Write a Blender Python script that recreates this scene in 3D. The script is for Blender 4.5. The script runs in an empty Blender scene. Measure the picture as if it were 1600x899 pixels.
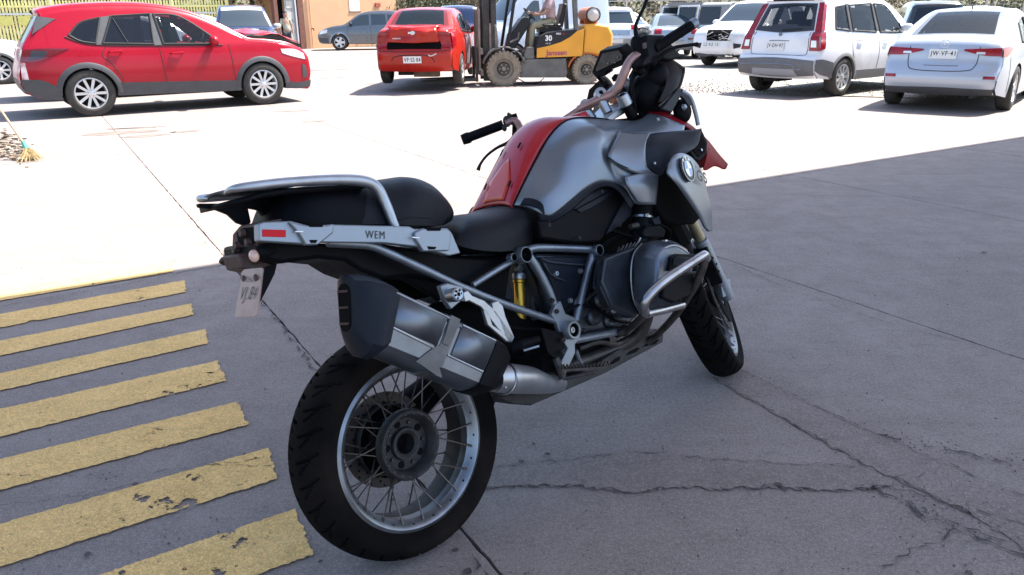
import bpy, bmesh, math, random
from math import sin, cos, pi, sqrt, radians, atan2
from mathutils import Vector, Matrix
random.seed(7)
sc = bpy.context.scene
col = sc.collection
# ---------------------------------------------------------------- camera
F, PITCH, ROLL, CAMH = 1206.87, 0.33774, -0.010689, 1.4266
fw = Vector((0, cos(PITCH), -sin(PITCH))); r0 = Vector((1, 0, 0)); u0 = r0.cross(fw)
rt = cos(ROLL)*r0 + sin(ROLL)*u0; up = -sin(ROLL)*r0 + cos(ROLL)*u0
camd = bpy.data.cameras.new('camera'); cam = bpy.data.objects.new('camera', camd); col.objects.link(cam)
camd.sensor_width = 36; camd.lens = F/1600*36; camd.clip_end = 2000; camd.clip_start = .05
CAMO = Vector((0, 0, CAMH))
m = Matrix((rt, up, -fw)).transposed().to_4x4(); m.translation = CAMO
cam.matrix_world = m
sc.camera = cam
# ---------------------------------------------------------------- light
SUN = Vector((.52, .27, 1)).normalized()
elev = math.asin(SUN.z); azi = atan2(SUN.x, SUN.y)
w = bpy.data.worlds.new('World'); sc.world = w; w.use_nodes = True
nt = w.node_tree; bg = nt.nodes['Background']
sky = nt.nodes.new('ShaderNodeTexSky'); sky.sky_type = 'NISHITA'; sky.sun_disc = False
sky.sun_elevation = elev; sky.sun_rotation = azi; sky.dust_density = 1.5
nt.links.new(sky.outputs[0], bg.inputs[0]); bg.inputs[1].default_value = .135
sd = bpy.data.lights.new('sun', 'SUN'); so = bpy.data.objects.new('sun', sd); col.objects.link(so)
sd.energy = 5.0; sd.angle = radians(.53); sd.color = (1, .96, .9)
so.rotation_euler = SUN.to_track_quat('Z', 'Y').to_euler()
sc.view_settings.view_transform = 'Standard'; sc.view_settings.look = 'None'
sc.view_settings.exposure = 1.6; sc.view_settings.gamma = 1
sc.render.engine = 'CYCLES'
sc.cycles.max_bounces = 6; sc.cycles.diffuse_bounces = 4; sc.cycles.glossy_bounces = 3
# ---------------------------------------------------------------- materials
MAT = {}
def mat(name, c, rough=.5, metal=0., coat=0., var=0., vscale=8., bump=0., bscale=60., emit=None, spec=None, dirt=None, dscale=3., dcut=.55, alpha=None):
    if name in MAT: return MAT[name]
    m = bpy.data.materials.new(name); m.use_nodes = True; n = m.node_tree; b = n.nodes['Principled BSDF']
    b.inputs['Base Color'].default_value = (*c, 1); b.inputs['Roughness'].default_value = rough
    b.inputs['Metallic'].default_value = metal; b.inputs['Coat Weight'].default_value = coat
    b.inputs['Coat Roughness'].default_value = .06
    if spec is not None: b.inputs['Specular IOR Level'].default_value = spec
    if emit: b.inputs['Emission Color'].default_value = (*emit[0], 1); b.inputs['Emission Strength'].default_value = emit[1]
    if alpha is not None: b.inputs['Alpha'].default_value = alpha
    tc = n.nodes.new('ShaderNodeTexCoord')
    if var or dirt:
        nz = n.nodes.new('ShaderNodeTexNoise'); nz.inputs['Scale'].default_value = vscale; nz.inputs['Detail'].default_value = 6
        n.links.new(tc.outputs['Object'], nz.inputs['Vector'])
        mx = n.nodes.new('ShaderNodeMix'); mx.data_type = 'RGBA'
        mx.inputs[6].default_value = (*[x*(1-var) for x in c], 1); mx.inputs[7].default_value = (*[min(1, x*(1+var)) for x in c], 1)
        rp = n.nodes.new('ShaderNodeMapRange'); rp.inputs[1].default_value = .3; rp.inputs[2].default_value = .7
        n.links.new(nz.outputs[0], rp.inputs[0]); n.links.new(rp.outputs[0], mx.inputs[0])
        out = mx.outputs[2]
        rr = n.nodes.new('ShaderNodeMapRange'); rr.inputs[3].default_value = max(0, rough-.1); rr.inputs[4].default_value = min(1, rough+.12)
        n.links.new(nz.outputs[0], rr.inputs[0]); n.links.new(rr.outputs[0], b.inputs['Roughness'])
        if dirt:
            n2 = n.nodes.new('ShaderNodeTexNoise'); n2.inputs['Scale'].default_value = dscale; n2.inputs['Detail'].default_value = 8
            n.links.new(tc.outputs['Object'], n2.inputs['Vector'])
            r2 = n.nodes.new('ShaderNodeMapRange'); r2.inputs[1].default_value = dcut-.08; r2.inputs[2].default_value = dcut+.12; r2.inputs[4].default_value = .8
            n.links.new(n2.outputs[0], r2.inputs[0])
            m2 = n.nodes.new('ShaderNodeMix'); m2.data_type = 'RGBA'; m2.inputs[7].default_value = (*dirt, 1)
            n.links.new(r2.outputs[0], m2.inputs[0]); n.links.new(out, m2.inputs[6]); out = m2.outputs[2]
        n.links.new(out, b.inputs['Base Color'])
    if bump:
        nb = n.nodes.new('ShaderNodeTexNoise'); nb.inputs['Scale'].default_value = bscale; nb.inputs['Detail'].default_value = 5
        n.links.new(tc.outputs['Object'], nb.inputs['Vector'])
        bp = n.nodes.new('ShaderNodeBump'); bp.inputs['Strength'].default_value = bump; bp.inputs['Distance'].default_value = .01
        n.links.new(nb.outputs[0], bp.inputs['Height']); n.links.new(bp.outputs[0], b.inputs['Normal'])
    MAT[name] = m; return m
# ---------------------------------------------------------------- mesh builder
def V(*a): return Vector(a)
def cr(pts, n=6, closed=False):
    """Catmull-Rom through pts (tuples or Vectors)."""
    P = [Vector(p) for p in pts]; out = []; N = len(P)
    if N < 3 and not closed: return [P[0].lerp(P[-1], i/n) for i in range(n+1)]
    rng = range(N if closed else N-1)
    for i in rng:
        if closed: a, b, c, d = P[i-1], P[i], P[(i+1) % N], P[(i+2) % N]
        else:
            b, c = P[i], P[i+1]; a = P[i-1] if i > 0 else 2*b-c; d = P[i+2] if i+2 < N else 2*c-b
        for k in range(n):
            t = k/n
            out.append(.5*((2*b)+(c-a)*t+(2*a-5*b+4*c-d)*t*t+(3*b-a-3*c+d)*t*t*t))
    if not closed: out.append(P[-1].copy())
    return out
class MB:
    def __init__(s): s.v = []; s.f = []; s.m = []
    def add(s, vs, fs, m=0):
        o = len(s.v); s.v += [tuple(v) for v in vs]; s.f += [tuple(i+o for i in f) for f in fs]; s.m += [m]*len(fs); return s
    def box(s, c, d, m=0, R=None, taper=None):
        vs = []
        for z in (-.5, .5):
            for x, y in ((-.5, -.5), (.5, -.5), (.5, .5), (-.5, .5)):
                k = taper if (taper and z > 0) else 1
                v = Vector((x*d[0]*k, y*d[1]*k, z*d[2]))
                if R: v = R @ v
                vs.append(v+Vector(c))
        return s.add(vs, [(3, 2, 1, 0), (4, 5, 6, 7), (0, 1, 5, 4), (1, 2, 6, 5), (2, 3, 7, 6), (3, 0, 4, 7)], m)
    def beam(s, a, b, w_, h_, m=0, upv=(0, 0, 1)):
        a = Vector(a); b = Vector(b); d = b-a; L = d.length; x = d.normalized(); u = Vector(upv)
        y = u.cross(x)
        if y.length < 1e-4: y = Vector((0, 1, 0)).cross(x)
        y.normalize(); z = x.cross(y); R = Matrix((x, y, z)).transposed()
        return s.box((a+b)/2, (L, w_, h_), m, R)
    def tube(s, pts, r, seg=10, m=0, caps=True, smooth=0):
        P = [Vector(p) for p in pts]
        if smooth:
            if not hasattr(r, '__len__'): P = cr(P, smooth)
            else:
                Q_ = cr([(*p, ) for p in P], smooth); n = len(P)
                r = [r[min(n-1, int(i/smooth))]*(1-(i/smooth % 1))+r[min(n-1, int(i/smooth)+1)]*(i/smooth % 1) for i in range(len(Q_))]; P = Q_
        if not hasattr(r, '__len__'): r = [r]*len(P)
        vs = []; fs = []; prev = None
        for i, p in enumerate(P):
            t = (P[min(i+1, len(P)-1)]-P[max(i-1, 0)]).normalized()
            if prev is None:
                a = Vector((0, 0, 1)) if abs(t.z) < .9 else Vector((1, 0, 0)); n_ = (a-t*a.dot(t)).normalized()
            else:
                n_ = prev-t*prev.dot(t)
                n_ = n_.normalized() if n_.length > 1e-6 else Vector((0, 0, 1))
            prev = n_; b_ = t.cross(n_)
            for k in range(seg):
                a = 2*pi*k/seg; vs.append(p+(n_*cos(a)+b_*sin(a))*r[i])
        for i in range(len(P)-1):
            for k in range(seg):
                k2 = (k+1) % seg; fs.append((i*seg+k, i*seg+k2, (i+1)*seg+k2, (i+1)*seg+k))
        if caps: fs.append(tuple(range(seg))[::-1]); fs.append(tuple((len(P)-1)*seg+k for k in range(seg)))
        return s.add(vs, fs, m)
    def lathe(s, prof, c, ax, seg=32, m=0, closed=False, ms=None):
        """prof: (radius, height along axis)."""
        ax = Vector(ax).normalized(); a = Vector((0, 0, 1)) if abs(ax.z) < .9 else Vector((1, 0, 0))
        n_ = (a-ax*a.dot(ax)).normalized(); b_ = ax.cross(n_); c = Vector(c); vs = []; fs = []; mm = []
        N = len(prof)
        for (r, h) in prof:
            for k in range(seg):
                t = 2*pi*k/seg; vs.append(c+ax*h+(n_*cos(t)+b_*sin(t))*r)
        for i in range(N if closed else N-1):
            j = (i+1) % N
            for k in range(seg):
                k2 = (k+1) % seg; fs.append((i*seg+k, i*seg+k2, j*seg+k2, j*seg+k)); mm.append(ms[i] if ms else m)
        o = len(s.f); s.add(vs, fs, m); s.m[o:] = mm
        return s
    def prism(s, pts, off, m=0):
        P = [Vector(p) for p in pts]; n = len(P); off = Vector(off)
        vs = P+[p+off for p in P]
        fs = [tuple(range(n))[::-1], tuple(range(n, 2*n))]+[(i, (i+1) % n, (i+1) % n+n, i+n) for i in range(n)]
        return s.add(vs, fs, m)
    def grid(s, rows, m=0, closeu=False, cap=False):
        nr = len(rows); nc = len(rows[0]); vs = [p for r in rows for p in r]; fs = []
        for i in range(nr-1):
            for j in range(nc if closeu else nc-1):
                j2 = (j+1) % nc; fs.append((i*nc+j, i*nc+j2, (i+1)*nc+j2, (i+1)*nc+j))
        if cap: fs.append(tuple(range(nc))[::-1]); fs.append(tuple((nr-1)*nc+k for k in range(nc)))
        return s.add(vs, fs, m)
    def sphere(s, c, r, seg=12, rings=8, m=0, R=None):
        r = (r, r, r) if not hasattr(r, '__len__') else r; rows = []
        for i in range(rings+1):
            t = pi*i/rings
            row = []
            for k in range(seg):
                a = 2*pi*k/seg; v = Vector((r[0]*sin(t)*cos(a), r[1]*sin(t)*sin(a), r[2]*cos(t)))
                if R: v = R @ v
                row.append(v+Vector(c))
            rows.append(row)
        return s.grid(rows, m, closeu=True)
    def mesh(s, name, mats, sharp=35, smooth=True):
        me = bpy.data.meshes.new(name); me.from_pydata(s.v, [], s.f); me.update()
        for mm in (mats if isinstance(mats, (list, tuple)) else [mats]): me.materials.append(mm)
        if any(s.m): me.polygons.foreach_set('material_index', s.m)
        bm = bmesh.new(); bm.from_mesh(me); bmesh.ops.recalc_face_normals(bm, faces=bm.faces); bm.to_mesh(me); bm.free()
        if smooth:
            me.polygons.foreach_set('use_smooth', [True]*len(me.polygons)); me.set_sharp_from_angle(angle=radians(sharp))
        return me
    def build(s, name, mats, parent=None, sharp=35, smooth=True, bevel=0, solid=0, label=None, kind=None):
        o = bpy.data.objects.new(name, s.mesh(name, mats, sharp, smooth)); col.objects.link(o)
        if parent: o.parent = parent
        if solid:
            q = o.modifiers.new('thick', 'SOLIDIFY'); q.thickness = solid; q.offset = 0
        if bevel:
            q = o.modifiers.new('bevel', 'BEVEL'); q.width = bevel; q.segments = 2; q.limit_method = 'ANGLE'; q.angle_limit = radians(40)
        if label: o['label'] = label
        if kind: o['kind'] = kind
        return o
def thing(name, label, cat, loc=(0, 0, 0), rz=0, group=None):
    o = bpy.data.objects.new(name, None); col.objects.link(o); o.location = loc; o.rotation_euler = (0, 0, rz)
    o['label'] = label; o['category'] = cat
    if group: o['group'] = group
    o.empty_display_size = .2
    return o
def tag(o, label, cat, group=None):
    o['label'] = label; o['category'] = cat
    if group: o['group'] = group
    return o
def struct(o): o['kind'] = 'structure'; return o
def inst(src, parent=None, loc=None):
    o = src.copy(); col.objects.link(o); o.parent = parent
    if loc is not None: o.location = loc
    return o
def text_mesh(txt, size, name, material, parent, M, depth=.001, bold=0, space=1):
    """flat lettering as real thin geometry; M maps text plane to parent space"""
    cu = bpy.data.curves.new(name, 'FONT'); cu.body = txt; cu.size = size; cu.extrude = depth; cu.align_x = 'CENTER'; cu.align_y = 'CENTER'
    cu.offset = bold; cu.space_character = space
    o = bpy.data.objects.new(name, cu); me = bpy.data.meshes.new_from_object(o); bpy.data.objects.remove(o)
    me.materials.clear(); me.materials.append(material); me.transform(M)
    ob = bpy.data.objects.new(name, me); col.objects.link(ob); ob.parent = parent
    return ob
def fit_text(txt, w_, h_, name, material, parent, M, depth=.0006, bold=0):
    """lettering scaled to a given width and height"""
    o = text_mesh(txt, 1, name, material, None, Matrix.Identity(4), 0, bold, 1.2); me = o.data
    xs = [v.co.x for v in me.vertices]; ys = [v.co.y for v in me.vertices]
    if not xs: return o
    sx, sy = w_/(max(xs)-min(xs)), h_/(max(ys)-min(ys)); cx_, cy_ = (max(xs)+min(xs))/2, (max(ys)+min(ys))/2
    me.transform(M @ Matrix.Diagonal((sx, sy, 1, 1)) @ Matrix.Translation((-cx_, -cy_, depth))); o.parent = parent; return o
def frame(o, x, y):
    """matrix with text x-axis and y-axis at origin o"""
    x = Vector(x).normalized(); y = Vector(y); y = (y-x*y.dot(x)).normalized(); z = x.cross(y)
    m = Matrix((x, y, z)).transposed().to_4x4(); m.translation = Vector(o); return m
def ground_at(px, py, z=0):
    ray = fw*F+rt*(px-800)-up*(py-449.5); t = (z-CAMO.z)/ray.z; return CAMO+ray*t
def at_depth(px, py, d):
    """world point on pixel ray at horizontal distance y=d"""
    ray = fw*F+rt*(px-800)-up*(py-449.5); return CAMO+ray*(d/ray.y)
# ================================================================ ground
U = Vector((.513, -.858, 0)).normalized(); N_ = Vector((-U.y, U.x, 0))   # slab grid directions (along / across)
def un(u, n, z=0): p = U*u+N_*n; p.z = z; return p
def concrete(name, c, scale=1., stripe=False):
    m = bpy.data.materials.new(name); m.use_nodes = True; n = m.node_tree; L = n.links; b = n.nodes['Principled BSDF']
    g = n.nodes.new('ShaderNodeNewGeometry')
    def noise(s, d=6, r=.6, vec=None):
        x = n.nodes.new('ShaderNodeTexNoise'); x.inputs['Scale'].default_value = s; x.inputs['Detail'].default_value = d; x.inputs['Roughness'].default_value = r
        L.new(vec or g.outputs['Position'], x.inputs['Vector']); return x.outputs[0]
    def mr(v, a, b_, c_, d_):
        x = n.nodes.new('ShaderNodeMapRange'); L.new(v, x.inputs[0])
        for i, k in enumerate((a, b_, c_, d_)): x.inputs[i+1].default_value = k
        return x.outputs[0]
    def mix(f, a, b_, mode='MIX'):
        x = n.nodes.new('ShaderNodeMix'); x.data_type = 'RGBA'; x.blend_type = mode
        if isinstance(f, (int, float)): x.inputs[0].default_value = f
        else: L.new(f, x.inputs[0])
        for i, k in ((6, a), (7, b_)):
            if isinstance(k, tuple): x.inputs[i].default_value = (*k, 1)
            else: L.new(k, x.inputs[i])
        return x.outputs[2]
    big = noise(.9, 5); mid = noise(5, 8, .65); fine = noise(70, 4, .7); grit = noise(260, 2, .8)
    base = mix(mr(big, .3, .7, 0, 1), tuple(k*.80 for k in c), tuple(k*1.12 for k in c))
    base = mix(mr(noise(17, 7, .7), .46, .66, 0, .5), base, tuple(k*.62 for k in c))
    base = mix(mr(mid, .40, .65, 0, .5), base, tuple(k*.66 for k in c))
    base = mix(mr(fine, .42, .62, .0, .5), base, tuple(k*1.35 for k in c))
    vo = n.nodes.new('ShaderNodeTexVoronoi'); vo.inputs['Scale'].default_value = 16; L.new(g.outputs['Position'], vo.inputs['Vector'])
    pit = mr(vo.outputs['Distance'], .05, .09, 1, 0)
    sel = mr(noise(2.2, 3), .5, .62, 0, .8)
    pp = n.nodes.new('ShaderNodeMath'); pp.operation = 'MULTIPLY'; L.new(pit, pp.inputs[0]); L.new(sel, pp.inputs[1])
    base = mix(pp.outputs[0], base, (.035, .032, .03))
    # rusty / light stains
    st = mr(noise(.55, 7, .7), .60, .72, 0, .35)
    base = mix(st, base, (c[0]*1.5, c[1]*1.25, c[2]*1.05))
    # tyre scuffs drawn out along the bays, dark aggregate, pale dust
    mp = n.nodes.new('ShaderNodeMapping'); mp.inputs['Rotation'].default_value = (0, 0, radians(59)); mp.inputs['Scale'].default_value = (.35, 5.5, 1); L.new(g.outputs['Position'], mp.inputs[0])
    base = mix(mr(noise(1.6, 6, .6, mp.outputs[0]), .54, .74, 0, .38), base, tuple(k*.55 for k in c))
    base = mix(mr(grit, .53, .62, 0, .65), base, tuple(k*.35 for k in c))
    base = mix(mr(noise(150, 2, .9), .56, .66, 0, .55), base, tuple(min(1, k*1.9) for k in c))
    base = mix(mr(noise(3.1, 9, .75), .60, .70, 0, .4), base, tuple(k*.5 for k in c))
    L.new(base, b.inputs['Base Color'])
    L.new(mr(mid, .3, .7, .72, .95), b.inputs['Roughness']); b.inputs['Specular IOR Level'].default_value = .3
    bp = n.nodes.new('ShaderNodeBump'); bp.inputs['Strength'].default_value = .7; bp.inputs['Distance'].default_value = .005
    ad = n.nodes.new('ShaderNodeMath'); ad.operation = 'MULTIPLY_ADD'; L.new(fine, ad.inputs[0]); ad.inputs[1].default_value = .6; L.new(mid, ad.inputs[2])
    a2 = n.nodes.new('ShaderNodeMath'); a2.operation = 'SUBTRACT'; L.new(ad.outputs[0], a2.inputs[0]); L.new(pp.outputs[0], a2.inputs[1])
    L.new(a2.outputs[0], bp.inputs['Height']); L.new(bp.outputs[0], b.inputs['Normal'])
    if stripe:   # worn paint: opaque except for chips
        ch = noise(9, 9, .72); loc = noise(1.3, 3)
        th = mr(loc, .45, .72, .30, .50)
        lt = n.nodes.new('ShaderNodeMath'); lt.operation = 'GREATER_THAN'; L.new(ch, lt.inputs[0]); L.new(th, lt.inputs[1])
        c2 = noise(30, 6, .75); l2 = n.nodes.new('ShaderNodeMath'); l2.operation = 'GREATER_THAN'; L.new(c2, l2.inputs[0]); l2.inputs[1].default_value = .35
        mu = n.nodes.new('ShaderNodeMath'); mu.operation = 'MULTIPLY'; L.new(lt.outputs[0], mu.inputs[0]); L.new(l2.outputs[0], mu.inputs[1])
        L.new(mu.outputs[0], b.inputs['Alpha'])
    return m
M_con = concrete('worn concrete', (.262, .218, .196))
M_con2 = concrete('rough repair mortar', (.235, .194, .174))
M_dirt = mat('joint dirt', (.07, .062, .055), .95, var=.4, vscale=20, bump=.6, bscale=50)
M_gravel = mat('pale gravel', (.30, .27, .23), .95, var=.55, vscale=25, bump=1., bscale=60, dirt=(.16, .14, .12), dscale=9)
M_yel = concrete('worn yellow road paint', (.80, .49, .18), stripe=True)
gb = MB(); s = 700
gb.add([(-s, -s, -.03), (s, -s, -.03), (s, s, -.03), (-s, s, -.03)], [(0, 1, 2, 3)])
ground = struct(gb.build('ground', M_dirt, smooth=False))
# slabs, cast in bays between straight joints
nl = [-1.76-2.62*3, -1.76-2.62*2, -1.76-2.62, -1.76, .85, 3.465, 5.92, 8.66, 11.3, 13.9, 16.5, 19.2, 21.8]
ul = [-46, -40, -34.5, -29.5, -24.6, -19.6, -14.7, -9.75, -4.80, .9, 5.9, 10.9]
def clipg(poly, inside, cut):
    out = []
    for i in range(len(poly)):
        a, b = poly[i], poly[(i+1) % len(poly)]; ia, ib = inside(a), inside(b)
        if ia: out.append(a)
        if ia != ib: out.append(cut(a, b))
    return out
rs = random.Random(3)
def wob(a, b, n, amp, sd):
    r = random.Random(sd); out = []
    for i in range(n):
        t = i/n; p = a.lerp(b, t)
        k = 0 if i == 0 else amp
        out.append(p+Vector((r.uniform(-k, k), r.uniform(-k, k), 0)))
    return out
slabn = 0
for i in range(len(nl)-1):
    for j in range(len(ul)-1):
        g = .003+.002*(i % 2)
        a, b, c, d = un(ul[j]+g, nl[i]+g), un(ul[j]+g, nl[i+1]-g), un(ul[j+1]-g, nl[i+1]-g), un(ul[j+1]-g, nl[i]+g)
        cen = (a+c)/2
        if cen.y > 42 or cen.y < -4 or abs(cen.x) > 24: continue
        # gravel yard on the right replaces slabs there
        if cen.x > 2.6+.12*cen.y and cen.y > 14.5: continue
        near = cen.y < 9
        n = 60 if near else 3
        amp = .0035 if near else .0
        poly = wob(a, b, n, amp, i*50+j)+wob(b, c, n*2, amp, i*50+j+1)+wob(c, d, n, amp, i*50+j+2)+wob(d, a, n*2, amp, i*50+j+3)
        dz = 0
        mb = MB(); nn = len(poly)
        top = [(p.x, p.y, dz) for p in poly]; lo = [(p.x, p.y, -.028) for p in poly]
        mb.add(top, [tuple(range(nn))]); mb.add(top+lo, [(k, (k+1) % nn, (k+1) % nn+nn, k+nn) for k in range(nn)])
        o = mb.build('slab', M_con, ground, smooth=False); slabn += 1
# gravel
mb = MB(); pts = [(4.3, 15.0, .0), (6.2, 14.2, 0), (9.5, 12.9, 0), (30, 9, 0), (80, 30, 0), (80, 90, 0), (-4, 90, 0), (2.5, 30, 0), (3.2, 19, 0)]
P = []
for i in range(len(pts)):
    a = Vector(pts[i]); b = Vector(pts[(i+1) % len(pts)]); n = 30 if i < 3 else 6
    P += wob(a, b, n, .10 if i < 3 else .3, i)
P = [Vector((p.x, p.y, .004)) for p in P]
mb.add(P, [tuple(range(len(P)))]); yard = struct(mb.build('gravel_yard', M_gravel, smooth=False))
r = random.Random(5); mb = MB()
for k in range(2600):
    x = r.uniform(2.5, 12); y = 15.2-.32*(x-4.3)*(x < 9)-(1.5*(x >= 9))+abs(r.gauss(0, 2.2))-.25
    s = r.uniform(.008, .03); a = r.uniform(0, 6)
    mb.box((x, y, .004+s*.3), (s, s*r.uniform(.6, 1), s*.7), 0, Matrix.Rotation(a, 3, 'Z'), taper=.6)
mb.build('pebbles', M_gravel, smooth=False, kind='stuff')
# hatch stripes
S = [((-2.87, 4.1), (-2.77, 3.93), (-2.12, 4.61), (-2.03, 4.41)), ((-2.64, 3.71), (-2.53, 3.54), (-1.89, 4.23), (-1.81, 4.04)),
     ((-2.42, 3.36), (-2.32, 3.2), (-1.7, 3.84), (-1.63, 3.69)), ((-2.2, 3.0), (-2.1, 2.85), (-1.49, 3.48), (-1.42, 3.32)),
     ((-1.99, 2.68), (-1.87, 2.48), (-1.3, 3.11), (-1.2, 2.92)), ((-1.77, 2.31), (-1.66, 2.14), (-1.08, 2.72), (-.99, 2.55)),
     ((-1.54, 1.95), (-1.43, 1.77), (-.86, 2.37), (-.78, 2.19)), ((-1.11, 1.73), (-.99, 1.56), (-.67, 2.01), (-.57, 1.81))]
for i, (a, b, c, d) in enumerate(S):
    a, b, c, d = [Vector((*q, .0055)) for q in (a, b, c, d)]
    w_ = (c-d).normalized()*.008; a += w_; c += w_; b -= w_; d -= w_; a2 = a+(a-c)*1.1; b2 = b+(b-d)*1.1
    poly = wob(a2, c, 140, .0032, i)+wob(c, d, 16, .006, i+9)+wob(d, b2, 140, .0032, i+20)+[b2]
    mb = MB(); mb.add(poly, [tuple(range(len(poly)))]); struct(mb.build('painted_stripe', M_yel, smooth=False))
# repair strips (poured mortar, irregular edges) and cracks
def ribbon(name, top, bot, amp, sd, m, z=.0028, step=.02, kind='structure'):
    def dens(P):
        P = [Vector((*q, z)) for q in P]; out = []
        for a, b in zip(P, P[1:]):
            n = max(2, int((b-a).length/step)); out += wob(a, b, n, amp, sd+len(out))
        return out+[P[-1]]
    T = dens(top); B_ = dens(bot); poly = T+B_[::-1]
    mb = MB(); mb.add(poly, [tuple(range(len(poly)))]); o = mb.build(name, m, smooth=False); o['kind'] = kind; return o
ribbon('repair_strip', [(.93, 3.03), (1.11, 2.73), (1.24, 2.51), (1.37, 2.34), (1.47, 2.2), (1.6, 2.02), (1.9, 1.5)], [(.83, 2.9), (.96, 2.64), (1.04, 2.48), (1.16, 2.25), (1.27, 2.10), (1.37, 1.95), (1.6, 1.4)], .011, 1, M_con2, step=.012)
ribbon('repair_strip', [(-.1, 2.235), (.08, 2.26), (.21, 2.28), (.40, 2.33), (.56, 2.31), (.66, 2.27), (.75, 2.27), (.85, 2.25), (1.16, 2.22)], [(-.1, 2.11), (.05, 2.13), (.2, 2.125), (.36, 2.085), (.52, 2.11), (.66, 2.1), (.81, 2.11), (1.0, 2.085), (1.2, 2.1)], .012, 77, M_con2, z=.0048, step=.012)
M_crack = mat('crack dirt', (.075, .064, .057), .95, var=.5, vscale=60)
def crack(pts, w0, sd, z=.0066, amp=.012):
    r = random.Random(sd); P = [Vector((*q, z)) for q in pts]; Q_ = []
    for a, b in zip(P, P[1:]):
        n = max(3, int((b-a).length/.018)); Q_ += wob(a, b, n, amp, r.random())
    Q_.append(P[-1]); A = []; B_ = []
    for i, p in enumerate(Q_):
        t = (Q_[min(i+1, len(Q_)-1)]-Q_[max(0, i-1)]); n_ = Vector((-t.y, t.x, 0)).normalized()
        ww = w0*.7*r.uniform(.05, 1)*(1 if r.random() < .7 else .1)
        A.append(p+n_*ww); B_.append(p-n_*ww)
    mb = MB(); mb.grid([A, B_]); o = mb.build('crack', M_crack, smooth=False); o['kind'] = 'structure'
# edges of the strips
crack([(.83, 2.9), (.96, 2.64), (1.04, 2.48), (1.16, 2.25), (1.27, 2.10), (1.37, 1.95)], .007, 1, .0068)
crack([(.93, 3.03), (1.11, 2.73), (1.24, 2.51), (1.37, 2.34), (1.47, 2.2), (1.6, 2.02), (1.9, 1.6)], .005, 2, .0068)
crack([(-.1, 2.235), (.08, 2.26), (.21, 2.28), (.40, 2.33), (.56, 2.31), (.66, 2.27), (.85, 2.25), (1.16, 2.22)], .004, 3, .0068)
crack([(-.1, 2.11), (.05, 2.13), (.2, 2.125), (.36, 2.085), (.52, 2.11), (.66, 2.1), (.81, 2.11), (1.0, 2.085), (1.2, 2.1)], .006, 4, .0068)
crack([(1.12, 2.12), (1.2, 2.02), (1.25, 1.93), (1.3, 1.86), (1.42, 1.74)], .012, 5, .0068, .02)
crack([(1.12, 2.12), (1.25, 2.08), (1.33, 2.0), (1.42, 1.95), (1.6, 1.85)], .005, 6, .0068)
crack([(1.33, 2.0), (1.30, 1.9), (1.22, 1.83), (1.1, 1.78), (.98, 1.70)], .006, 7, .0068)
crack([(1.3, 2.42), (1.42, 2.36), (1.52, 2.3), (1.7, 2.2), (1.95, 2.12)], .010, 8, .0068, .018)
crack([(1.2, 2.15), (1.32, 2.16), (1.43, 2.22)], .003, 9, .0068)
crack([(1.26, 1.95), (1.4, 1.82), (1.5, 1.7)], .006, 10, .0068)
crack([(1.4, 2.18), (1.38, 2.0), (1.36, 1.88)], .003, 19, .0068)
crack([(-2.2, 2.1), (-1.7, 2.22), (-1.3, 2.2), (-.9, 2.3), (-.55, 2.33)], .003, 11, .0068)
crack([(-1.75, 2.02), (-1.3, 2.12), (-1.1, 2.28), (-.75, 2.26), (-.5, 2.2)], .003, 12, .0068)
crack([(-1.9, 4.85), (-1.83, 4.73), (-1.35, 3.89), (-1.16, 3.57), (-.85, 3.01), (-.45, 2.33)], .010, 13, .0068, .014)
crack([(-.12, 1.79), (-.05, 1.66), (.02, 1.5)], .012, 14, .0068, .014)
crack([(1.21, 4.75), (1.45, 4.12), (1.65, 3.72), (1.85, 3.44), (2.22, 3.05)], .004, 15, .0068, .006)
crack([(2.73, 6.9), (3.18, 6.27), (3.51, 5.91), (3.83, 5.62)], .004, 16, .0068, .008)
crack([(4.58, 9.23), (5.06, 8.72), (5.44, 8.18)], .006, 17, .0068, .01)
crack([(-2.9, 3.75), (-2.71, 3.83), (-2.27, 4.13), (-1.78, 4.52)], .005, 18, .0068, .01)
# spots and crumbs
r = random.Random(11); mb = MB()
for k in range(420):
    q = ground_at(r.uniform(-50, 1650), 899-r.random()**1.5*520)
    s = r.uniform(.0015, .0045)
    mb.box((q.x, q.y, .003+s*.4), (s*1.6, s, s), 0, Matrix.Rotation(r.uniform(0, 3), 3, 'Z'), taper=.5)
for k in range(230):
    t = r.random(); q = Vector((1.15, 2.1, 0)).lerp(Vector((1.5, 1.72, 0)), t)+Vector((r.gauss(0, .06), r.gauss(0, .05), 0))
    if r.random() < .35: q = Vector((1.3, 2.4, 0)).lerp(Vector((1.7, 2.2, 0)), t)+Vector((r.gauss(0, .04), r.gauss(0, .03), 0))
    s = r.uniform(.002, .006); mb.box((q.x, q.y, .012+s*.2), (s*1.5, s, s*.8), 0, Matrix.Rotation(r.uniform(0, 3), 3, 'Z'), taper=.5)
mb.build('grit', mat('grit', (.15, .135, .13), .9, var=.6, vscale=40), smooth=False, kind='stuff')
r = random.Random(12)
for k in range(26):   # dark oil spots, flat stains in the concrete
    q = ground_at(r.uniform(60, 1600), 899-r.random()**1.4*600); s = r.uniform(.006, .02)
    poly = [Vector((q.x+s*cos(a)*r.uniform(.6, 1.2), q.y+s*sin(a)*r.uniform(.6, 1.2), .0074+k*.00005)) for a in [i*pi/7 for i in range(14)]]
    mb = MB(); mb.add(poly, [tuple(range(14))]); o = mb.build('oil_spot', M_crack, smooth=False); o['kind'] = 'structure'
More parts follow.
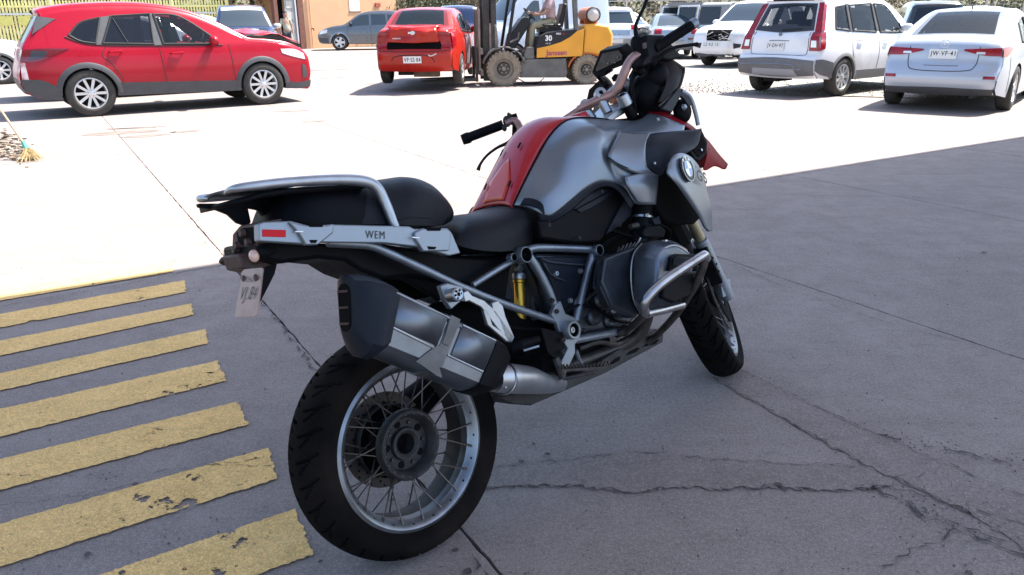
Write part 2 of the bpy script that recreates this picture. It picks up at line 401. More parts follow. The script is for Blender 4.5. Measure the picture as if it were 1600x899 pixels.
for (px, py, a, b_) in [(185, 208, .5, .2), (215, 200, .4, .08), (290, 206, .2, .1), (225, 213, .3, .15), (500, 110, 1.0, .2), (540, 100, .6, .1), (455, 174, .3, .1), (490, 190, .2, .1), (600, 104, .6, .1), (560, 84, .8, .15), (525, 122, .5, .1)]:
    q = ground_at(px, py); poly = [Vector((q.x+a*cos(t)*r.uniform(.5, 1.2), q.y+b_*sin(t)*r.uniform(.5, 1.2)+.3*a*cos(t), .003)) for t in [i*pi/14 for i in range(28)]]
    mb = MB(); mb.add(poly, [tuple(range(28))]); o = mb.build('damp_stain', mat('damp stain', (.175, .14, .115), .8, var=.35, vscale=5), smooth=False); o['kind'] = 'structure'
# ================================================================ unseen canopy, added to cast the foreground shade
H = 6.0; e0 = -4.86
off = Vector((SUN.x/SUN.z, SUN.y/SUN.z, 0))*H
def cano(u, n, z): p = U*u+N_*n+off; p.z = z; return p
M_roof = mat('galvanised roof sheet', (.62, .63, .64), .55, var=.15, bump=.1)
M_steel = mat('grey painted steel', (.3, .31, .32), .5, var=.2)
can = thing('canopy', 'unseen high corrugated steel canopy roof, added above the camera to shade the concrete', 'canopy', (0, 0, 0))
rows = []
for k in range(0, 141):
    n = -12+28*k/140.; dz = .04*(k % 2)
    rows.append([cano(e0+.0, n, H+dz), cano(e0+5.4, n, H+.5+dz)])
mb = MB(); mb.grid(rows); mb.build('roof_sheet', M_roof, can, smooth=False, solid=.01)
mb = MB(); mb.beam(cano(e0+.06, -12, H-.14), cano(e0+.06, 16, H-.14), .12, .25); mb.build('eave_beam', M_steel, can)
mb = MB(); mb.beam(cano(e0+5.3, -12, H+.3), cano(e0+5.3, 16, H+.3), .2, .3); mb.build('ridge_beam', M_steel, can)
for n in (-12, -5, 2, 9, 16):
    mb = MB(); mb.beam(cano(e0+.1, n, H-.12), cano(e0+5.3, n, H+.28), .12, .2); mb.build('rafter', M_steel, can)
for n in (-11.5, 15.6):
    for u in (e0+.4, e0+5.2):
        if n > 0 and u < e0+1: continue
        p = cano(u, n, 0); mb = MB(); mb.box((p.x, p.y, H/2), (.18, .18, H)); mb.build('post', M_steel, can)
p = cano(e0+5.2, 2, 0); mb = MB(); mb.box((p.x, p.y, H/2), (.18, .18, H+.4)); mb.build('post', M_steel, can)
# ================================================================ motorcycle
BX, BY, PSI, LEAN, STEER = -.262, 1.8395, .76788, .26333, .55
bike = thing('motorcycle', 'silver and red adventure motorcycle with dusty spoked wheels, leaning on its stand in the shade', 'motorcycle', (BX, BY, 0))
bike.rotation_euler = (-LEAN, 0, PSI)
BM = Matrix.Translation((BX, BY, 0)) @ Matrix.Rotation(PSI, 4, 'Z') @ Matrix.Rotation(-LEAN, 4, 'X'); BI = BM.inverted()
def _ray(px, py): return BI @ CAMO, (BI.to_3x3() @ (fw*F+rt*(px-800)-up*(py-449.5)))
def Q(px, py, y):
    o, d = _ray(px, py); return o+d*((y-o.y)/d.y)
def QX(px, py, x):
    o, d = _ray(px, py); return o+d*((x-o.x)/d.x)
def QS(L): return [Q(*p) for p in L]
M_tyre = mat('tyre rubber', (.0055, .005, .005), .8, var=.4, vscale=9, bump=.25, bscale=220, dirt=(.020, .014, .012), dscale=4, dcut=.56, spec=.05)
M_rim = mat('anodised rim', (.24, .25, .27), .4, metal=.9, var=.3, vscale=14, bump=.05)
M_spoke = mat('steel spoke', (.12, .105, .10), .4, metal=.9)
M_hub = mat('dusty hub casting', (.036, .034, .034), .6, metal=.5, var=.35, vscale=30, bump=.2)
M_disc = mat('brake disc steel', (.06, .052, .05), .5, metal=.8, var=.3)
M_black = mat('black plastic', (.004, .0045, .006), .5, var=.3, vscale=12, bump=.12, bscale=300, spec=.08)
M_blk2 = mat('matt black parts', (.004, .004, .0045), .85, spec=.1)
M_grey = mat('matt silver paint', (.175, .20, .235), .33, metal=.65, var=.08, vscale=4, bump=.02, bscale=500)
M_dgrey = mat('dark slate plastic', (.010, .013, .020), .42, spec=.15, var=.15, vscale=8, bump=.06, bscale=300)
M_fr = mat('silver frame paint', (.20, .23, .27), .38, metal=.75, var=.15, vscale=20)
M_alu = mat('bare aluminium', (.38, .40, .43), .38, metal=.9, var=.15, vscale=18, bump=.04)
M_alu2 = mat('satin grey rail', (.24, .27, .31), .42, metal=.7, var=.1, vscale=10)
M_muf = mat('brushed steel silencer', (.165, .18, .205), .38, metal=.95, var=.18, vscale=16, bump=.03, bscale=120)
M_mufd = mat('scuffed steel silencer strap', (.115, .118, .125), .48, metal=.8, var=.3, vscale=22, bump=.05)
M_eng = mat('grey engine casting', (.06, .072, .09), .36, metal=.6, var=.3, vscale=10, bump=.1, bscale=150, dirt=(.03, .025, .023), dscale=7, dcut=.6)
M_red = mat('glossy red paint', (.36, .004, .014), .3, coat=.35, var=.04, spec=.35)
M_red_shaded = mat('shaded red fairing plastic', (.20, .003, .009), .55, spec=.12)  # darker copy of the red paint, shade put into its colour
M_redo = mat('faded orange red', (.50, .030, .008), .3, coat=.35)
M_seat = mat('dark seat vinyl', (.004, .0055, .009), .42, spec=.18, var=.2, vscale=6, bump=.25, bscale=420)
M_gold = mat('gold anodised shock', (.60, .36, .05), .32, metal=.85, var=.15)
M_bar = mat('scratched handlebar', (.34, .205, .185), .4, metal=.75, var=.25, vscale=20)
M_brn = mat('dusty brown plastic', (.055, .028, .026), .6, var=.4, vscale=25, bump=.2)
M_white = mat('white plate enamel', (.33, .205, .18), .4, var=.15, vscale=20, dirt=(.22, .13, .11), dscale=14, dcut=.52)
M_ink = mat('black lettering', (.02, .02, .02), .5)
M_refl = mat('red reflector', (.5, .003, .01), .4, spec=.2)
M_lens = mat('clear orange lens', (.65, .42, .33), .15, coat=.8)
M_chrome = mat('scratched chrome tube', (.38, .38, .40), .3, metal=1., var=.2, vscale=25, bump=.04)
M_rust = mat('worn dark steel tube', (.07, .062, .058), .5, metal=.7, var=.4, vscale=30)
M_blue = mat('emblem blue', (.03, .16, .50), .3, coat=.5)
M_emw = mat('emblem white', (.8, .8, .8), .3, coat=.5)
M_gold2 = mat('dull gold fork tube', (.27, .24, .16), .38, metal=.7, var=.2)
RAKE = radians(25.5); WB = 1.507; AX = Vector((-sin(RAKE), 0, cos(RAKE))); SO = Vector((WB+.0996, 0, 0))
SM = Matrix.Translation((.07, 0, 0)) @ Matrix.Translation(SO) @ Matrix.Rotation(STEER, 4, AX) @ Matrix.Translation(-SO)

def tyre(R, r_in, hw, ngro, nth=1500):
    prof = []; n = 13
    for i in range(n*2+1):
        a = (i-n)/n; h = a*hw*.93
        r = R-(R-r_in)*.30*abs(a)**2.6
        prof.append((r, h, abs(a)))
    side = [(R-(R-r_in)*.45, hw*1.0), (R-(R-r_in)*.62, hw*1.0), (R-(R-r_in)*.8, hw*.9), (r_in, hw*.76)]
    rows = []
    full = [(r, -h, 9) for r, h in side[::-1]]+prof+[(r, h, 9) for r, h in side]
    for (r, h, a) in full:
        row = []
        for k in range(nth):
            th = 2*pi*k/nth; rr = r
            if a < 1.05 and a > .12:
                sgn = 1 if h > 0 else -1
                ph = (th*ngro/(2*pi)+(.5 if sgn > 0 else 0)+.9*a**1.6-.35*a) % 1
                dd = min(ph, 1-ph)*2*pi/ngro*R
                if dd < .0036 and a < .97: rr -= .009
                ph2 = (th*ngro/(2*pi)+(.0 if sgn > 0 else .5)+1.4*a*a) % 1
                dd = min(ph2, 1-ph2)*2*pi/ngro*R
                if dd < .0030 and .25 < a < .72: rr -= .008
            row.append((rr*cos(th), h, rr*sin(th)))
        rows.append(row)
    mb = MB(); mb.grid(rows, closeu=True); return mb
def wheel(name, R, rr, hw, rear, ngro, T, parent):
    """T maps wheel space (axle along y) to bike space"""
    def fin(mb, nm, mt, par, **k):
        mb.v = [tuple(T @ Vector(v)) for v in mb.v]; return mb.build(nm, mt, par, **k)
    c = (0, 0, 0); Y = (0, -1, 0)     # axis points to the right side
    hub = MB()
    if rear:
        hub.lathe([(.029, -.05), (.029, .030), (.037, .036), (.044, .036), (.047, .024), (.072, .024), (.078, .052), (.086, .060), (.094, .058), (.099, .048), (.098, .030), (.078, .012), (.062, -.02), (.070, -.05), (.06, -.06)], c, Y, 64)
        hub.lathe([(.105, -.035), (.105, -.10), (.07, -.13), (.0, -.13)], c, Y, 40)
    else:
        hub.lathe([(.0, .075), (.02, .075), (.024, .06), (.055, .055), (.06, .045), (.03, .03), (.03, -.03), (.06, -.045), (.055, -.055), (.024, -.06), (0, -.075)], c, Y, 40)
    W = fin(hub, name, M_hub, parent)
    t = tyre(R, rr-.004, hw, ngro); fin(t, 'tyre', M_tyre, W, sharp=40)
    rh = hw*.80
    rim = MB(); rim.lathe([(rr+.001, rh), (rr-.008, rh+.004), (rr-.016, rh), (rr-.022, rh*.84), (rr-.031, rh*.70), (rr-.034, rh*.35), (rr-.034, -rh*.35), (rr-.031, -rh*.70), (rr-.022, -rh*.84), (rr-.016, -rh), (rr-.008, -rh-.004), (rr+.001, -rh), (rr-.008, -rh*.85), (rr-.008, rh*.85)], c, Y, 96, closed=True, ms=[0, 0, 0, 0, 0, 1, 1, 1, 0, 0, 0, 0, 1, 1])
    fin(rim, 'rim', [M_rim, M_hub], W)
    ns = 20
    for k in range(ns):
        for s in (1, -1):
            th = 2*pi*(k+.25*s)/ns
            d = .42*(1 if k % 2 else -1)
            a = Vector(((rr-.020)*cos(th), s*rh*.86, (rr-.020)*sin(th)))
            hr = .070 if rear else .05
            b = Vector((hr*cos(th+d), -s*.020, hr*sin(th+d)))
            mb = MB(); mb.tube([a, a.lerp(b, .06), a.lerp(b, .065), b], [.0038, .0038, .0023, .0023], 6); fin(mb, 'spoke', M_spoke, W)
    # moulded sidewall lettering
    if rear:
        for k_, ch in enumerate('MICHELIN'):
            th = radians(-38-6.2*k_) if False else radians(-72+6.4*k_); rr_ = .2735
            ce = Vector((rr_*cos(th), -hw*.985, rr_*sin(th))); yy_ = -Vector((cos(th), 0, sin(th))); xx_ = Vector((-sin(th), 0, cos(th)))
            yy_ = -yy_ if False else yy_
            fit_text(ch, .016 if ch != 'I' else .005, .022, 'letter', M_tyre, None, T @ frame(ce, xx_, yy_), .0015, .03).parent = W
    # nipple seats on the rim flank
    mb = MB()
    for k in range(ns):
        th = 2*pi*(k+.25)/ns; mb.lathe([(0, .0015), (.0042, .0015), (.0045, -.003)], ((rr-.0165)*cos(th), -rh*.93, (rr-.0165)*sin(th)), Y, 8)
    fin(mb, 'nipple', M_blk2, W, kind='stuff')
    ro, ri = (.137, .098) if rear else (.150, .115)
    for s in ((1,) if rear else (1, -1)):
        h = .072 if rear else .066*s
        mb = MB(); mb.lathe([(ro, h-.0025), (ro, h+.0025), (ri, h+.0025), (ri, h-.0025)], c, (0, 1, 0), 72, closed=True)
        mb.lathe([(ri+.004, h+.006*s), (ri+.004, h+.012*s), (.05, h+.012*s), (.05, h+.006*s)], c, (0, 1, 0), 40, m=1, closed=True)
        for k in range(54):
            th = 2*pi*k/54; q = ri+.009+(ro-ri-.016)*((k % 3)/2)
            mb.lathe([(0, -.0032), (.0036, -.0032), (.0036, .0032), (0, .0032)], (q*cos(th), h, q*sin(th)), (0, 1, 0), 8, m=1)
        fin(mb, 'brake_disc', [M_disc, M_blk2], W)
    if rear:
        mb = MB()
        for k in range(5):
            th = 2*pi*k/5+.5; mb.lathe([(0, .0265), (.010, .0265), (.0105, .02)], (.059*cos(th), 0, .059*sin(th)), Y, 16)
            th += pi/5; mb.lathe([(0, .030), (.004, .030), (.006, .024)], (.059*cos(th), 0, .059*sin(th)), Y, 8, m=1)
        for k in range(20):
            th = 2*pi*k/20; mb.lathe([(0, .0605), (.0036, .0605), (.004, .05)], (.087*cos(th), 0, .087*sin(th)), Y, 8, m=1)
        mb.lathe([(0, -.01), (.026, -.01)], c, Y, 24)
        fin(mb, 'bolt_hole', [M_blk2, M_disc], W, kind='stuff')
    return W
wheel('rear_wheel', .318, .234, .086, True, 30, Matrix.Translation((0, 0, .315)), bike)
wheel('front_wheel', .326, .258, .062, False, 34, SM @ Matrix.Translation((WB, 0, .325)), bike)

def part(mb, name, mt, **k): return mb.build(name, mt, bike, **k)
def mir(o, **k):
    """left-hand twin of a part, sharing its mesh"""
    c = o.copy(); col.objects.link(c); c.scale = (1, -1, 1); return c
def tubeq(name, L, r, mt, seg=12, smooth=5, both=False, **k):
    mb = MB(); mb.tube(QS(L), r, seg, smooth=smooth); o = part(mb, name, mt, **k)
    if both: mir(o)
    return o
def gridq(rows, n=6):
    """rows of (px,py,y) -> smooth grid of points"""
    R_ = [cr(QS(r), n) for r in rows]; cols = list(zip(*R_)); C_ = [cr(c, n) for c in cols]
    return [list(r) for r in zip(*C_)]
def prismq(name, L, y, th, mt, bevel=.002, both=False, parent=None, label=None):
    P = [Q(px, py, y) for px, py in L]; mb = MB(); mb.prism(P, (0, th, 0)); o = mb.build(name, mt, parent or bike, sharp=30, bevel=bevel, label=label)
    if both: mir(o)
    return o
# ---- inner dark mass (airbox, battery tray, wiring) so nothing is see-through
prismq('airbox', [(838, 322), (975, 300), (1040, 330), (1052, 400), (1010, 470), (930, 500), (880, 460), (820, 400)], -.06, .12, M_blk2, bevel=.01)
# ---- tank side panels
rows = [
 [(801, 321, -.097), (818, 323, -.118), (833, 328, -.150), (849, 337, -.168)],
 [(816, 289, -.097), (834, 297, -.138), (850, 313, -.172), (864, 335, -.186)],
 [(836, 250, -.097), (857, 262, -.142), (876, 288, -.184), (893, 313, -.196)],
 [(855, 217, -.097), (884, 226, -.166), (899, 260, -.194), (914, 296, -.204)],
 [(874, 195, -.097), (906, 208, -.176), (920, 246, -.206), (937, 285, -.212)],
 [(893, 186, -.097), (930, 200, -.186), (937, 240, -.212), (957, 286, -.216)],
 [(922, 185, -.097), (946, 206, -.186), (947, 244, -.206), (969, 291, -.218)],
 [(950, 187, -.097), (963, 205, -.172), (962, 248, -.220), (978, 298, -.222)],
 [(978, 189, -.099), (984, 212, -.192), (990, 257, -.236), (992, 318, -.232)],
 [(1000, 190, -.096), (1004, 214, -.205), (1024, 272, -.250), (1021, 320, -.240)]]
G_ = gridq(rows, 7); mb = MB(); mb.grid(G_)
o = part(mb, 'tank_side_panel', M_grey, sharp=60, solid=.004); mir(o).scale = (1, -.9, 1)
# recessed dark scoop low on the panel
rows = [[(803, 323, -.088), (822, 322, -.13), (838, 327, -.162), (847, 336, -.175)], [(806, 312, -.088), (828, 311, -.135), (845, 319, -.170), (849, 334, -.180)]]
mb = MB(); mb.grid([[p+Vector((0, -.006, .001)) for p in r] for r in gridq(rows, 5)]); o = part(mb, 'tank_scoop', M_dgrey, solid=.003); mir(o)
# raised shoulder crease
rows = [[(963, 206, -.174), (990, 210, -.198), (1011, 209, -.214)], [(950, 232, -.205), (985, 232, -.222), (1003, 228, -.232)], [(946, 248, -.212), (978, 262, -.236), (1005, 262, -.252)], [(968, 264, -.222), (998, 275, -.244), (1025, 276, -.262)]]
mb = MB(); mb.grid([[p+Vector((0, -.014, .0)) for p in r] for r in gridq(rows, 6)]); o = part(mb, 'tank_shoulder', M_grey, sharp=60, solid=.006); mir(o)
# lower front bulge over the intake
rows = [[(972, 277, -.236), (1000, 272, -.252), (1024, 274, -.262)], [(976, 292, -.242), (1003, 290, -.258), (1023, 295, -.262)], [(994, 319, -.238), (1008, 320, -.25), (1020, 320, -.25)]]
mb = MB(); mb.grid([[p+Vector((0, -.010, .0)) for p in r] for r in gridq(rows, 6)]); o = part(mb, 'tank_knee_panel', M_grey, sharp=60, solid=.006); mir(o)
# dark band below tank
rows = [[(840, 335, -.160), (866, 334, -.186), (893, 312, -.196), (915, 295, -.204), (937, 284, -.212), (960, 286, -.218), (976, 296, -.224), (990, 318, -.232)],
        [(842, 350, -.155), (868, 345, -.178), (896, 326, -.190), (918, 306, -.198), (938, 293, -.206), (955, 293, -.212), (970, 305, -.216), (984, 328, -.224)]]
mb = MB(); mb.grid([[p+Vector((0, -.002, 0)) for p in r] for r in gridq(rows, 4)]); o = part(mb, 'tank_lower_trim', M_dgrey, solid=.004); mir(o)
prismq('side_cover', [(842, 346), (868, 342), (894, 313), (916, 296), (938, 285), (960, 286), (980, 300), (989, 328), (972, 348), (948, 366), (938, 378), (900, 380), (846, 372)], -.176, .03, M_black, bevel=.006, both=True)
o = prismq('side_grille', [(893, 324), (917, 306), (938, 295), (960, 298), (945, 312), (922, 326), (908, 332)], -.182, .006, M_dgrey, bevel=.001, both=True)
for k in range(7):
    a = (901+k*6.5, 324-k*3.6); prismq('grille_slat', [(a[0], a[1]+3), (a[0]+20, a[1]-8), (a[0]+21, a[1]-7), (a[0]+1, a[1]+4)], -.186, .004, M_black, bevel=0)
prismq('side_cover_plate', [(948, 366), (962, 338), (976, 312), (989, 328), (985, 338), (966, 355)], -.186, .01, M_dgrey, bevel=.002, both=True)
# ---- red tank cover
st = [(800, 323, 801, 321), (808, 305), (816, 289), (826, 269), (836, 250), (845, 233), (855, 217), (864, 205), (874, 195), (884, 189), (896, 185), (912, 184), (930, 185), (950, 187)]
rows = []
for i, s in enumerate(st):
    e = Q(s[0], s[1], -.099); cr_ = .012+.038*sin(pi*min(1, i/10))
    hw = .099
    row = []
    for k in range(13):
        t = -1+2*k/12; row.append(Vector((e.x+.012*(1-t*t), e.y*-t*1.0 if False else t*hw, e.z+cr_*(1-abs(t)**2.4)-(.006 if abs(t) > .99 else 0))))
    rows.append(row)
C_ = [cr(c, 4) for c in zip(*rows)]
mb = MB(); mb.grid([list(r) for r in zip(*C_)]); part(mb, 'tank_cover', M_red, sharp=50, solid=.006)
def on_cover(i, t, lift=.004):
    i0 = int(i); f = i-i0; a = rows[i0]; b = rows[min(i0+1, len(rows)-1)]; kk = (t+1)*6; k0 = min(11, int(kk)); g = kk-k0
    p = a[k0].lerp(a[k0+1], g).lerp(b[k0].lerp(b[k0+1], g), f); return p+Vector((-lift*.8, 0, lift*.8))
mb = MB(); g_ = []
for i in range(9):
    u = .2+3.0*i/8; hwid = (.50 if i < 5 else .50-.12*(i-4))
    g_.append([on_cover(u, t*hwid-.05, .005) for t in [-1+.25*k for k in range(9)]])
mb.grid(g_); part(mb, 'tank_pad', M_redo, solid=.003, sharp=50, label='orange faded patch low on the red tank cover')
mb = MB()
for (i, t) in ((1.2, -.62), (1.25, .55), (3.9, -.35), (3.7, .45)):
    mb.prism([on_cover(i, t-.03, .008), on_cover(i, t+.03, .008), on_cover(i+.45, t+.03, .008), on_cover(i+.45, t-.03, .008)], (-.002, 0, .002))
part(mb, 'mounting_slot', M_blk2, kind='stuff')
mb = MB(); rows_cov = rows
def seam_on(name, L, r=.0022, m=None):
    mb = MB(); mb.tube(cr(L, 4), r, 6); return part(mb, name, m or M_blk2)
seam_on('cover_seam', [Q(s_[0]+1, s_[1], -.101) for s_ in st], .0032)
for hh in (-.60, .52): seam_on('cover_seam', [on_cover(i_*.45, hh*(1 if i_ < 8 else 1-.08*(i_-8)), .001) for i_ in range(11)], .0012, M_redo)
def cowl(name, rows_, mt, n=6, thick=.004, both=True, parent=None):
    mb = MB(); mb.grid(gridq(rows_, n)); o = mb.build(name, mt, parent or bike, sharp=50, solid=thick)
    if both: mir(o)
    return o
# filler cap and steering-head area
mb = MB(); c = Q(900, 178, 0); mb.lathe([(0, .02), (.035, .02), (.04, .012), (.042, 0)], c-Vector((.0, 0, .02)), (-.15, 0, 1), 24); part(mb, 'filler_cap', M_red)
for q in ((858, 352, -.19), (905, 372, -.19), (968, 352, -.198), (940, 300, -.20)):
    mb = MB(); mb.lathe([(0, .001), (.002, .001), (.0025, .004), (.005, .004), (.006, 0)], Q(*q), (0, -1, .1), 10); part(mb, 'screw', M_hub)
seam_on('panel_seam', [Q(*q) for q in ((951, 246, -.2285), (966, 256, -.243), (985, 264, -.252), (1006, 266, -.262), (1026, 274, -.272))], .0016)
seam_on('panel_seam', [Q(*q) for q in ((964, 206, -.194), (957, 219, -.212), (950, 233, -.224))], .0012, M_dgrey)
seam_on('seat_piping', [Q(*q) for q in ((604, 345, -.137), (640, 340, -.145), (670, 340, -.14), (690, 346, -.115))], .002, M_dgrey)
# ---- front fairing
cowl('fairing_wing', [[(988, 191, -.10), (1002, 186, -.12), (1018, 178, -.13), (1046, 187, -.18), (1070, 197, -.21)], [(975, 200, -.15), (998, 199, -.165), (1022, 196, -.18), (1048, 200, -.215), (1068, 205, -.235)], [(966, 207, -.18), (990, 209, -.20), (1013, 209, -.215), (1045, 211, -.24), (1065, 211, -.25)]], M_grey)
mb = MB(); mb.lathe([(0, .004), (.006, .004), (.007, 0)], Q(1028, 187, -.168), (0, -1, .4), 12); part(mb, 'screw', M_chrome)
cowl('side_fairing', [[(1004, 212, -.215), (1030, 208, -.235), (1062, 205, -.25), (1085, 203, -.262), (1096, 201, -.262)], [(996, 232, -.235), (1022, 226, -.256), (1058, 222, -.272), (1078, 225, -.285), (1090, 226, -.285)], [(1006, 256, -.25), (1026, 262, -.272), (1048, 246, -.295), (1066, 238, -.305), (1078, 236, -.305)], [(1024, 272, -.262), (1032, 276, -.274), (1042, 262, -.30), (1056, 247, -.31), (1070, 241, -.31)]], M_dgrey)
prismq('air_intake', [(1074, 231), (1096, 201), (1106, 222), (1105, 240), (1094, 252), (1086, 250)], -.268, .05, M_black, bevel=.004, both=True)
prismq('intake_duct', [(1081, 232), (1096, 208), (1103, 224), (1102, 238), (1092, 246)], -.271, .006, M_blk2, bevel=.001, both=True)
for q in ((1022, 256, -.275), (1095, 235, -.275)):
    mb = MB(); mb.lathe([(0, .005), (.0045, .005), (.005, 0)], Q(*q), (0, -1, .2), 10); part(mb, 'screw', M_chrome)
# radiator and black duct behind the wing
prismq('radiator', [(1022, 275), (1045, 262), (1078, 300), (1096, 340), (1086, 350), (1060, 352), (1040, 345), (1024, 320)], -.24, .06, M_blk2, bevel=.006, both=True)
# side wing with emblem
rows = [[(1044, 258, -.335), (1052, 244, -.335), (1064, 240, -.325), (1078, 246, -.31), (1089, 258, -.295)],
        [(1043, 272, -.345), (1057, 272, -.35), (1070, 268, -.34), (1086, 266, -.318), (1098, 276, -.295)],
        [(1060, 292, -.345), (1070, 296, -.352), (1082, 298, -.342), (1096, 298, -.32), (1104, 302, -.295)],
        [(1078, 318, -.34), (1086, 322, -.345), (1095, 326, -.336), (1104, 326, -.318), (1110, 328, -.298)],
        [(1092, 339, -.335), (1098, 344, -.335), (1103, 349, -.328), (1108, 351, -.315), (1111, 352, -.30)],
        [(1101, 356, -.33), (1104, 359, -.328), (1107, 362, -.322), (1110, 361, -.312), (1112, 359, -.302)]]
W_ = gridq(rows, 6); mb = MB(); mb.grid([[p+Vector((0, -.0, 0)) for p in r] for r in W_]); wing = part(mb, 'radiator_shroud', M_grey, sharp=55, solid=.008); mir(wing)
def emblem(px, py, y, r):
    c = Q(px, py, y); nx = (Q(1098, 276, -.30)-Q(1060, 285, -.345)); ny = (Q(1062, 245, -.325)-Q(1075, 300, -.345))
    Fm = frame(c, nx, ny); z = Fm.to_3x3().col[2]
    if z.y > 0: z = -z
    X = Fm.to_3x3().col[0]; Y = Fm.to_3x3().col[1]
    mb = MB(); mb.lathe([(0, .002), (r*.97, .002), (r, -.004)], c, z, 40); e = part(mb, 'emblem', M_ink)
    mb = MB(); mb.lathe([(r, .0015), (r, .0035), (r*.95, .0035), (r*.95, .0015)], c, z, 40, m=0, closed=True); mb.lathe([(r*.64, .0015), (r*.64, .0035), (r*.59, .0035), (r*.59, .0015)], c, z, 40, closed=True); mb.build('ring', M_chrome, e)
    for k in range(4):
        pts = [c+z*.0025]+[c+z*.0025+X*r*.59*cos(a)+Y*r*.59*sin(a) for a in [pi/2*k+pi/2*j/8 for j in range(9)]]
        mb = MB(); mb.prism(pts, z*.0006); mb.build('quarter', M_blue if k % 2 else M_emw, e)
    for ch, a in (('B', pi/2+.62), ('M', pi/2), ('W', pi/2-.62)):
        p = c+z*.0028+X*r*.80*cos(a)+Y*r*.80*sin(a); y_ = X*cos(a)+Y*sin(a); x_ = y_.cross(z)
        text_mesh(ch, r*.36, 'letter', M_emw, e, frame(p, x_, y_), .0004, .0006)
    g = Q(1091, 277, -.325)-Vector((0, .012, 0))
    fit_text('GS', .078, .040, 'badge_lettering', M_ink, bike, frame(g, X*.9-Y*.25, Y), .002, .03)
    g = Q(1088, 264, -.325)-Vector((0, .010, 0))
    fit_text('R1200', .060, .012, 'badge_lettering', M_dgrey, bike, frame(g, X*.9-Y*.25, Y), .001, .01)
emblem(1074.5, 264, -.352, .043)
# red cowl and beak
cowl('red_cowl', [[(1012, 174, -.09), (1030, 173, -.10), (1052, 180, -.125), (1078, 195, -.155), (1100, 215, -.18), (1110, 232, -.19)], [(1018, 180, -.13), (1034, 182, -.145), (1054, 190, -.175), (1074, 200, -.205), (1094, 216, -.225), (1104, 240, -.23)]], M_red_shaded)
cowl('beak', [[(1098, 212, -.15), (1108, 222, -.13), (1122, 240, -.10), (1137, 257, -.075)], [(1103, 228, -.19), (1110, 238, -.165), (1120, 250, -.13), (1132, 265, -.09)], [(1104, 242, -.205), (1106, 250, -.185), (1112, 256, -.16), (1118, 260, -.13)], [(1099, 262, -.205), (1100, 266, -.19), (1104, 266, -.18), (1110, 262, -.16)]], M_red_shaded)
L = [Q(1098, 212, -.15), Q(1108, 222, -.13), Q(1122, 240, -.10), Q(1137, 257, -.075)]
mb = MB(); mb.grid([[p, Vector((p.x+.01, 0, p.z+.012)), Vector((p.x, -p.y, p.z))] for p in cr(L, 4)]); part(mb, 'beak_top', M_red_shaded, solid=.004)
L = [Q(1012, 174, -.09), Q(1030, 173, -.10), Q(1052, 180, -.125), Q(1078, 195, -.155), Q(1098, 212, -.15)]
mb = MB(); mb.grid([[p, Vector((p.x-.0, 0, p.z-.01)), Vector((p.x, -p.y, p.z))] for p in cr(L, 4)]); part(mb, 'nose_cover', M_blk2, solid=.004)
# ---- seats
def saddle(name, sts, mt, n=9, p=3.0, label=None):
    rows = []
    for (tx, ty, bx, by, w_) in sts:
        T_ = Q(tx, ty, 0); B_ = Q(bx, by, -w_); row = []
        for k in range(-n, n+1):
            a = pi/2*k/n; sy = sin(a); cz = cos(a)
            y = -w_*(abs(sy)**(2/p))*(1 if sy > 0 else -1)*-1
            f = abs(cz)**(2/p); row.append(Vector((B_.x+(T_.x-B_.x)*f, -y*-1, B_.z+(T_.z-B_.z)*f)))
        rows.append(row)
    cols = [cr(c, 5) for c in zip(*rows)]; R_ = [list(r) for r in zip(*cols)]
    mb = MB(); mb.grid(R_, closeu=True, cap=True); return part(mb, name, mt, sharp=50, label=label)
saddle('rider_seat', [(690, 352, 700, 372, .10), (705, 338, 712, 382, .145), (740, 333, 748, 391, .165), (768, 324, 792, 393, .165), (795, 318, 822, 386, .14), (820, 322, 836, 368, .11), (829, 332, 838, 352, .08)], M_seat)
saddle('passenger_seat', [(470, 300, 484, 348, .10), (530, 291, 545, 350, .125), (588, 282, 604, 351, .135), (618, 279, 636, 352, .145), (646, 287, 664, 353, .14), (670, 306, 682, 354, .125), (686, 328, 692, 352, .11), (691, 344, 694, 352, .08)], M_seat)
saddle('tail_unit', [(430, 298, 436, 344, .08), (470, 293, 480, 348, .12), (530, 288, 540, 352, .13), (600, 292, 620, 360, .125)], M_black)
# ---- luggage rack
rail = tubeq('grab_rail', [(352, 303, -.050), (358, 298, -.085), (372, 294, -.112), (402, 290, -.125), (450, 285, -.13), (520, 281, -.137), (566, 283, -.14), (588, 293, -.142), (602, 317, -.145), (616, 352, -.15), (619, 360, -.15)], [.004, .008, .010, .011, .012, .013, .0145, .0145, .0135, .0125, .012], M_alu, seg=14, both=True)
rows = []
for (px, py, w_) in [(352, 303, .05), (360, 298, .09), (374, 295, .110), (402, 291, .123), (450, 287, .128), (480, 286, .13)]:
    e = Q(px, py, -w_); rows.append([Vector((e.x, w_*t, e.z-.002+.006*(1-t*t))) for t in (-1, -.6, -.2, .2, .6, 1)])
mb = MB(); mb.grid(rows); part(mb, 'rack_plate', M_alu2, solid=.008)
rows = []
for (px, py, w_) in [(358, 318, .09), (385, 312, .10), (410, 304, .115), (450, 298, .12), (570, 291, .12)]:
    e = Q(px, py, -w_); rows.append([Vector((e.x, w_*t, e.z)) for t in (-1, 0, 1)])
mb = MB(); mb.grid(rows); part(mb, 'rack_underside', M_black, solid=.012)
prismq('rack_bracket', [(310, 318), (350, 318), (398, 303), (560, 297), (600, 310), (606, 350), (440, 347), (420, 346), (405, 328), (388, 325), (393, 348), (386, 353), (372, 348), (358, 335), (340, 328), (312, 324)], .02, .02, M_black, bevel=.003)
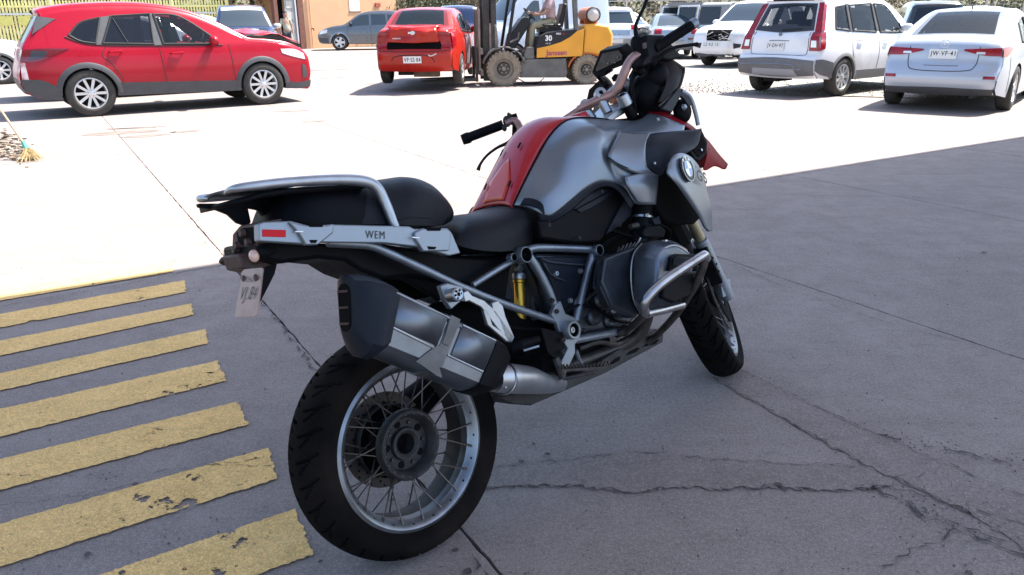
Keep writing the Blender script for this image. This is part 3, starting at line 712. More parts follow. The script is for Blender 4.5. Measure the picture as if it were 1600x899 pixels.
# pannier rail
prl = prismq('pannier_rail', [(404, 350), (412, 347), (455, 345.5), (480, 352), (524, 351), (640, 354), (648, 358), (700, 357), (707, 365), (720, 396), (702, 400), (655, 386), (600, 380), (498, 379), (480, 382), (405, 377)], -.178, .028, M_alu2, bevel=.003)
for L in ([(452, 347), (476, 352), (510, 352.5), (522, 350), (521, 364), (497, 383), (478, 383), (467, 364)], [(648, 364), (660, 357.5), (700, 358), (706, 363), (702, 392), (662, 393), (650, 374)]):
    prismq('pannier_bracket', L, -.188, .02, M_alu2, bevel=.003)
    c = (L[0][0]+L[4][0])/2
for L in ([(482, 349), (506, 350), (504, 355), (484, 355)], [(666, 355), (690, 356), (688, 361), (668, 361)], [(484, 375), (496, 375), (494, 380), (486, 380)], [(668, 385), (682, 386), (680, 390), (670, 390)]):
    prismq('bracket_slot', L, -.1895, .01, M_blk2, bevel=0)
for L in ([(462, 361), (474, 361), (474, 363), (462, 363)], [(645, 370), (656, 371), (656, 373), (645, 372)]):
    prismq('clip', L, -.191, .006, M_emw, bevel=.0005)
prismq('reflector', [(410, 358.5), (447, 359.5), (447, 371), (410, 370)], -.1795, .004, M_refl, bevel=.001)
c = Q(586, 367, -.1785); fit_text('WEM', (Q(601, 368, -.1785)-Q(571, 366.5, -.1785)).length, .019, 'lettering', M_ink, bike, frame(c, Q(600, 368, -.1785)-Q(570, 366.5, -.1785), (0, 0, 1)), .0012, .0)
# ---- tail, lights, plate
prismq('rear_fender', [(402, 377), (500, 380), (600, 381), (706, 399), (760, 402), (806, 396), (800, 420), (775, 436), (735, 447), (690, 440), (640, 432), (600, 437), (565, 424), (540, 408), (500, 404), (440, 412), (405, 404)], -.105, .21, M_black, bevel=.01)
prismq('rear_fender_side', [(520, 384), (706, 399), (800, 400), (790, 470), (735, 460), (690, 470), (640, 440)], -.09, .03, M_blk2, bevel=.004, both=True)
tl = [QX(*p, -.315) for p in ((363, 366), (374, 353), (404, 349), (402, 392), (396, 414), (376, 414), (372, 392), (362, 386))]
mb = MB(); mb.prism(tl, (.06, 0, .0)); part(mb, 'tail_light_housing', M_brn, bevel=.004)
tl = [QX(*p, -.318) for p in ((369, 364), (378, 357), (398, 355), (397, 380), (388, 384), (372, 382))]
mb = MB(); mb.prism(tl, (.01, 0, 0)); part(mb, 'tail_light_cavity', M_blk2, bevel=.001)
for p in ((382, 364), (391, 378), (371, 390), (374, 383)):
    mb = MB(); mb.lathe([(0, .012), (.008, .012), (.010, .0), (.012, -.01)], QX(*p, -.318), (-1, 0, .1), 12); part(mb, 'bulb_socket', M_brn)
mb = MB(); mb.tube([QX(396, 399, -.33), QX(404, 397, -.33)+Vector((.02, 0, 0)), Q(428, 391, -.12)], [.013, .012, .008], 12); part(mb, 'turn_signal', M_black)
mb = MB(); mb.sphere(QX(397, 400, -.335), (.012, .013, .015), 14, 8); part(mb, 'turn_signal_lens', M_lens)
mb = MB(); mb.tube([QX(372, 401, -.31), QX(360, 405, -.31), QX(351, 408, -.31), QX(346, 409, -.31)], [.008, .011, .012, .007], 12); part(mb, 'turn_signal', M_black, label='black left turn signal stub on the tail')
prismq('plate_holder', [(404, 405), (437, 398), (430, 428), (419, 450), (405, 477), (402, 470), (408, 430)], -.045, .02, M_black, bevel=.003)
prismq('plate_holder_arm', [(372, 398), (440, 384), (436, 410), (400, 424), (380, 420)], -.05, .10, M_brn, bevel=.004)
pl = [QX(*p, x) for p, x in (((378, 424), -.34), ((382, 421), -.34), ((408, 418.5), -.34), ((411, 421), -.34), ((402, 492), -.40), ((398, 495.5), -.40), ((368, 496.5), -.40), ((367, 493), -.40))]
mb = MB(); mb.prism(pl, (.003, 0, 0)); plate = part(mb, 'licence_plate', M_white, bevel=.0008)
xa = (pl[2]-pl[1]).normalized(); yd = ((pl[0]+pl[3])/2-(pl[5]+pl[6])/2); ctr = sum((p for p in pl), Vector())/8
zn = xa.cross(yd).normalized(); zn = zn if zn.x < 0 else -zn
PW = (pl[2]-pl[1]).length*1.15; PH = yd.length
fit_text('VJ.84', PW*.80, PH*.34, 'lettering', M_ink, plate, frame(ctr+zn*.0015-yd*.06, xa, yd), .0006, .0)
fit_text('CHILE', PW*.44, PH*.11, 'lettering', M_ink, plate, frame(ctr+zn*.0015+yd*.28, xa, yd), .0006, .0)
for p in ((382, 436), (401, 434)):
    mb = MB(); mb.lathe([(0, .005), (.008, .004), (.009, 0)], QX(*p, -.352), (-1, 0, 0), 12); mb.build('bolt', M_brn, plate)
# ---- silencer
def muf_sec(sr, sf, t, yo, yi, grow=0):
    """section between a rear and a front trace (top, bottom pixels) at fraction t"""
    T_ = Vector(Q(sr[0][0]+(sf[0][0]-sr[0][0])*t, sr[0][1]+(sf[0][1]-sr[0][1])*t, yo)); B_ = Vector(Q(sr[1][0]+(sf[1][0]-sr[1][0])*t, sr[1][1]+(sf[1][1]-sr[1][1])*t, yo))
    h = T_-B_; out = []
    # fractions (height, depth inward 0..1)
    for fz, fy in ((.0, .22), (.06, .08), (.14, .0), (.86, .0), (.95, .07), (1.02, .26), (1.05, .5), (1.03, .74), (.95, .93), (.8, 1), (.2, 1), (.05, .93), (-.04, .72), (-.06, .48)):
        fz = .5+(fz-.5)*(1+grow); out.append(B_+h*fz+Vector((0, (yi-yo)*fy-(grow*.04 if fy < .5 else -grow*.04), 0)))
    return out
RR = ((625, 453), (592, 549)); FR = ((776, 528), (742, 609))
mb = MB(); mb.grid([muf_sec(RR, FR, t, -.305, -.185) for t in (-.06, 0, .1, .3, .5, .7, .9, 1.0, 1.08)], closeu=True, cap=True)
muf = part(mb, 'silencer', M_muf, sharp=28)
# pressed panels on the outer face
def mufpt(t, hz, dy=0):
    T_ = Q(RR[0][0]+(FR[0][0]-RR[0][0])*t, RR[0][1]+(FR[0][1]-RR[0][1])*t, -.305); B_ = Q(RR[1][0]+(FR[1][0]-RR[1][0])*t, RR[1][1]+(FR[1][1]-RR[1][1])*t, -.305)
    return B_+(T_-B_)*hz+Vector((0, dy, 0))
def ridge(L, r=.0045):
    mb = MB(); mb.tube([mufpt(a, b, -.001) for a, b in L], r, 8); mb.build('pressed_edge', M_alu, muf)
ridge([(-.02, .44), (-.02, .93), (.53, .94), (.50, .38), (-.02, .42)], .003)
ridge([(.66, .93), (1.0, .94)], .0028); ridge([(.63, .36), (1.0, .34)], .0028)
mb = MB(); mb.grid([[mufpt(a, b, -.0025) for a in (-.01, .25, .50)] for b in (.43, .65, .92)]); mb.build('panel', mat('polished panel', (.155, .175, .205), .40, metal=.95, var=.12, vscale=12), muf, solid=.002)
mb = MB(); mb.grid([[mufpt(a, b, -.0025) for a in (.66, .82, 1.0)] for b in (.37, .65, .92)]); mb.build('panel', MAT['polished panel'], muf, solid=.002)
# strap round the can
mb = MB(); mb.grid([muf_sec(RR, FR, t, -.306, -.184, .035) for t in (.53, .535, .62, .625)], closeu=True, cap=True); mb.build('strap', M_mufd, muf, sharp=28)
for L in ([(.50, .45), (.56, .45), (.56, .2), (.66, -.03), (.60, -.03), (.42, .04), (.36, .06)], [(.52, 1.0), (.62, 1.0), (.60, .5), (.54, .5)]):
    mb = MB(); mb.prism([mufpt(a, b, -.001) for a, b in L], (0, -.0035, 0)); mb.build('strap_arm', M_mufd, muf, bevel=.001)
# plastic end cap
secs = []
RE = ((549, 437), (549, 525))
for t, g, yo, yi in ((-.27, -.05, -.305, -.185), (-.14, .06, -.31, -.18), (.0, .08, -.312, -.178), (.06, .05, -.310, -.18)):
    secs.append(muf_sec(RR, FR, t, yo, yi, g))
rear_ = [p for p in secs[0]]
capm = MB()
cs = []
for (tp, bt, yo, yi, g) in (((548, 438), (552, 522), -.275, -.215, 0), ((556, 434), (566, 536), -.29, -.20, .02), ((582, 434), (582, 553), -.307, -.185, .02), ((612, 443), (598, 556), -.311, -.18, .02), ((628, 450), (608, 548), -.311, -.18, .0)):
    s = (tp, bt); cs.append(muf_sec(s, s, 0, yo, yi, g))
capm.grid(cs, closeu=True, cap=True); cap = part(capm, 'silencer_end_cap', M_dgrey, sharp=32)
mb = MB(); rf = cs[0]; cc = sum(rf, Vector())/len(rf); mb.prism([cc+(p-cc)*.82+Vector((-.0035, 0, 0)) for p in rf], (.004, 0, 0)); mb.build('outlet', M_blk2, cap)
for k in (.16, .5, .84):
    a = rf[1]+(rf[4]-rf[1])*k; b = rf[11]+(rf[8]-rf[11])*k; mb = MB(); mb.beam(a.lerp(b, .12)+Vector((-.004, 0, 0)), b.lerp(a, .12)+Vector((-.004, 0, 0)), .006, .005); mb.build('outlet_bar', M_brn, cap)
mb = MB(); mb.grid([muf_sec(RR, FR, t, yo, yi, g) for t, yo, yi, g in ((1.02, -.308, -.182, .03), (1.04, -.309, -.181, .035), (1.14, -.305, -.185, .0), (1.22, -.29, -.2, -.25))], closeu=True, cap=True); part(mb, 'silencer_front_cap', M_black, sharp=32)
mb = MB(); mb.tube([Q(772, 592, -.245), Q(792, 592, -.24), Q(825, 594, -.22), Q(852, 600, -.18), Q(875, 600, -.12)], [.036, .042, .040, .030, .024], 20, smooth=5); part(mb, 'exhaust_pipe', M_alu, sharp=50)
mb = MB(); mb.lathe([(.0435, -.003), (.046, -.002), (.046, .003), (.0435, .004)], Q(787, 592, -.24), Q(825, 594, -.22)-Q(792, 592, -.24), 24); part(mb, 'exhaust_clamp', M_chrome)
mb = MB()
for q in ((790, 606, -.275), (849, 606, -.215)): mb.sphere(Q(*q), .004, 8, 5)
part(mb, 'screw', M_chrome)
# ---- silencer hanger
mb = MB(); c = Q(711, 461, -.225); mb.lathe([(0, .012), (.005, .012), (.006, .018), (.014, .019), (.018, .015), (.019, .0), (.017, -.05)], c, (-.1, -1, .1), 28); hg = part(mb, 'hanger_bush', M_alu)
mb = MB()
for k in range(6):
    a = k*pi/3; mb.lathe([(0, .0198), (.0032, .0195), (.0034, .015)], c+Vector((.0105*cos(a), 0, .0105*sin(a))), (-.1, -1, .1), 8)
mb.lathe([(0, .0185), (.0045, .0185)], c, (-.1, -1, .1), 10)
mb.build('bush_hole', M_blk2, hg, kind='stuff')
prismq('hanger_bracket', [(688, 447), (700, 443), (724, 448), (722, 470), (705, 484), (696, 470)], -.20, .02, M_alu2, bevel=.003)
# ---- frame tubes
tubeq('subframe_tube', [(512, 379, -.15), (545, 381, -.15), (578, 384, -.15), (606, 395, -.15), (660, 420, -.15), (720, 448, -.15), (790, 476, -.15), (868, 502, -.155)], .0115, M_fr, both=True)
tubeq('subframe_brace', [(738, 446, -.145), (770, 426, -.145), (800, 408, -.145)], .0095, M_fr, both=True)
tubeq('frame_tube', [(822, 394, -.150), (842, 425, -.150), (858, 455, -.150), (868, 480, -.150), (886, 506, -.150)], .0135, M_fr, both=True)
tubeq('frame_tube', [(824, 391, -.15), (840, 387.5, -.15), (880, 388, -.15), (926, 390, -.15)], .0125, M_fr, both=True)
tubeq('frame_tube', [(925, 398, -.152), (912, 450, -.155), (899, 502, -.158)], .0125, M_fr, both=True)
tubeq('frame_tube', [(898, 531, -.155), (930, 525, -.155), (962, 519, -.155)], .0135, M_alu2, both=True)
def ringpart(px, py, y, ro, ri, d, mt, name='frame_socket', tilt=(0, -1, .05)):
    mb = MB(); mb.lathe([(ro, -d), (ro, d*.8), (ro-.002, d), (ri+.001, d), (ri, d*.8), (ri, -d*.6), (0, -d*.6)], Q(px, py, y), tilt, 28, ms=[0, 0, 0, 0, 1, 1, 1]); o = part(mb, name, [mt, M_blk2]); mir(o); return o
ringpart(817, 399, -.165, .0245, .0205, .018, M_fr); ringpart(800, 403, -.16, .013, .010, .012, M_fr); ringpart(932, 392, -.165, .0195, .0155, .016, M_fr)
ringpart(892, 516, -.185, .0290, .0200, .016, M_alu2, 'pivot_ring')
mb = MB(); mb.lathe([(0, .006), (.004, .006), (.005, .009), (.009, .009), (.011, 0)], Q(892, 516, -.185), (0, -1, .05), 14); o = part(mb, 'pivot_bolt', M_alu)
prismq('pivot_plate', [(876, 470), (884, 490), (900, 497), (908, 512), (906, 532), (899, 538), (899, 552), (884, 585), (873, 574), (888, 545), (877, 528), (870, 505), (862, 492), (868, 478)], -.168, .018, M_alu2, bevel=.003, both=True)
prismq('heel_plate', [(846, 512), (880, 520), (884, 545), (880, 560), (868, 562), (856, 552)], -.18, .012, M_black, bevel=.003, both=True)
for q in ((869, 487, -.178), (862, 470, -.16), (879, 550, -.19), (879, 532, -.19), (912, 516, -.17)):
    mb = MB(); mb.lathe([(0, .003), (.003, .003), (.0035, .007), (.007, .007), (.008, 0)], Q(*q), (0, -1, .1), 10); part(mb, 'bolt', M_hub)
# passenger peg bracket (light cast aluminium)
for L in ([(724, 458), (731, 454), (738, 462), (757, 470), (775, 486), (804, 527), (796, 533), (779, 515), (752, 480), (733, 470), (727, 472)],
          [(769, 474), (778, 470), (786, 478), (790, 494), (804, 527), (800, 536), (792, 533), (780, 500), (771, 488)],
          [(756, 486), (762, 508), (792, 534), (800, 536), (799, 529), (770, 508), (764, 490), (757, 482)]):
    prismq('passenger_peg_bracket', L, -.185, .012, M_alu, bevel=.002)
mb = MB(); mb.tube([Q(800, 545, -.19), Q(815, 538, -.21), Q(842, 530, -.225)], [.011, .014, .010], 10); part(mb, 'passenger_peg', M_black)
mb = MB(); mb.tube([Q(818, 548, -.20), Q(842, 541, -.22)], .004, 8); part(mb, 'peg_lever', M_alu)
# ---- shock absorber
mb = MB(); a, b = Q(811, 436, -.04), Q(813, 500, -.04); ax = (a-b); L_ = ax.length
mb.lathe([(.0, 0), (.019, 0), (.019, L_*.3), (.021, L_*.31), (.021, L_*.34), (.0175, L_*.35), (.0175, L_*.9), (.02, L_*.92), (.02, L_*.98)], b, ax, 24); part(mb, 'shock_absorber', M_gold)
mb = MB(); mb.lathe([(.0205, 0), (.022, .006), (.020, .018), (.010, .024), (0, .026)], a, ax, 24); mb.lathe([(.012, -.008), (.012, .008), (.006, .008), (.006, -.008)], a+ax.normalized()*.035, (0, 1, 0), 16, closed=True); part(mb, 'shock_top', M_alu)
mb = MB(); pts = []
for i in range(140):
    t = i/139; an = t*2*pi*5; pts.append(b-ax.normalized()*(.0+t*.12)+Vector((cos(an)*.030, sin(an)*.030, 0)))
mb.tube(pts, .0045, 8); part(mb, 'shock_spring', M_blk2)
prismq('shock_reservoir', [(768, 446), (776, 436), (796, 438), (804, 460), (800, 472), (776, 462)], -.075, .05, M_dgrey, bevel=.005)
mb = MB(); mb.tube([Q(832, 462, -.05), Q(832, 480, -.05)], .016, 12); mb.tube([Q(832, 480, -.05), Q(834, 500, -.05)], .020, 12); part(mb, 'brake_fluid_pot', M_hub)
mb = MB(); mb.tube([Q(776, 425, -.05), Q(779, 440, -.05)], .010, 10); part(mb, 'hose', M_black)
mb = MB(); mb.tube([Vector((.03, .12, .33)), Vector((.20, .12, .38)), Vector((.40, .11, .44)), Vector((.56, .08, .47))], [.06, .05, .055, .06], 14, smooth=4); part(mb, 'swingarm', M_blk2)
mb = MB(); mb.tube([Vector((.10, .02, .62)), Vector((.25, .02, .60)), Vector((.42, .01, .52)), Vector((.55, 0, .45))], [.02, .06, .08, .09], 12, smooth=4); part(mb, 'inner_fender', M_blk2)
# ---- engine
def blockq(name, secs, mt, bevel=.006, both=False, sharp=30):
    """loft between pixel polygons at given y"""
    rows = [[Q(px, py, y) for px, py in L] for L, y in secs]; mb = MB(); mb.grid(rows, closeu=True, cap=True); o = part(mb, name, mt, bevel=bevel, sharp=sharp)
    if both: mir(o)
    return o
prismq('crankcase', [(838, 396), (930, 400), (985, 392), (1010, 430), (1012, 480), (975, 515), (905, 522), (868, 500), (850, 450)], -.125, .25, M_eng, bevel=.01)
prismq('clutch_cover', [(843, 402), (920, 402), (914, 430), (903, 475), (888, 492), (872, 470), (862, 440)], -.135, .02, M_dgrey, bevel=.006, both=True)
for L in ([(846, 404, -.14), (862, 410, -.14), (905, 414, -.14), (918, 413, -.14)], [(850, 412, -.14), (862, 430, -.14), (884, 440, -.14)]): tubeq('cover_rib', L, .003, M_eng, seg=8)
blockq('cylinder', [([(930, 408), (978, 390), (998, 420), (996, 478), (965, 495), (940, 480), (926, 450)], -.13), ([(938, 404), (992, 384), (1010, 410), (1010, 478), (985, 498), (950, 482), (934, 445)], -.24), ([(946, 404), (998, 384), (1014, 405), (1014, 480), (992, 496), (958, 480), (940, 440)], -.262)], M_eng, .006, True)
for k in range(7):
    y = -.150-.016*k; L = [(930+k*2.2, 408-k*.8), (979+k*2.8, 388-k*.8), (1000+k*2, 420-k*2), (998+k*2, 480), (966+k*3.4, 498), (939+k*2, 482), (925+k*2, 450)]
    prismq('cooling_fin', L, y, -.005, M_eng, bevel=.0015, both=True)
for L in ([(933, 432, -.21), (952, 428, -.22), (958, 418, -.225), (975, 394, -.23)], [(952, 436, -.235), (955, 447, -.24), (974, 445, -.25)], [(958, 452, -.235), (966, 462, -.24), (971, 480, -.24), (975, 488, -.24)]): tubeq('casting_rib', L, .0045, M_eng, seg=8)
head = blockq('cylinder_head_cover', [
 ([(986, 398), (1000, 382), (1022, 376), (1038, 390), (1044, 440), (1030, 478), (1002, 494), (988, 470)], -.262),
 ([(992, 398), (1006, 380), (1040, 374), (1062, 386), (1070, 430), (1056, 474), (1012, 494), (992, 470)], -.30),
 ([(1008, 398), (1020, 382), (1054, 378), (1074, 390), (1082, 420), (1074, 462), (1030, 484), (1008, 466)], -.365),
 ([(1028, 402), (1036, 388), (1058, 384), (1074, 394), (1081, 414), (1074, 448), (1040, 468), (1026, 450)], -.405)], mat('valve cover grey', (.12, .14, .175), .34, metal=.6, var=.25, vscale=14, bump=.05, dirt=(.05, .045, .045), dscale=8, dcut=.62), .008, True, 40)
prismq('cylinder_seal', [(985, 396), (1000, 379), (1024, 372), (1042, 388), (1048, 440), (1032, 482), (1001, 498), (985, 470)], -.262, -.006, M_blk2, bevel=.001, both=True)
prismq('plug_cover', [(1044, 402), (1052, 397), (1078, 398), (1083, 408), (1080, 418), (1040, 424)], -.405, -.012, M_black, bevel=.003, both=True)
prismq('plug_cover_inset', [(1052, 404), (1058, 401), (1076, 402), (1078, 408), (1058, 415), (1050, 415)], -.417, -.004, M_dgrey, bevel=.001, both=True)
prismq('head_lower_guard', [(1030, 436), (1060, 428), (1082, 424), (1070, 462), (1046, 474), (1028, 466)], -.40, -.018, M_black, bevel=.005, both=True)
for q, rr in (((1037, 381, -.325), .011), ((1018, 446, -.335), .010)):
    mb = MB(); c = Q(*q); mb.lathe([(0, .006), (rr*.35, .006), (rr*.4, .014), (rr*.8, .014), (rr, .008), (rr*1.3, .004), (rr*1.5, 0)], c, (0, -1, .25), 18, ms=[0, 0, 1, 1, 1, 0]); part(mb, 'cover_bolt', [M_blk2, M_chrome])
mb = MB(); mb.lathe([(0, .006), (.018, .005), (.021, 0)], Q(1012, 392, -.315), (-.2, -.75, .6), 22); part(mb, 'oil_filler_cap', M_blk2)
M_edge = mat('highlight and bolt metal', (.30, .33, .37), .35, metal=.8)  # pale metal for tubes painting highlights on casting edges; bolts share it
for L in ([(1003, 381, -.285), (990, 398, -.29), (986, 430, -.285), (990, 468, -.28), (1001, 490, -.285)], [(1030, 446, -.398), (1026, 412, -.398), (1036, 390, -.40), (1056, 384, -.402), (1076, 396, -.402)], [(1016, 470, -.35), (1008, 440, -.345), (1006, 405, -.35), (1018, 384, -.35)], [(992, 470, -.302), (1012, 492, -.30), (1050, 476, -.33)]): tubeq('edge_highlight', L, .0028, M_edge, seg=6)
for k in range(6): tubeq('fin_highlight', [(960+6.5*k, 401-3.1*k, -.17-.014*k), (965+6.5*k, 394-3.1*k, -.17-.014*k), (968+6.5*k, 387-3.1*k, -.17-.014*k)], .0032, M_edge, seg=6, smooth=2)  # bright lines standing in for glints along the fins
for k in range(5): tubeq('lower_fin', [(972+5*k, 470+2*k, -.20-.012*k), (966+5*k, 484+2*k, -.20-.012*k), (972+5*k, 496, -.20-.012*k)], .0035, M_eng, seg=6, smooth=2)
for q in ((958, 486, -.24), (944, 446, -.18), (1010, 478, -.32), (1064, 466, -.34), (868, 428, -.16), (906, 424, -.16), (890, 470, -.16)):
    mb = MB(); mb.lathe([(0, .004), (.003, .004), (.0035, .008), (.007, .008), (.009, 0)], Q(*q), (0, -1, .1), 10); part(mb, 'bolt', M_edge)
tubeq('cable', [(868, 500, -.14), (900, 478, -.16), (930, 482, -.17), (960, 500, -.16), (990, 505, -.14)], .005, M_black, seg=8)
tubeq('cable', [(745, 470, -.1), (770, 500, -.1), (800, 512, -.11), (845, 515, -.12)], .006, M_black, seg=8)
tubeq('cable', [(820, 404, -.12), (838, 440, -.1), (846, 470, -.1), (850, 505, -.11)], .005, M_black, seg=8)
tubeq('hose', [(905, 545, -.13), (935, 535, -.14), (965, 538, -.14), (1000, 520, -.13)], .008, M_rust, seg=8)
# throttle body and clamp
mb = MB(); mb.tube([Q(1004, 318, -.20), Q(1003, 340, -.20), Q(1000, 362, -.205), Q(992, 385, -.215)], [.036, .034, .032, .03], 18); part(mb, 'throttle_body', M_black)
mb = MB(); mb.lathe([(.0365, 0), (.0385, .001), (.0385, .008), (.0365, .009)], Q(1003, 342, -.20), Q(1004, 318, -.2)-Q(1003, 340, -.2), 24); mb.box(Q(1010, 336, -.235), (.02, .006, .008)); part(mb, 'hose_clamp', M_chrome)
mb = MB(); mb.lathe([(.035, 0), (.0375, .001), (.0375, .006), (.035, .007)], Q(1001, 356, -.203), (0, 0, 1), 24); part(mb, 'hose_clamp', M_hub)
prismq('injector_rail', [(1004, 362), (1012, 352), (1032, 352), (1041, 360), (1038, 372), (1006, 372)], -.25, .05, M_black, bevel=.006)
prismq('sensor_plug', [(1020, 342), (1030, 338), (1034, 350), (1024, 352)], -.25, .03, M_dgrey, bevel=.003)
mb = MB(); mb.tube([Q(985, 354, -.235), Q(996, 352, -.235)], .009, 10); part(mb, 'hose_joint', M_hub)
tubeq('cable', [(1030, 350, -.24), (1045, 358, -.22), (1048, 368, -.2), (1040, 380, -.2)], .004, M_blk2, seg=6)
tubeq('cable', [(955, 360, -.18), (975, 366, -.2), (1000, 374, -.22)], .006, M_blk2, seg=6)
tubeq('cable', [(940, 385, -.15), (960, 372, -.17), (985, 366, -.19)], .010, M_blk2, seg=8)
# starter / clutch lump below cylinder and pipework
for q, rr in (((905, 480, -.14), .035), ((935, 468, -.15), .03), ((925, 495, -.13), .03), ((950, 500, -.12), .03)):
    mb = MB(); mb.lathe([(0, .02), (rr*.7, .02), (rr, .012), (rr, -.05)], Q(*q), (0, -1, .1), 18); part(mb, 'engine_cover', M_eng)
tubeq('hose', [(915, 470, -.16), (935, 455, -.17), (945, 470, -.17), (940, 488, -.16)], .006, M_hub, seg=8)
for (px, py) in ((948, 490), (956, 487), (964, 484), (972, 492), (978, 490)): tubeq('cable', [(px, py, -.19), (px+8, py-22, -.2)], .003, M_hub, seg=6, smooth=0)
# exhaust header below
tubeq('exhaust_header', [(1015, 480, -.22), (1000, 520, -.16), (960, 545, -.10), (880, 575, -.08), (850, 596, -.15)], .022, M_rust, seg=14)
mb = MB(); mb.box((.66, 0, .40), (.4, .16, .14)); part(mb, 'sump', M_blk2, bevel=.02)
# ---- crash bar
tubeq('crash_bar', [(1008, 489, -.41), (1006, 478, -.43), (1014, 462, -.445), (1036, 441, -.46), (1066, 420, -.47), (1094, 402, -.475), (1101, 399, -.472), (1104, 405, -.465)], .0140, M_chrome, seg=14, both=True)
tubeq('crash_bar', [(1103, 402, -.468), (1094, 430, -.44), (1076, 462, -.38), (1056, 492, -.28), (1030, 520, -.17), (1008, 538, -.11)], .0125, M_rust, seg=12, both=True)
tubeq('crash_bar', [(1010, 491, -.412), (1036, 485, -.40), (1066, 477, -.375)], .0125, M_chrome, seg=12, smooth=2, both=True)
tubeq('crash_bar', [(1008, 489, -.41), (1000, 499, -.34), (985, 512, -.22), (968, 521, -.17)], .0125, M_rust, seg=12, both=True)
for q in ((965, 519, -.157), (975, 517, -.165)):
    mb = MB(); mb.lathe([(.0155, -.008), (.0185, -.007), (.0185, .007), (.0155, .008)], Q(*q), (1, 0, .08), 16); part(mb, 'bar_clamp', M_rust)
# ---- skid plate, footpeg
prismq('skid_plate', [(780, 621), (800, 632), (830, 634), (945, 584), (1036, 535), (1037, 522), (1030, 514), (990, 530), (945, 560), (900, 588), (850, 606)], -.125, .25, M_hub, bevel=.004)
for L in ([(1002, 543), (1010, 538), (1026, 530), (1030, 532), (1024, 538)], [(978, 556), (984, 549), (997, 543), (1000, 545), (993, 551)], [(950, 571), (962, 560), (970, 557), (968, 563), (958, 569)]): prismq('skid_slot', L, -.1265, .004, M_blk2, bevel=0)
mb = MB(); mb.beam(Q(878, 578, -.20), Q(948, 573, -.30), .022, .008); fp = part(mb, 'footpeg', M_rust)
a, b = Q(878, 577, -.20), Q(948, 572, -.30)
for k in range(14):
    p = a.lerp(b, k/13); mb = MB(); mb.box(p+Vector((.010, 0, .007)), (.004, .005, .009)); mb.box(p+Vector((-.010, 0, .007)), (.004, .005, .009)); mb.build('peg_tooth', M_rust, fp)
mb = MB(); mb.tube([Q(868, 560, -.17), Q(874, 575, -.18), Q(880, 592, -.19)], .012, 8); mb.tube([Q(880, 592, -.19), Q(900, 588, -.22), Q(930, 582, -.24)], .006, 8); part(mb, 'brake_pedal', M_rust)
tubeq('strut', [(900, 548, -.16), (905, 562, -.15), (914, 575, -.14)], .007, M_alu2, seg=8)
prismq('lower_bracket', [(850, 556), (872, 560), (880, 598), (862, 606), (846, 590)], -.14, .10, M_blk2, bevel=.006)
# side stand on the left
mb = MB(); mb.tube([Vector((.50, .12, .34)), Vector((.44, .19, .17)), Vector((.40, .25, .068))], [.014, .012, .012], 10); mb.build('side_stand', M_black, bike)
gl = BI @ Vector((0, 0, 0))
# ---- front end (turned with the bars)
def S_(x, y, z): return SM @ Vector((x, y, z))
def axp(t, y, fx=.0): # along fork, t in m from axle up
    return S_(WB-sin(RAKE)*t+fx, y, .325+cos(RAKE)*t)
for y in (-.098, .098):
    mb = MB(); mb.tube([axp(.22, y), axp(.74, y)], .0215, 16); part(mb, 'fork_tube', M_gold2)
    mb = MB(); mb.tube([axp(-.03, y), axp(.05, y), axp(.2, y), axp(.27, y)], [.026, .028, .028, .030], 16); mb.box(axp(.02, y), (.07, .03, .06)); part(mb, 'fork_slider', M_alu2, bevel=.003)
    s = -1 if y < 0 else 1
    mb = MB()
    for (px, pz, sx, sz) in ((-.10, .14, .055, .13), (-.115, .19, .04, .05), (-.085, .085, .045, .06)):
        mb.box((WB+px, y*.86, .325+pz), (sx, .06, sz), 0, Matrix.Rotation(-.4, 3, 'Y'))
    for (px, pz) in ((-.10, .10), (-.12, .16), (-.11, .2), (-.08, .13)):
        mb.lathe([(0, .006), (.006, .006), (.008, 0)], (WB+px, y*.86+s*.03, .325+pz), (0, s, 0), 10)
    mb.v = [tuple(SM @ Vector(v)) for v in mb.v]; part(mb, 'brake_caliper', M_black, bevel=.005)
mb = MB(); mb.tube([S_(WB, -.11, .325), S_(WB, .11, .325)], .014, 12); part(mb, 'front_axle', M_hub)
g_ = []
for k in range(17):
    th = radians(20+k*8.2); g_.append([S_(WB+cos(th)*(.345-.03*abs(t)**2), .07*t, .325+sin(th)*(.345-.03*abs(t)**2)) for t in (-1, -.6, 0, .6, 1)])
mb = MB(); mb.grid(g_); part(mb, 'front_mudguard', M_black, solid=.004)
mb = MB(); mb.tube([S_(1.1, -.05, .72), S_(1.18, -.05, .60)], .05, 10); mb.tube([S_(1.1, 0, .55), S_(1.3, 0, .60)], .05, 10); part(mb, 'telelever_arm', M_blk2)
# handlebar
HB = [(905, 172, .075), (922, 163, .03), (940, 154, -.01), (958, 146, -.045), (968, 132, -.07), (978, 108, -.095), (988, 92, -.11), (1003, 83, -.13), (1020, 74, -.15)]
mb = MB(); mb.tube(QS(HB), .0168, 16, smooth=5); part(mb, 'handlebar', M_bar)
mb = MB(); mb.tube([Q(905, 172, .075), Vector((1.03, .16, 1.13)), Vector((.955, .24, 1.115)), Q(806, 189, .30), Q(790, 193, .33)], .0130, 14, smooth=5); part(mb, 'handlebar', M_bar)
mb = MB(); a, b = Q(1023, 76, -.155), Q(1083, 38, -.24); mb.tube([a, a.lerp(b, .02), a.lerp(b, .95), b], [.020, .0185, .0180, .017], 16); part(mb, 'throttle_grip', M_black)
mb = MB(); d = (b-a).normalized(); mb.lathe([(0, .014), (.006, .014), (.007, .008), (.010, .008), (.012, .016), (.017, .015), (.019, .008), (.019, -.006), (.017, -.008)], b, d, 22, ms=[1, 1, 0, 0, 0, 0, 0, 0]); part(mb, 'bar_end', [M_alu2, M_blk2])
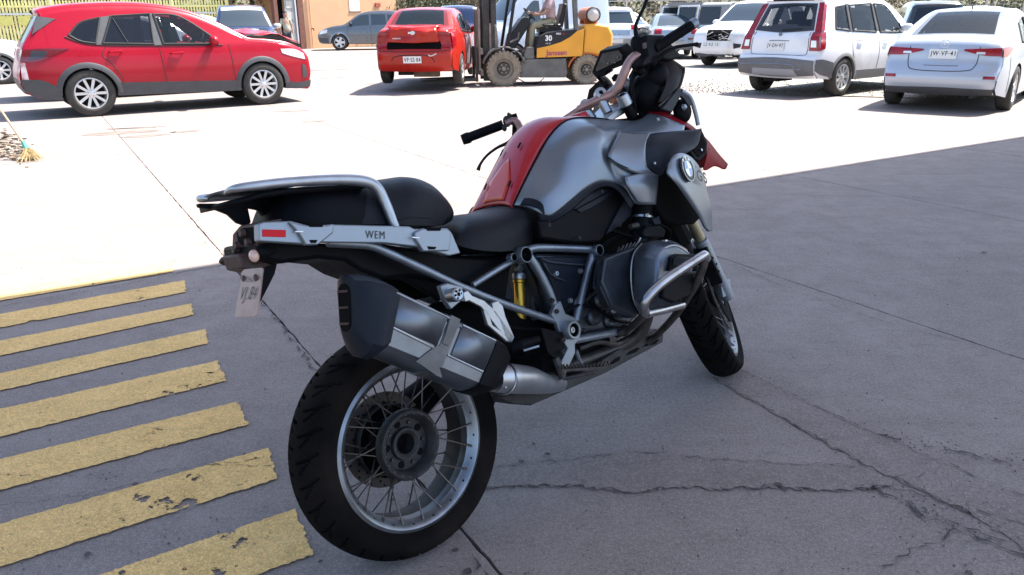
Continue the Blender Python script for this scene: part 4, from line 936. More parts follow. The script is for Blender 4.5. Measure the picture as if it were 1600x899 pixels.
# ribs on both grips
for (a_, b_, r_, nm) in ((a, b, .0186, 'grip_rib'), (Q(783, 196, .345), Q(735, 214, .42), .0178, 'grip_rib')):
    mb = MB(); dd = (b_-a_).normalized()
    for k in range(22): mb.lathe([(r_*.95, -.0016), (r_+.0006, 0), (r_*.95, .0016)], a_.lerp(b_, .1+.78*k/21), dd, 14)
    part(mb, nm, M_blk2, kind='stuff')
mb = MB(); mb.tube([Q(786, 195, .34), Q(783, 196, .345), Q(735, 214, .42), Q(733, 215, .423), Q(730, 216, .428), Q(722, 219, .44)], [.019, .0178, .0178, .021, .0215, .019], 16); part(mb, 'clutch_grip', M_black)
mb = MB()
for (px, py, y, s) in ((792, 190, .33, .022), (800, 188, .32, .020), (797, 183, .32, .014), (805, 196, .31, .016), (788, 200, .33, .014), (795, 180, .32, .010)): mb.sphere(Q(px, py, y), (s*.8, s*.6, s), 8, 6)
part(mb, 'switch_block', M_hub)
mb = MB(); mb.tube([Q(803, 178, .31), Q(806, 190, .31), Q(803, 212, .31)], [.010, .013, .008], 10); part(mb, 'clutch_clamp', M_black)
tubeq('clutch_lever', [(803, 214, .33), (794, 223, .345), (777, 231, .37), (761, 243, .40), (751, 256, .41), (747, 266, .415)], [.008, .007, .0055, .005, .005, .008], M_dgrey, seg=8)
tubeq('brake_lever', [(1010, 98, -.15), (1028, 92, -.17), (1040, 82, -.185), (1056, 74, -.20), (1075, 71, -.22), (1090, 69, -.235)], [.012, .009, .007, .0065, .006, .007], M_black, seg=8)
# brake master / switch housing
mb = MB()
for (px, py, y, s) in ((1000, 76, -.125, (.028, .03, .038)), (1012, 78, -.14, (.03, .026, .034)), (1005, 95, -.13, (.026, .03, .034)), (1018, 95, -.15, (.02, .02, .026)), (993, 70, -.12, (.016, .018, .03)), (1000, 110, -.12, (.018, .02, .02))): mb.sphere(Q(px, py, y), s, 12, 8)
part(mb, 'brake_master_cylinder', M_black, sharp=60)
prismq('control_housing', [(992, 60), (1020, 60), (1037, 80), (1049, 93), (1029, 100), (1018, 97), (1000, 105), (987, 110), (985, 102), (995, 91), (992, 76)], -.115, -.05, M_black, bevel=.006)
prismq('switch_key', [(1003, 68), (1008, 67), (1009, 76), (1004, 77)], -.165, -.006, M_brn, bevel=.001)
prismq('brake_fluid_box', [(977, 92), (996, 74), (1000, 88), (984, 104)], -.085, -.03, M_brn, bevel=.003)
# mirror stalk
tubeq('mirror_stalk', [(1001, 68, -.13), (995, 58, -.13), (993, 42, -.13), (999, 26, -.14), (1007, 10, -.15), (1013, -8, -.155)], [.010, .010, .0065, .0055, .0065, .008], M_black, seg=10)
mb = MB(); c = Q(1022, -26, -.17); mb.sphere(c, (.035, .075, .05), 20, 12); part(mb, 'mirror', M_black)
mb = MB(); mb.lathe([(0, .0), (.03, .0), (.034, -.004)], c+Vector((-.034, 0, 0)), (-1, 0, 0), 20); part(mb, 'mirror_glass', M_chrome)
# clamps and yoke
for q, b_ in (((936, 150, .0), (950, 176, -.02)), ((913, 168, .06), (926, 186, .04))):
    mb = MB(); mb.lathe([(0, .014), (.006, .014), (.008, .010), (.021, .009), (.022, 0), (.022, -.015), (.018, -.02)], Q(*q)+Vector((0, -.008, .006)), (-.5, -.8, .35), 18, ms=[1, 1, 0, 0, 0, 0]); mb.tube([Q(*q), Q(*b_)], [.020, .017], 12); part(mb, 'bar_clamp', [M_alu, M_blk2])
yk = [(942, 190), (958, 176), (975, 165), (984, 155), (986, 168), (976, 178), (962, 186), (950, 196)]
prismq('top_yoke', yk, -.06, .14, M_alu, bevel=.005)
mb = MB(); c = Q(975, 156, -.075); mb.lathe([(0, .014), (.012, .014), (.013, .02), (.021, .019), (.023, .010), (.023, -.02)], c, AX, 22, ms=[1, 1, 0, 0, 0]); part(mb, 'fork_cap', [M_alu, M_blk2])
mb = MB(); mb.lathe([(.019, 0), (.019, -.05)], c-AX*.02, AX, 18); part(mb, 'fork_top', M_black)
mb = MB(); mb.lathe([(0, .012), (.012, .012), (.014, 0), (.014, -.02)], Q(972, 142, .01), (-.5, 0, .8), 16); part(mb, 'ignition_lock', M_hub)
tubeq('cable', [(992, 95, -.10), (990, 118, -.08), (985, 140, -.06), (988, 165, -.05), (992, 190, -.05)], .007, M_blk2, seg=8)
tubeq('cable', [(996, 100, -.10), (988, 125, -.10), (990, 150, -.09), (994, 180, -.08)], .006, M_black, seg=8)
tubeq('cable', [(1010, 108, -.13), (996, 116, -.10), (986, 124, -.08), (984, 150, -.04)], .004, M_blk2, seg=8)
tubeq('cable', [(988, 128, -.02), (1005, 126, -.04), (1010, 140, -.05), (1000, 158, -.05)], .003, M_hub, seg=8)
# cockpit: instrument box, headlight, screens
p1 = [QX(*p, 1.22) for p in ((937, 80), (968.5, 74), (976, 83), (979, 95), (970, 104), (948, 112), (946, 119), (930, 121.5), (924, 113))]
mb = MB(); mb.prism(p1, (.05, 0, .015)); scr = part(mb, 'instrument_panel', M_black, bevel=.004)
p2 = [QX(*p, 1.214) for p in ((941, 84), (966, 79), (972, 86), (972, 93), (945, 106), (932, 112), (931, 108))]
mb = MB(); mb.prism(p2, (.004, 0, 0)); mb.build('display', mat('dark glass display', (.025, .022, .026), .25, var=.4, vscale=40), scr)
for q in ((950, 100), (961, 98), (965, 90), (958, 108)):
    mb = MB(); mb.sphere(QX(*q, 1.21), .003, 8, 5); mb.build('button', M_alu2, scr)
p = [QX(*q, 1.34) for q in ((915, 161), (920, 140), (934, 127), (942, 124), (950, 132), (944, 140), (932, 150), (922, 162))]
mb = MB(); mb.prism(p, (.02, 0, 0)); part(mb, 'screen_mount', M_black, bevel=.003)
tubeq('screen_bracket', [(934, 120, .08), (940, 128, .08), (946, 136, .06)], .006, M_blk2, seg=8)
p = [QX(*q, 1.26) for q in ((955, 122), (960, 116), (967, 118), (964, 126), (958, 128))]
mb = MB(); mb.prism(p, (.02, 0, 0)); part(mb, 'bracket', M_black)
p = [QX(*q, 1.27) for q in ((944, 146), (955, 134), (975, 122), (992, 126), (1000, 140), (1002, 158), (985, 172), (960, 165))]
mb = MB(); mb.prism(p, (.06, 0, .0)); part(mb, 'dashboard', mat('smoky clear dash', (.12, .13, .17), .2, coat=.6, var=.3), bevel=.008)
prismq('dash_insert', [(960, 152), (972, 148), (1000, 146), (1000, 156), (985, 160), (962, 160)], .0, .03, mat('rust orange bracket', (.45, .16, .08), .5, var=.3), bevel=.002)
saddle_ = None
mb = MB(); mb.sphere(Q(1020, 128, -.06), (.085, .10, .085), 18, 12); part(mb, 'headlight', M_blk2)
mb = MB(); mb.sphere(Q(1025, 120, -.12), (.05, .05, .05), 14, 9); mb.sphere(Q(1012, 148, -.08), (.07, .07, .08), 14, 9); mb.sphere(Q(1030, 160, -.08), (.06, .06, .06), 14, 9); part(mb, 'headlight_bucket', M_black)
cowl('wind_deflector', [[(1022, 88, -.13), (1048, 93, -.15), (1063, 104, -.16), (1069, 110, -.165)], [(1036, 108, -.15), (1050, 112, -.165), (1060, 118, -.17), (1066, 124, -.17)], [(1040, 130, -.165), (1046, 134, -.17), (1054, 136, -.175), (1061, 138, -.175)], [(1028, 160, -.16), (1034, 162, -.165), (1040, 158, -.17), (1046, 150, -.17)]], mat('smoked screen', (.012, .009, .009), .35, spec=.15), both=True)
tubeq('screen_edge', [(1048, 93, -.15), (1064, 104, -.162), (1069, 110, -.167), (1061, 138, -.178), (1046, 152, -.175), (1030, 166, -.168)], .0045, M_rust, seg=8)
prismq('fairing_stay', [(1034, 170), (1060, 138), (1068, 141), (1080, 152), (1084, 164), (1076, 166), (1070, 156), (1064, 150), (1060, 158), (1050, 176)], -.185, .012, M_dgrey, bevel=.003)
tubeq('fairing_stay_tube', [(1064, 142, -.18), (1078, 152, -.18), (1086, 174, -.18), (1091, 196, -.18)], .0085, M_alu2, seg=10)
mb = MB(); mb.sphere(Q(1066, 174, -.15), (.04, .03, .045), 14, 9); part(mb, 'lamp_pod', M_black)
mb = MB(); mb.lathe([(0, .01), (.008, .01), (.012, 0)], Q(1068, 168, -.18), (0, -1, .2), 10); part(mb, 'stay_knob', M_alu2)
# ================================================================ cars
M_glass = mat('tinted glass', (.008, .010, .014), .05, spec=.5, bump=.10, bscale=1.8)
M_gsee = mat('clear car glass', (.02, .028, .032), .03, spec=.5, alpha=.42)
M_gtint = mat('privacy car glass', (.008, .009, .012), .03, spec=.5, alpha=.80)
M_seat2 = mat('dark car interior', (.02, .02, .022), .8)
M_lining = mat('grey roof lining', (.12, .12, .115), .9)
M_glassl = mat('pale reflecting glass', (.035, .048, .06), .05, spec=.5, bump=.12, bscale=1.5)
M_ctyre = mat('dusty car tyre', (.038, .035, .031), .85, var=.3, vscale=12, bump=.15)
M_alloy = mat('silver alloy wheel', (.62, .62, .62), .35, metal=.5, coat=.3, var=.05)
M_trim = mat('grey body cladding', (.055, .055, .06), .55, var=.12)
M_seam = mat('panel gap', (.012, .012, .012), .7)
M_tail = mat('red tail lamp', (.26, .002, .010), .2, coat=.3, var=.35, vscale=14, spec=.4)
M_taild = mat('dark red lamp', (.12, .006, .012), .12, coat=1.)
M_lampw = mat('clear lamp', (.65, .66, .68), .1, coat=1., metal=.3)
M_wellb = mat('wheel well', (.012, .011, .011), .9)
M_cplate = mat('car plate white', (.72, .72, .70), .4)
P_red = mat('candy red car paint', (.33, .0015, .014), .3, metal=.1, coat=.35, var=.04, vscale=2, spec=.3)
P_orange = mat('bright red orange car paint', (.36, .012, .004), .3, coat=.35, var=.05, vscale=3, spec=.3)
P_white = mat('white car paint', (.74, .74, .75), .3, coat=.5, var=.03, vscale=2, dirt=(.45, .42, .38), dscale=1.5, dcut=.62)
P_blue = mat('pale silver blue car paint', (.42, .46, .53), .32, metal=.3, coat=.5)
P_silver = mat('silver car paint', (.36, .38, .40), .3, metal=.7, coat=.9, var=.05)
P_dgrey = mat('dark grey car paint', (.07, .08, .095), .3, metal=.5, coat=.9, var=.08)
P_grey = mat('mid grey car paint', (.13, .14, .15), .3, metal=.6, coat=.9, var=.05)
P_navy = mat('dark blue car paint', (.02, .035, .09), .25, metal=.3, coat=.9, var=.1)
P_black = mat('black car paint', (.012, .012, .015), .2, coat=1.)
_wcache = {}
def wheel_meshes(R, wd, style):
    key = (R, wd, style)
    if key in _wcache: return _wcache[key]
    rr = R*.66; h = wd/2
    t = MB(); t.lathe([(rr, -h*.8), (rr+.02, -h*.98), (R*.86, -h*1.02), (R*.965, -h*.86), (R, -h*.55), (R, h*.55), (R*.965, h*.86), (R*.86, h*1.02), (rr+.02, h*.98), (rr, h*.8)], (0, 0, 0), (0, 1, 0), 40)
    tm = t.mesh('tyre', M_ctyre)
    r = MB(); r.lathe([(rr+.004, h*.86), (rr-.012, h*.9), (rr-.02, h*.7), (rr-.03, -h*.7), (0, -h*.7)], (0, 0, 0), (0, -1, 0), 36, ms=[0, 0, 0, 1])
    n, sw = style; zf = h*.78
    for k in range(n):
        a = 2*pi*k/n; ca, sa = cos(a), sin(a); wi = sw*.9; wo = sw
        if sw > .2: continue
        P = []
        for (rad, w_, y) in ((.05, wi, zf-.005), (rr-.014, wo, zf)):
            for s in (-1, 1): P.append(Vector((ca*rad-sa*s*w_/2, -y, sa*rad+ca*s*w_/2)))
        r.prism([P[0], P[1], P[3], P[2]], (0, .022, 0))
    if sw > .2:   # pressed cover with slots
        r.lathe([(rr-.015, zf), (rr*.8, zf+.006), (0, zf+.012)], (0, 0, 0), (0, -1, 0), 30)
        for k in range(n):
            a = 2*pi*k/n; r.lathe([(0, zf+.013), (.035, zf+.011), (.04, zf)], (rr*.52*cos(a), 0, rr*.52*sin(a)), (0, -1, 0), 10, m=1)
    r.lathe([(.0, zf+.012), (.035, zf+.012), (.065, zf+.002), (.07, zf-.02)], (0, 0, 0), (0, -1, 0), 18)
    for k in range(5):
        a = 2*pi*k/5+.3; r.lathe([(0, zf+.010), (.008, zf+.010), (.009, zf)], (.045*cos(a), 0, .045*sin(a)), (0, -1, 0), 6, m=1)
    rm = r.mesh('rim', [M_alloy, M_wellb])
    _wcache[key] = (tm, rm); return tm, rm
class Car:
    def __init__(s, name, label, P, L, W, R, xr, xf, sil, low, paint, rear_at=None, front_at=None, side=-1, pos=None, head=None, z=0, wstyle=(10, .045), plan=(.14, 5), cat='car', belt=.9, slope=.30, arch=1.14, group=None, tread=.21, crown=.035, wheels=True, tilt=None):
        """sil: upper outline tail->nose (x,z); low: lower outline. side: which flank (-1 right, +1 left) the contact points lie on"""
        s.L, s.W, s.R, s.xr, s.xf, s.belt, s.slope, s.plan = L, W, R, xr, xf, belt, slope, plan
        s.up = [(p[0], p[1]) for p in sil]; s.arch_r = R*arch
        wy = side*(W/2-tread/2+.0)
        if rear_at is not None:
            a, b = Vector(rear_at[:2]), Vector(front_at[:2]); d = (b-a).normalized(); hd = atan2(d.y, d.x)
            mid = (a+b)/2; xm = (xr+xf)/2
            n_ = Vector((-d.y, d.x)); o = mid-n_*wy*1.0-d*xm
            pos = (o.x, o.y)
        else: hd = head
        # thing origin at middle of the car
        s.cx = L/2; c = Vector((pos[0]+cos(hd)*s.cx, pos[1]+sin(hd)*s.cx, z))
        s.t = thing(name, label, cat, c, hd, group)
        if tilt: s.t.rotation_euler = (tilt[0], tilt[1], hd)
        s.paint = paint
        s._sil(sil, low); s._body(crown)
        if wheels:
            tm, rm = wheel_meshes(R, tread, wstyle)
            for x in (xr, xf):
                for sd in (-1, 1):
                    w_ = bpy.data.objects.new('wheel', rm_hub(R)); col.objects.link(w_); w_.parent = s.t
                    w_.location = (x-s.cx, sd*(W/2-tread/2-.005), R)
                    if sd > 0: w_.rotation_euler = (0, 0, pi)
                    for me, nm in ((tm, 'tyre'), (rm, 'rim')):
                        o = bpy.data.objects.new(nm, me); col.objects.link(o); o.parent = w_
    def _sil(s, sil, low):
        P = cr([(x, 0, z) for x, z in sil], 5); s.S = [(p.x, p.z) for p in P]
        s.A = [0]
        for a, b in zip(s.S, s.S[1:]): s.A.append(s.A[-1]+math.hypot(b[0]-a[0], b[1]-a[1]))
        s.low = low
    def hw(s, x, z):
        u = abs(2*x/s.L-1); pl = 1-s.plan[0]*min(1, u)**s.plan[1]
        k = s.W/2*pl
        if z < s.belt:
            f = 1-.05*((s.belt*.62-z)/.5)**2 if z < s.belt*.62 else 1-.10*((z-s.belt*.62)/.5)**2
            return k*f
        f0 = 1-.10*((s.belt*.38)/.5)**2
        return max(.05, k*f0-(z-s.belt)*s.slope)
    def lowz(s, x):
        L = s.low
        for a, b in zip(L, L[1:]):
            if a[0] <= x <= b[0]:
                z = a[1]+(b[1]-a[1])*(x-a[0])/(b[0]-a[0]+1e-9); break
        else: z = L[0][1] if x < L[0][0] else L[-1][1]
        for xc in (s.xr, s.xf):
            if abs(x-xc) < s.arch_r: z = max(z, s.R*.98+sqrt(s.arch_r**2-(x-xc)**2)) if abs(x-xc) < s.arch_r*.999 else z
        return z
    def _pt(s, a):
        import bisect
        a = min(max(a, 0), s.A[-1]-1e-5); i = min(max(1, bisect.bisect_right(s.A, a)), len(s.A)-1)
        t = (a-s.A[i-1])/(s.A[i]-s.A[i-1]+1e-9); p, q = s.S[i-1], s.S[i]; return Vector((p[0]+(q[0]-p[0])*t, p[1]+(q[1]-p[1])*t))
    def at(s, a):
        """point, normal at arclength a (metres; negative counts from nose)"""
        if a < 0: a += s.A[-1]
        a = min(max(a, 0), s.A[-1]-1e-5)
        import bisect
        i = max(1, bisect.bisect_right(s.A, a)); i = min(i, len(s.A)-1)
        t = (a-s.A[i-1])/(s.A[i]-s.A[i-1]+1e-9); p, q = s.S[i-1], s.S[i]
        lo_, hi_ = s._pt(a-.07), s._pt(a+.07); d = hi_-lo_; d.normalize()
        return Vector((p[0]+(q[0]-p[0])*t, p[1]+(q[1]-p[1])*t)), Vector((-d.y, d.x))
    def a_at(s, x=None, z=None, tail=True):
        n = len(s.S)
        if z is not None:
            rng = range(n-1) if tail else range(n-2, -1, -1)
            for i in rng:
                z0, z1 = s.S[i][1], s.S[i+1][1]
                if (z0-z)*(z1-z) <= 0: return s.A[i]+(s.A[i+1]-s.A[i])*(0 if z1 == z0 else (z-z0)/(z1-z0))
        xs = [p[0] for p in s.S]; i0 = xs.index(min(xs))
        for i in range(i0, n-1):
            x0, x1 = s.S[i][0], s.S[i+1][0]
            if x0 <= x <= x1: return s.A[i]+(s.A[i+1]-s.A[i])*(0 if x1 == x0 else (x-x0)/(x1-x0))
        return 0
    def _body(s, crown):
        c = .045; xs = [p[0] for p in s.S]; i0 = xs.index(min(xs)); i1 = xs.index(max(xs))
        a0, a1 = s.A[i0], s.A[i1]; n = 190; aa = [a0+(a1-a0)*k/n for k in range(n+1)]
        # extra columns around the arches
        for xc in (s.xr, s.xf):
            for k in range(-16, 17):
                x = xc+s.arch_r*sin(k/16*pi/2); a = s.a_at(x=x); aa.append(a)
        aa = sorted(set(round(a, 4) for a in aa if a0 <= a <= a1))
        body = MB(); bands = []; sides = {1: [], -1: []}; bot = []
        full = [s.A[0]+(a0-s.A[0])*k/8 for k in range(8)]+aa+[a1+(s.A[-1]-a1)*(k+1)/8 for k in range(8)]
        s.crown = crown
        def band(a):
            p, nr = s.at(a); w_ = s.hw(p.x, p.y); row = []
            T = (-1, -.965, -.9, -.7, -.35, 0, .35, .7, .9, .965, 1)
            for t in T:
                lift = crown*(1-t*t)-(c if abs(t) == 1 else c*.32 if abs(t) > .95 else 0)
                y = t*w_ if abs(t) < .95 else (t/abs(t))*(w_ if abs(t) == 1 else w_-c*.32)
                if abs(t) == .9: y = (t/abs(t))*(w_-c); lift = crown*(1-.81)
                row.append(Vector((p.x+nr.x*lift-s.cx, y, p.y+nr.y*lift)))
            return row
        body.grid([band(a) for a in full], 0)
        nv = 32
        for sd in (1, -1):
            rows = []
            for a in aa:
                top = band(a)[-1 if sd > 0 else 0]; x = top.x+s.cx; zb = s.lowz(x); zt = max(top.z, zb+.01)
                rows.append([Vector((top.x, sd*s.hw(x, zb+(zt-zb)*k/nv), zb+(zt-zb)*k/nv)) if k < nv else top for k in range(nv+1)])
            body.grid(rows, 0); sides[sd] = rows
        # underside
        L_ = [[sides[1][i][0], Vector((sides[1][i][0].x, 0, sides[1][i][0].z)), sides[-1][i][0]] for i in range(len(aa))]
        body.grid(L_, 1)
        s.body = body.build('body', [s.paint, M_wellb], s.t, sharp=38)
        # close tail and nose bottoms plus a floor pan
        mb = MB(); mb.box(((s.xr+s.xf)/2-s.cx, 0, s.low[len(s.low)//2][1]+.04), (s.xf-s.xr-s.R*2.4, s.W*.86, .1)); mb.box((s.xr-s.cx, 0, s.R+.02), (.12, s.W*.7, .1)); mb.box((s.xr-s.cx-.3, .25, s.R-.03), (.5, .3, .14)); mb.box((s.xf-s.cx, 0, s.R+.02), (.12, s.W*.7, .1)); mb.build('underbody', M_wellb, s.t)
    def _cut(s, test):
        bm = bmesh.new(); bm.from_mesh(s.body.data)
        kill = [f for f in bm.faces if f.material_index == 0 and test(f.calc_center_median(), f.normal)]
        bmesh.ops.delete(bm, geom=kill, context='FACES'); bm.to_mesh(s.body.data); bm.free()
    def cut_side(s, lo, hi):
        A = cr([(x, 0, z) for x, z in lo], 6); B = cr([(x, 0, z) for x, z in hi], 6); P = [(p.x, p.z) for p in A]+[(p.x, p.z) for p in B[::-1]]
        cx_ = sum(p[0] for p in P)/len(P); cz_ = sum(p[1] for p in P)/len(P); P = [(cx_+(x-cx_)*.96, cz_+(z-cz_)*.90) for x, z in P]
        def test(c, n):
            x, z = c.x+s.cx, c.z
            if abs(n.y) < .5: return False
            ins = False; j = len(P)-1
            for i in range(len(P)):
                if (P[i][1] > z) != (P[j][1] > z) and x < (P[j][0]-P[i][0])*(z-P[i][1])/(P[j][1]-P[i][1])+P[i][0]: ins = not ins
                j = i
            return ins
        s._cut(test)
    def cut_band(s, rows):
        xs = [s.at(a)[0].x for r in rows for a, t in r]; tm = min(abs(r[0][1]) for r in rows)-.04; x0, x1 = min(xs)+.04, max(xs)-.04; zmin = s.belt-.05
        s._cut(lambda c, n: x0 < c.x+s.cx < x1 and c.z > zmin and abs(n.y) < .5 and abs(c.y)/s.hw(c.x+s.cx, c.z) < tm)
    def cabin(s, x0, x1, rows=((.30, 'rear'), (.62, 'front'))):
        """seats, tray and lining seen through the glass"""
        s.see = True; zr = max(p[1] for p in s.S); zb = s.belt; L = x1-x0; W = s.W
        mb = MB(); mb.box(((x0+x1)/2-s.cx, 0, zb-.30), (L, W*.80, .04)); mb.box((x0-s.cx+.12, 0, zb-.05), (.3, W*.72, .03)); mb.box((x1-s.cx-.1, 0, zb-.02), (.35, W*.78, .12)); mb.build('cabin_floor', M_seat2, s.t)
        for f, _ in rows:
            for y in (-.38, .38):
                x = x0+L*f-s.cx; mb = MB(); R_ = Matrix.Rotation(-.22, 3, 'Y'); mb.box((x, y, zb-.02), (.13, .50, .60), 0, R_); mb.box((x-.09, y, zb+.34), (.09, .26, .17), 0, R_); mb.tube([(x-.04, y-.06, zb+.2), (x-.08, y-.06, zb+.3)], .008, 6); mb.build('seat', M_seat2, s.t, bevel=.04)
        mb = MB(); c_ = Vector((x1-.42-s.cx, .38, zb+.0)); mb.lathe([(.17, -.012), (.19, 0), (.17, .012), (.155, 0)], c_, (-.8, 0, .5), 22, closed=True); mb.tube([c_, c_+Vector((.3, 0, -.15))], .03, 6); mb.build('steering_wheel', M_seat2, s.t)
    see = False
    # ---- pieces that lie on the skin
    def side_patch(s, name, lo, hi, m, sd=-1, off=.005, n=10, parent=None, thick=.012, label=None, both=False):
        """lo/hi: polylines (x,z) with the same parameter range"""
        if s.see and 'window' in name and 'seal' not in name: s.cut_side(lo, hi); m = M_gtint if m is M_glass else M_gsee
        for q in ((sd, -sd) if both else (sd,)):
            A = cr([(x, 0, z) for x, z in lo], n) if len(lo) > 2 else [Vector((lo[0][0], 0, lo[0][1])).lerp(Vector((lo[1][0], 0, lo[1][1])), k/n) for k in range(n+1)]
            B = cr([(x, 0, z) for x, z in hi], n) if len(hi) > 2 else [Vector((hi[0][0], 0, hi[0][1])).lerp(Vector((hi[1][0], 0, hi[1][1])), k/n) for k in range(n+1)]
            if len(A) != len(B):
                N = max(len(A), len(B))
                def rs_(P): return [P[min(len(P)-2, int(k*(len(P)-1)/(N-1)))].lerp(P[min(len(P)-2, int(k*(len(P)-1)/(N-1)))+1], k*(len(P)-1)/(N-1)-min(len(P)-2, int(k*(len(P)-1)/(N-1)))) for k in range(N)]
                A, B = rs_(A), rs_(B)
            rows = []
            for k in range(-1, 8):
                t = min(1, max(0, k/6)); d = off if 0 <= k <= 6 else off-thick
                row = []
                for a, b in zip(A, B):
                    p = a.lerp(b, t); row.append(Vector((p.x-s.cx, q*(s.hw(p.x, p.z)+d), p.z)))
                rows.append(row)
            mb = MB(); mb.grid(rows); o = mb.build(name, m, parent or s.t, sharp=40, label=label)
            if s.see and 'window' in name:
                ring = rows[1]+[r_[-1] for r_ in rows[1:-1]]+rows[-1][::-1]+[r_[0] for r_ in rows[::-1][1:-1]]; sb = MB(); sb.tube(ring+[ring[0]], .017, 6); sb.build('window_seal', M_seam, s.t)
            out = o
        return out
    def line(s, pts, r=.006, m=None, sd=-1, name='seam', parent=None, off=0, seg=6, smooth=4, both=False):
        for q in ((sd, -sd) if both else (sd,)):
            P = cr([(x, 0, z) for x, z in pts], smooth) if len(pts) > 2 else [Vector((pts[0][0], 0, pts[0][1])).lerp(Vector((pts[1][0], 0, pts[1][1])), k/6) for k in range(7)]
            mb = MB(); mb.tube([Vector((p.x-s.cx, q*(s.hw(p.x, p.z)+off), p.z)) for p in P], r, seg); o = mb.build(name, m or M_seam, parent or s.t)
        return o
    def bp(s, a, t, off=.004):
        """point on the top/tail/nose band: arclength a, lateral fraction t (+ left)"""
        p, nr = s.at(a); w_ = s.hw(p.x, p.y); lift = s.crown*(1-t*t)+off
        return Vector((p.x+nr.x*lift-s.cx, t*w_, p.y+nr.y*lift))
    def band_patch(s, name, rows, m, off=.005, thick=.012, n=6, parent=None, label=None):
        """rows of (a,t): grid on the band"""
        if s.see and name in ('rear_window', 'windscreen', 'tailgate_glass'): s.cut_band(rows); m = M_gsee if m is M_glassl else M_gtint
        R_ = [cr([(a, t, 0) for a, t in r], n) if len(r) > 2 else [Vector((r[0][0], r[0][1], 0)).lerp(Vector((r[1][0], r[1][1], 0)), k/(2*n)) for k in range(2*n+1)] for r in rows]
        if len(R_) == 2: R_ = [[a.lerp(b, k/6) for a, b in zip(R_[0], R_[1])] for k in range(7)]
        def full(rw): return [s.bp(rw[0].x, rw[0].y, off-thick)]+[s.bp(p.x, p.y, off) for p in rw]+[s.bp(rw[-1].x, rw[-1].y, off-thick)]
        G = [[s.bp(p.x, p.y, off-thick) for p in [R_[0][0]]+R_[0]+[R_[0][-1]]]]+[full(r) for r in R_]+[[s.bp(p.x, p.y, off-thick) for p in [R_[-1][0]]+R_[-1]+[R_[-1][-1]]]]
        mb = MB(); mb.grid(G); return mb.build(name, m, parent or s.t, sharp=40, label=label)
    def band_line(s, pts, r=.005, m=None, name='seam', off=0):
        P = cr([(a, t, 0) for a, t in pts], 5); mb = MB(); mb.tube([s.bp(p.x, p.y, off) for p in P], r, 6); return mb.build(name, m or M_seam, s.t)
    def flare(s, x, m, w_=.07, sd=-1, a0=0, a1=180, both=True, off=.014):
        for q in ((sd, -sd) if both else (sd,)):
            rows = []
            for k in range(25):
                th = radians(a0+(a1-a0)*k/24); row = []
                for j, (rr, d) in enumerate(((s.arch_r-.012, -.03), (s.arch_r-.012, off), (s.arch_r+w_*.7, off), (s.arch_r+w_, .002), (s.arch_r+w_, -.02))):
                    px = x+rr*cos(th); pz = s.R*.98+rr*sin(th); row.append(Vector((px-s.cx, q*(s.hw(px, pz)+d), pz)))
                rows.append(row)
            mb = MB(); mb.grid(rows); mb.build('arch_trim', m, s.t, sharp=40)
    def handle(s, x, z, sd=-1, m=None):
        mb = MB(); y = s.hw(x, z); mb.tube([Vector((x-.10-s.cx, sd*(y), z)), Vector((x-.085-s.cx, sd*(y+.03), z)), Vector((x+.07-s.cx, sd*(y+.035), z+.004)), Vector((x+.09-s.cx, sd*y, z+.004))], [.010, .014, .014, .010], 8); return mb.build('door_handle', m or s.paint, s.t)
    def mirror(s, x, z, sd=-1, m=None, both=True):
        for q in ((sd, -sd) if both else (sd,)):
            mb = MB(); y = s.hw(x, z); mb.sphere((x-s.cx, q*(y+.13), z+.05), (.075, .12, .075), 14, 9); mb.tube([Vector((x-s.cx, q*(y-.02), z-.03)), Vector((x-s.cx, q*(y+.08), z+.0))], .03, 8); mb.build('wing_mirror', m or s.paint, s.t)
    def plate(s, a, t, wd, ht, txt, m=None, sz=None):
        c = s.bp(a, t, .012); u = (s.bp(a+.05, t, .012)-s.bp(a-.05, t, .012)).normalized(); x = Vector((0, 1 if False else -1, 0))
        nose = s.at(a)[1].x > 0
        if nose: x = -x
        if s.at(a)[1].x > 0: u = -u if u.z < 0 else u
        Fm = frame(c, x, u if u.z > 0 else -u); z = Fm.to_3x3().col[2]
        X, Y = Fm.to_3x3().col[0], Fm.to_3x3().col[1]
        mb = MB(); mb.prism([c+X*wd/2*i+Y*ht/2*j for i, j in ((-1, -1), (1, -1), (1, 1), (-1, 1))], z*.006); pl = mb.build('licence_plate', m or M_cplate, s.t)
        if txt: fit_text(txt, wd*.90, ht*.62, 'lettering', M_ink, pl, frame(c+z*.0065, X, Y), .001, .015)
        return pl
_hub = {}
def rm_hub(R):
    if R not in _hub:
        m = MB(); m.lathe([(0, -.05), (R*.3, -.05), (R*.3, .02), (0, .02)], (0, 0, 0), (0, -1, 0), 16); _hub[R] = m.mesh('wheel', M_wellb)
    return _hub[R]
G2 = lambda px, py: ground_at(px, py)
# ---------------------------------------------------------------- red SUV on the left
W_RED = (2.68)
suv = [(.10, .38), (.03, .50), (.02, .66), (.06, .80), (.12, .98), (.16, 1.08), (.30, 1.28), (.44, 1.50), (.42, 1.57), (.60, 1.62), (1.0, 1.665), (1.6, 1.685), (2.1, 1.66), (2.55, 1.58), (2.95, 1.42), (3.35, 1.20), (3.50, 1.13), (3.80, 1.10), (4.15, 1.04), (4.38, .93), (4.50, .80), (4.53, .66), (4.54, .50), (4.50, .34)]
low = [(.02, .42), (.25, .30), (.6, .27), (1.4, .30), (3.2, .27), (4.2, .25), (4.45, .22), (4.54, .30)]
c = Car('parked_suv', 'bright red crossover with dark cladding, scraped rear corner and buckled bonnet', 'car', 4.54, 1.84, .355, .93, 3.63, suv, low, P_red, rear_at=G2(143, 182), front_at=G2(418, 163), side=-1, wstyle=(10, .042), belt=1.04, slope=.42)
c.cabin(.75, 3.35)
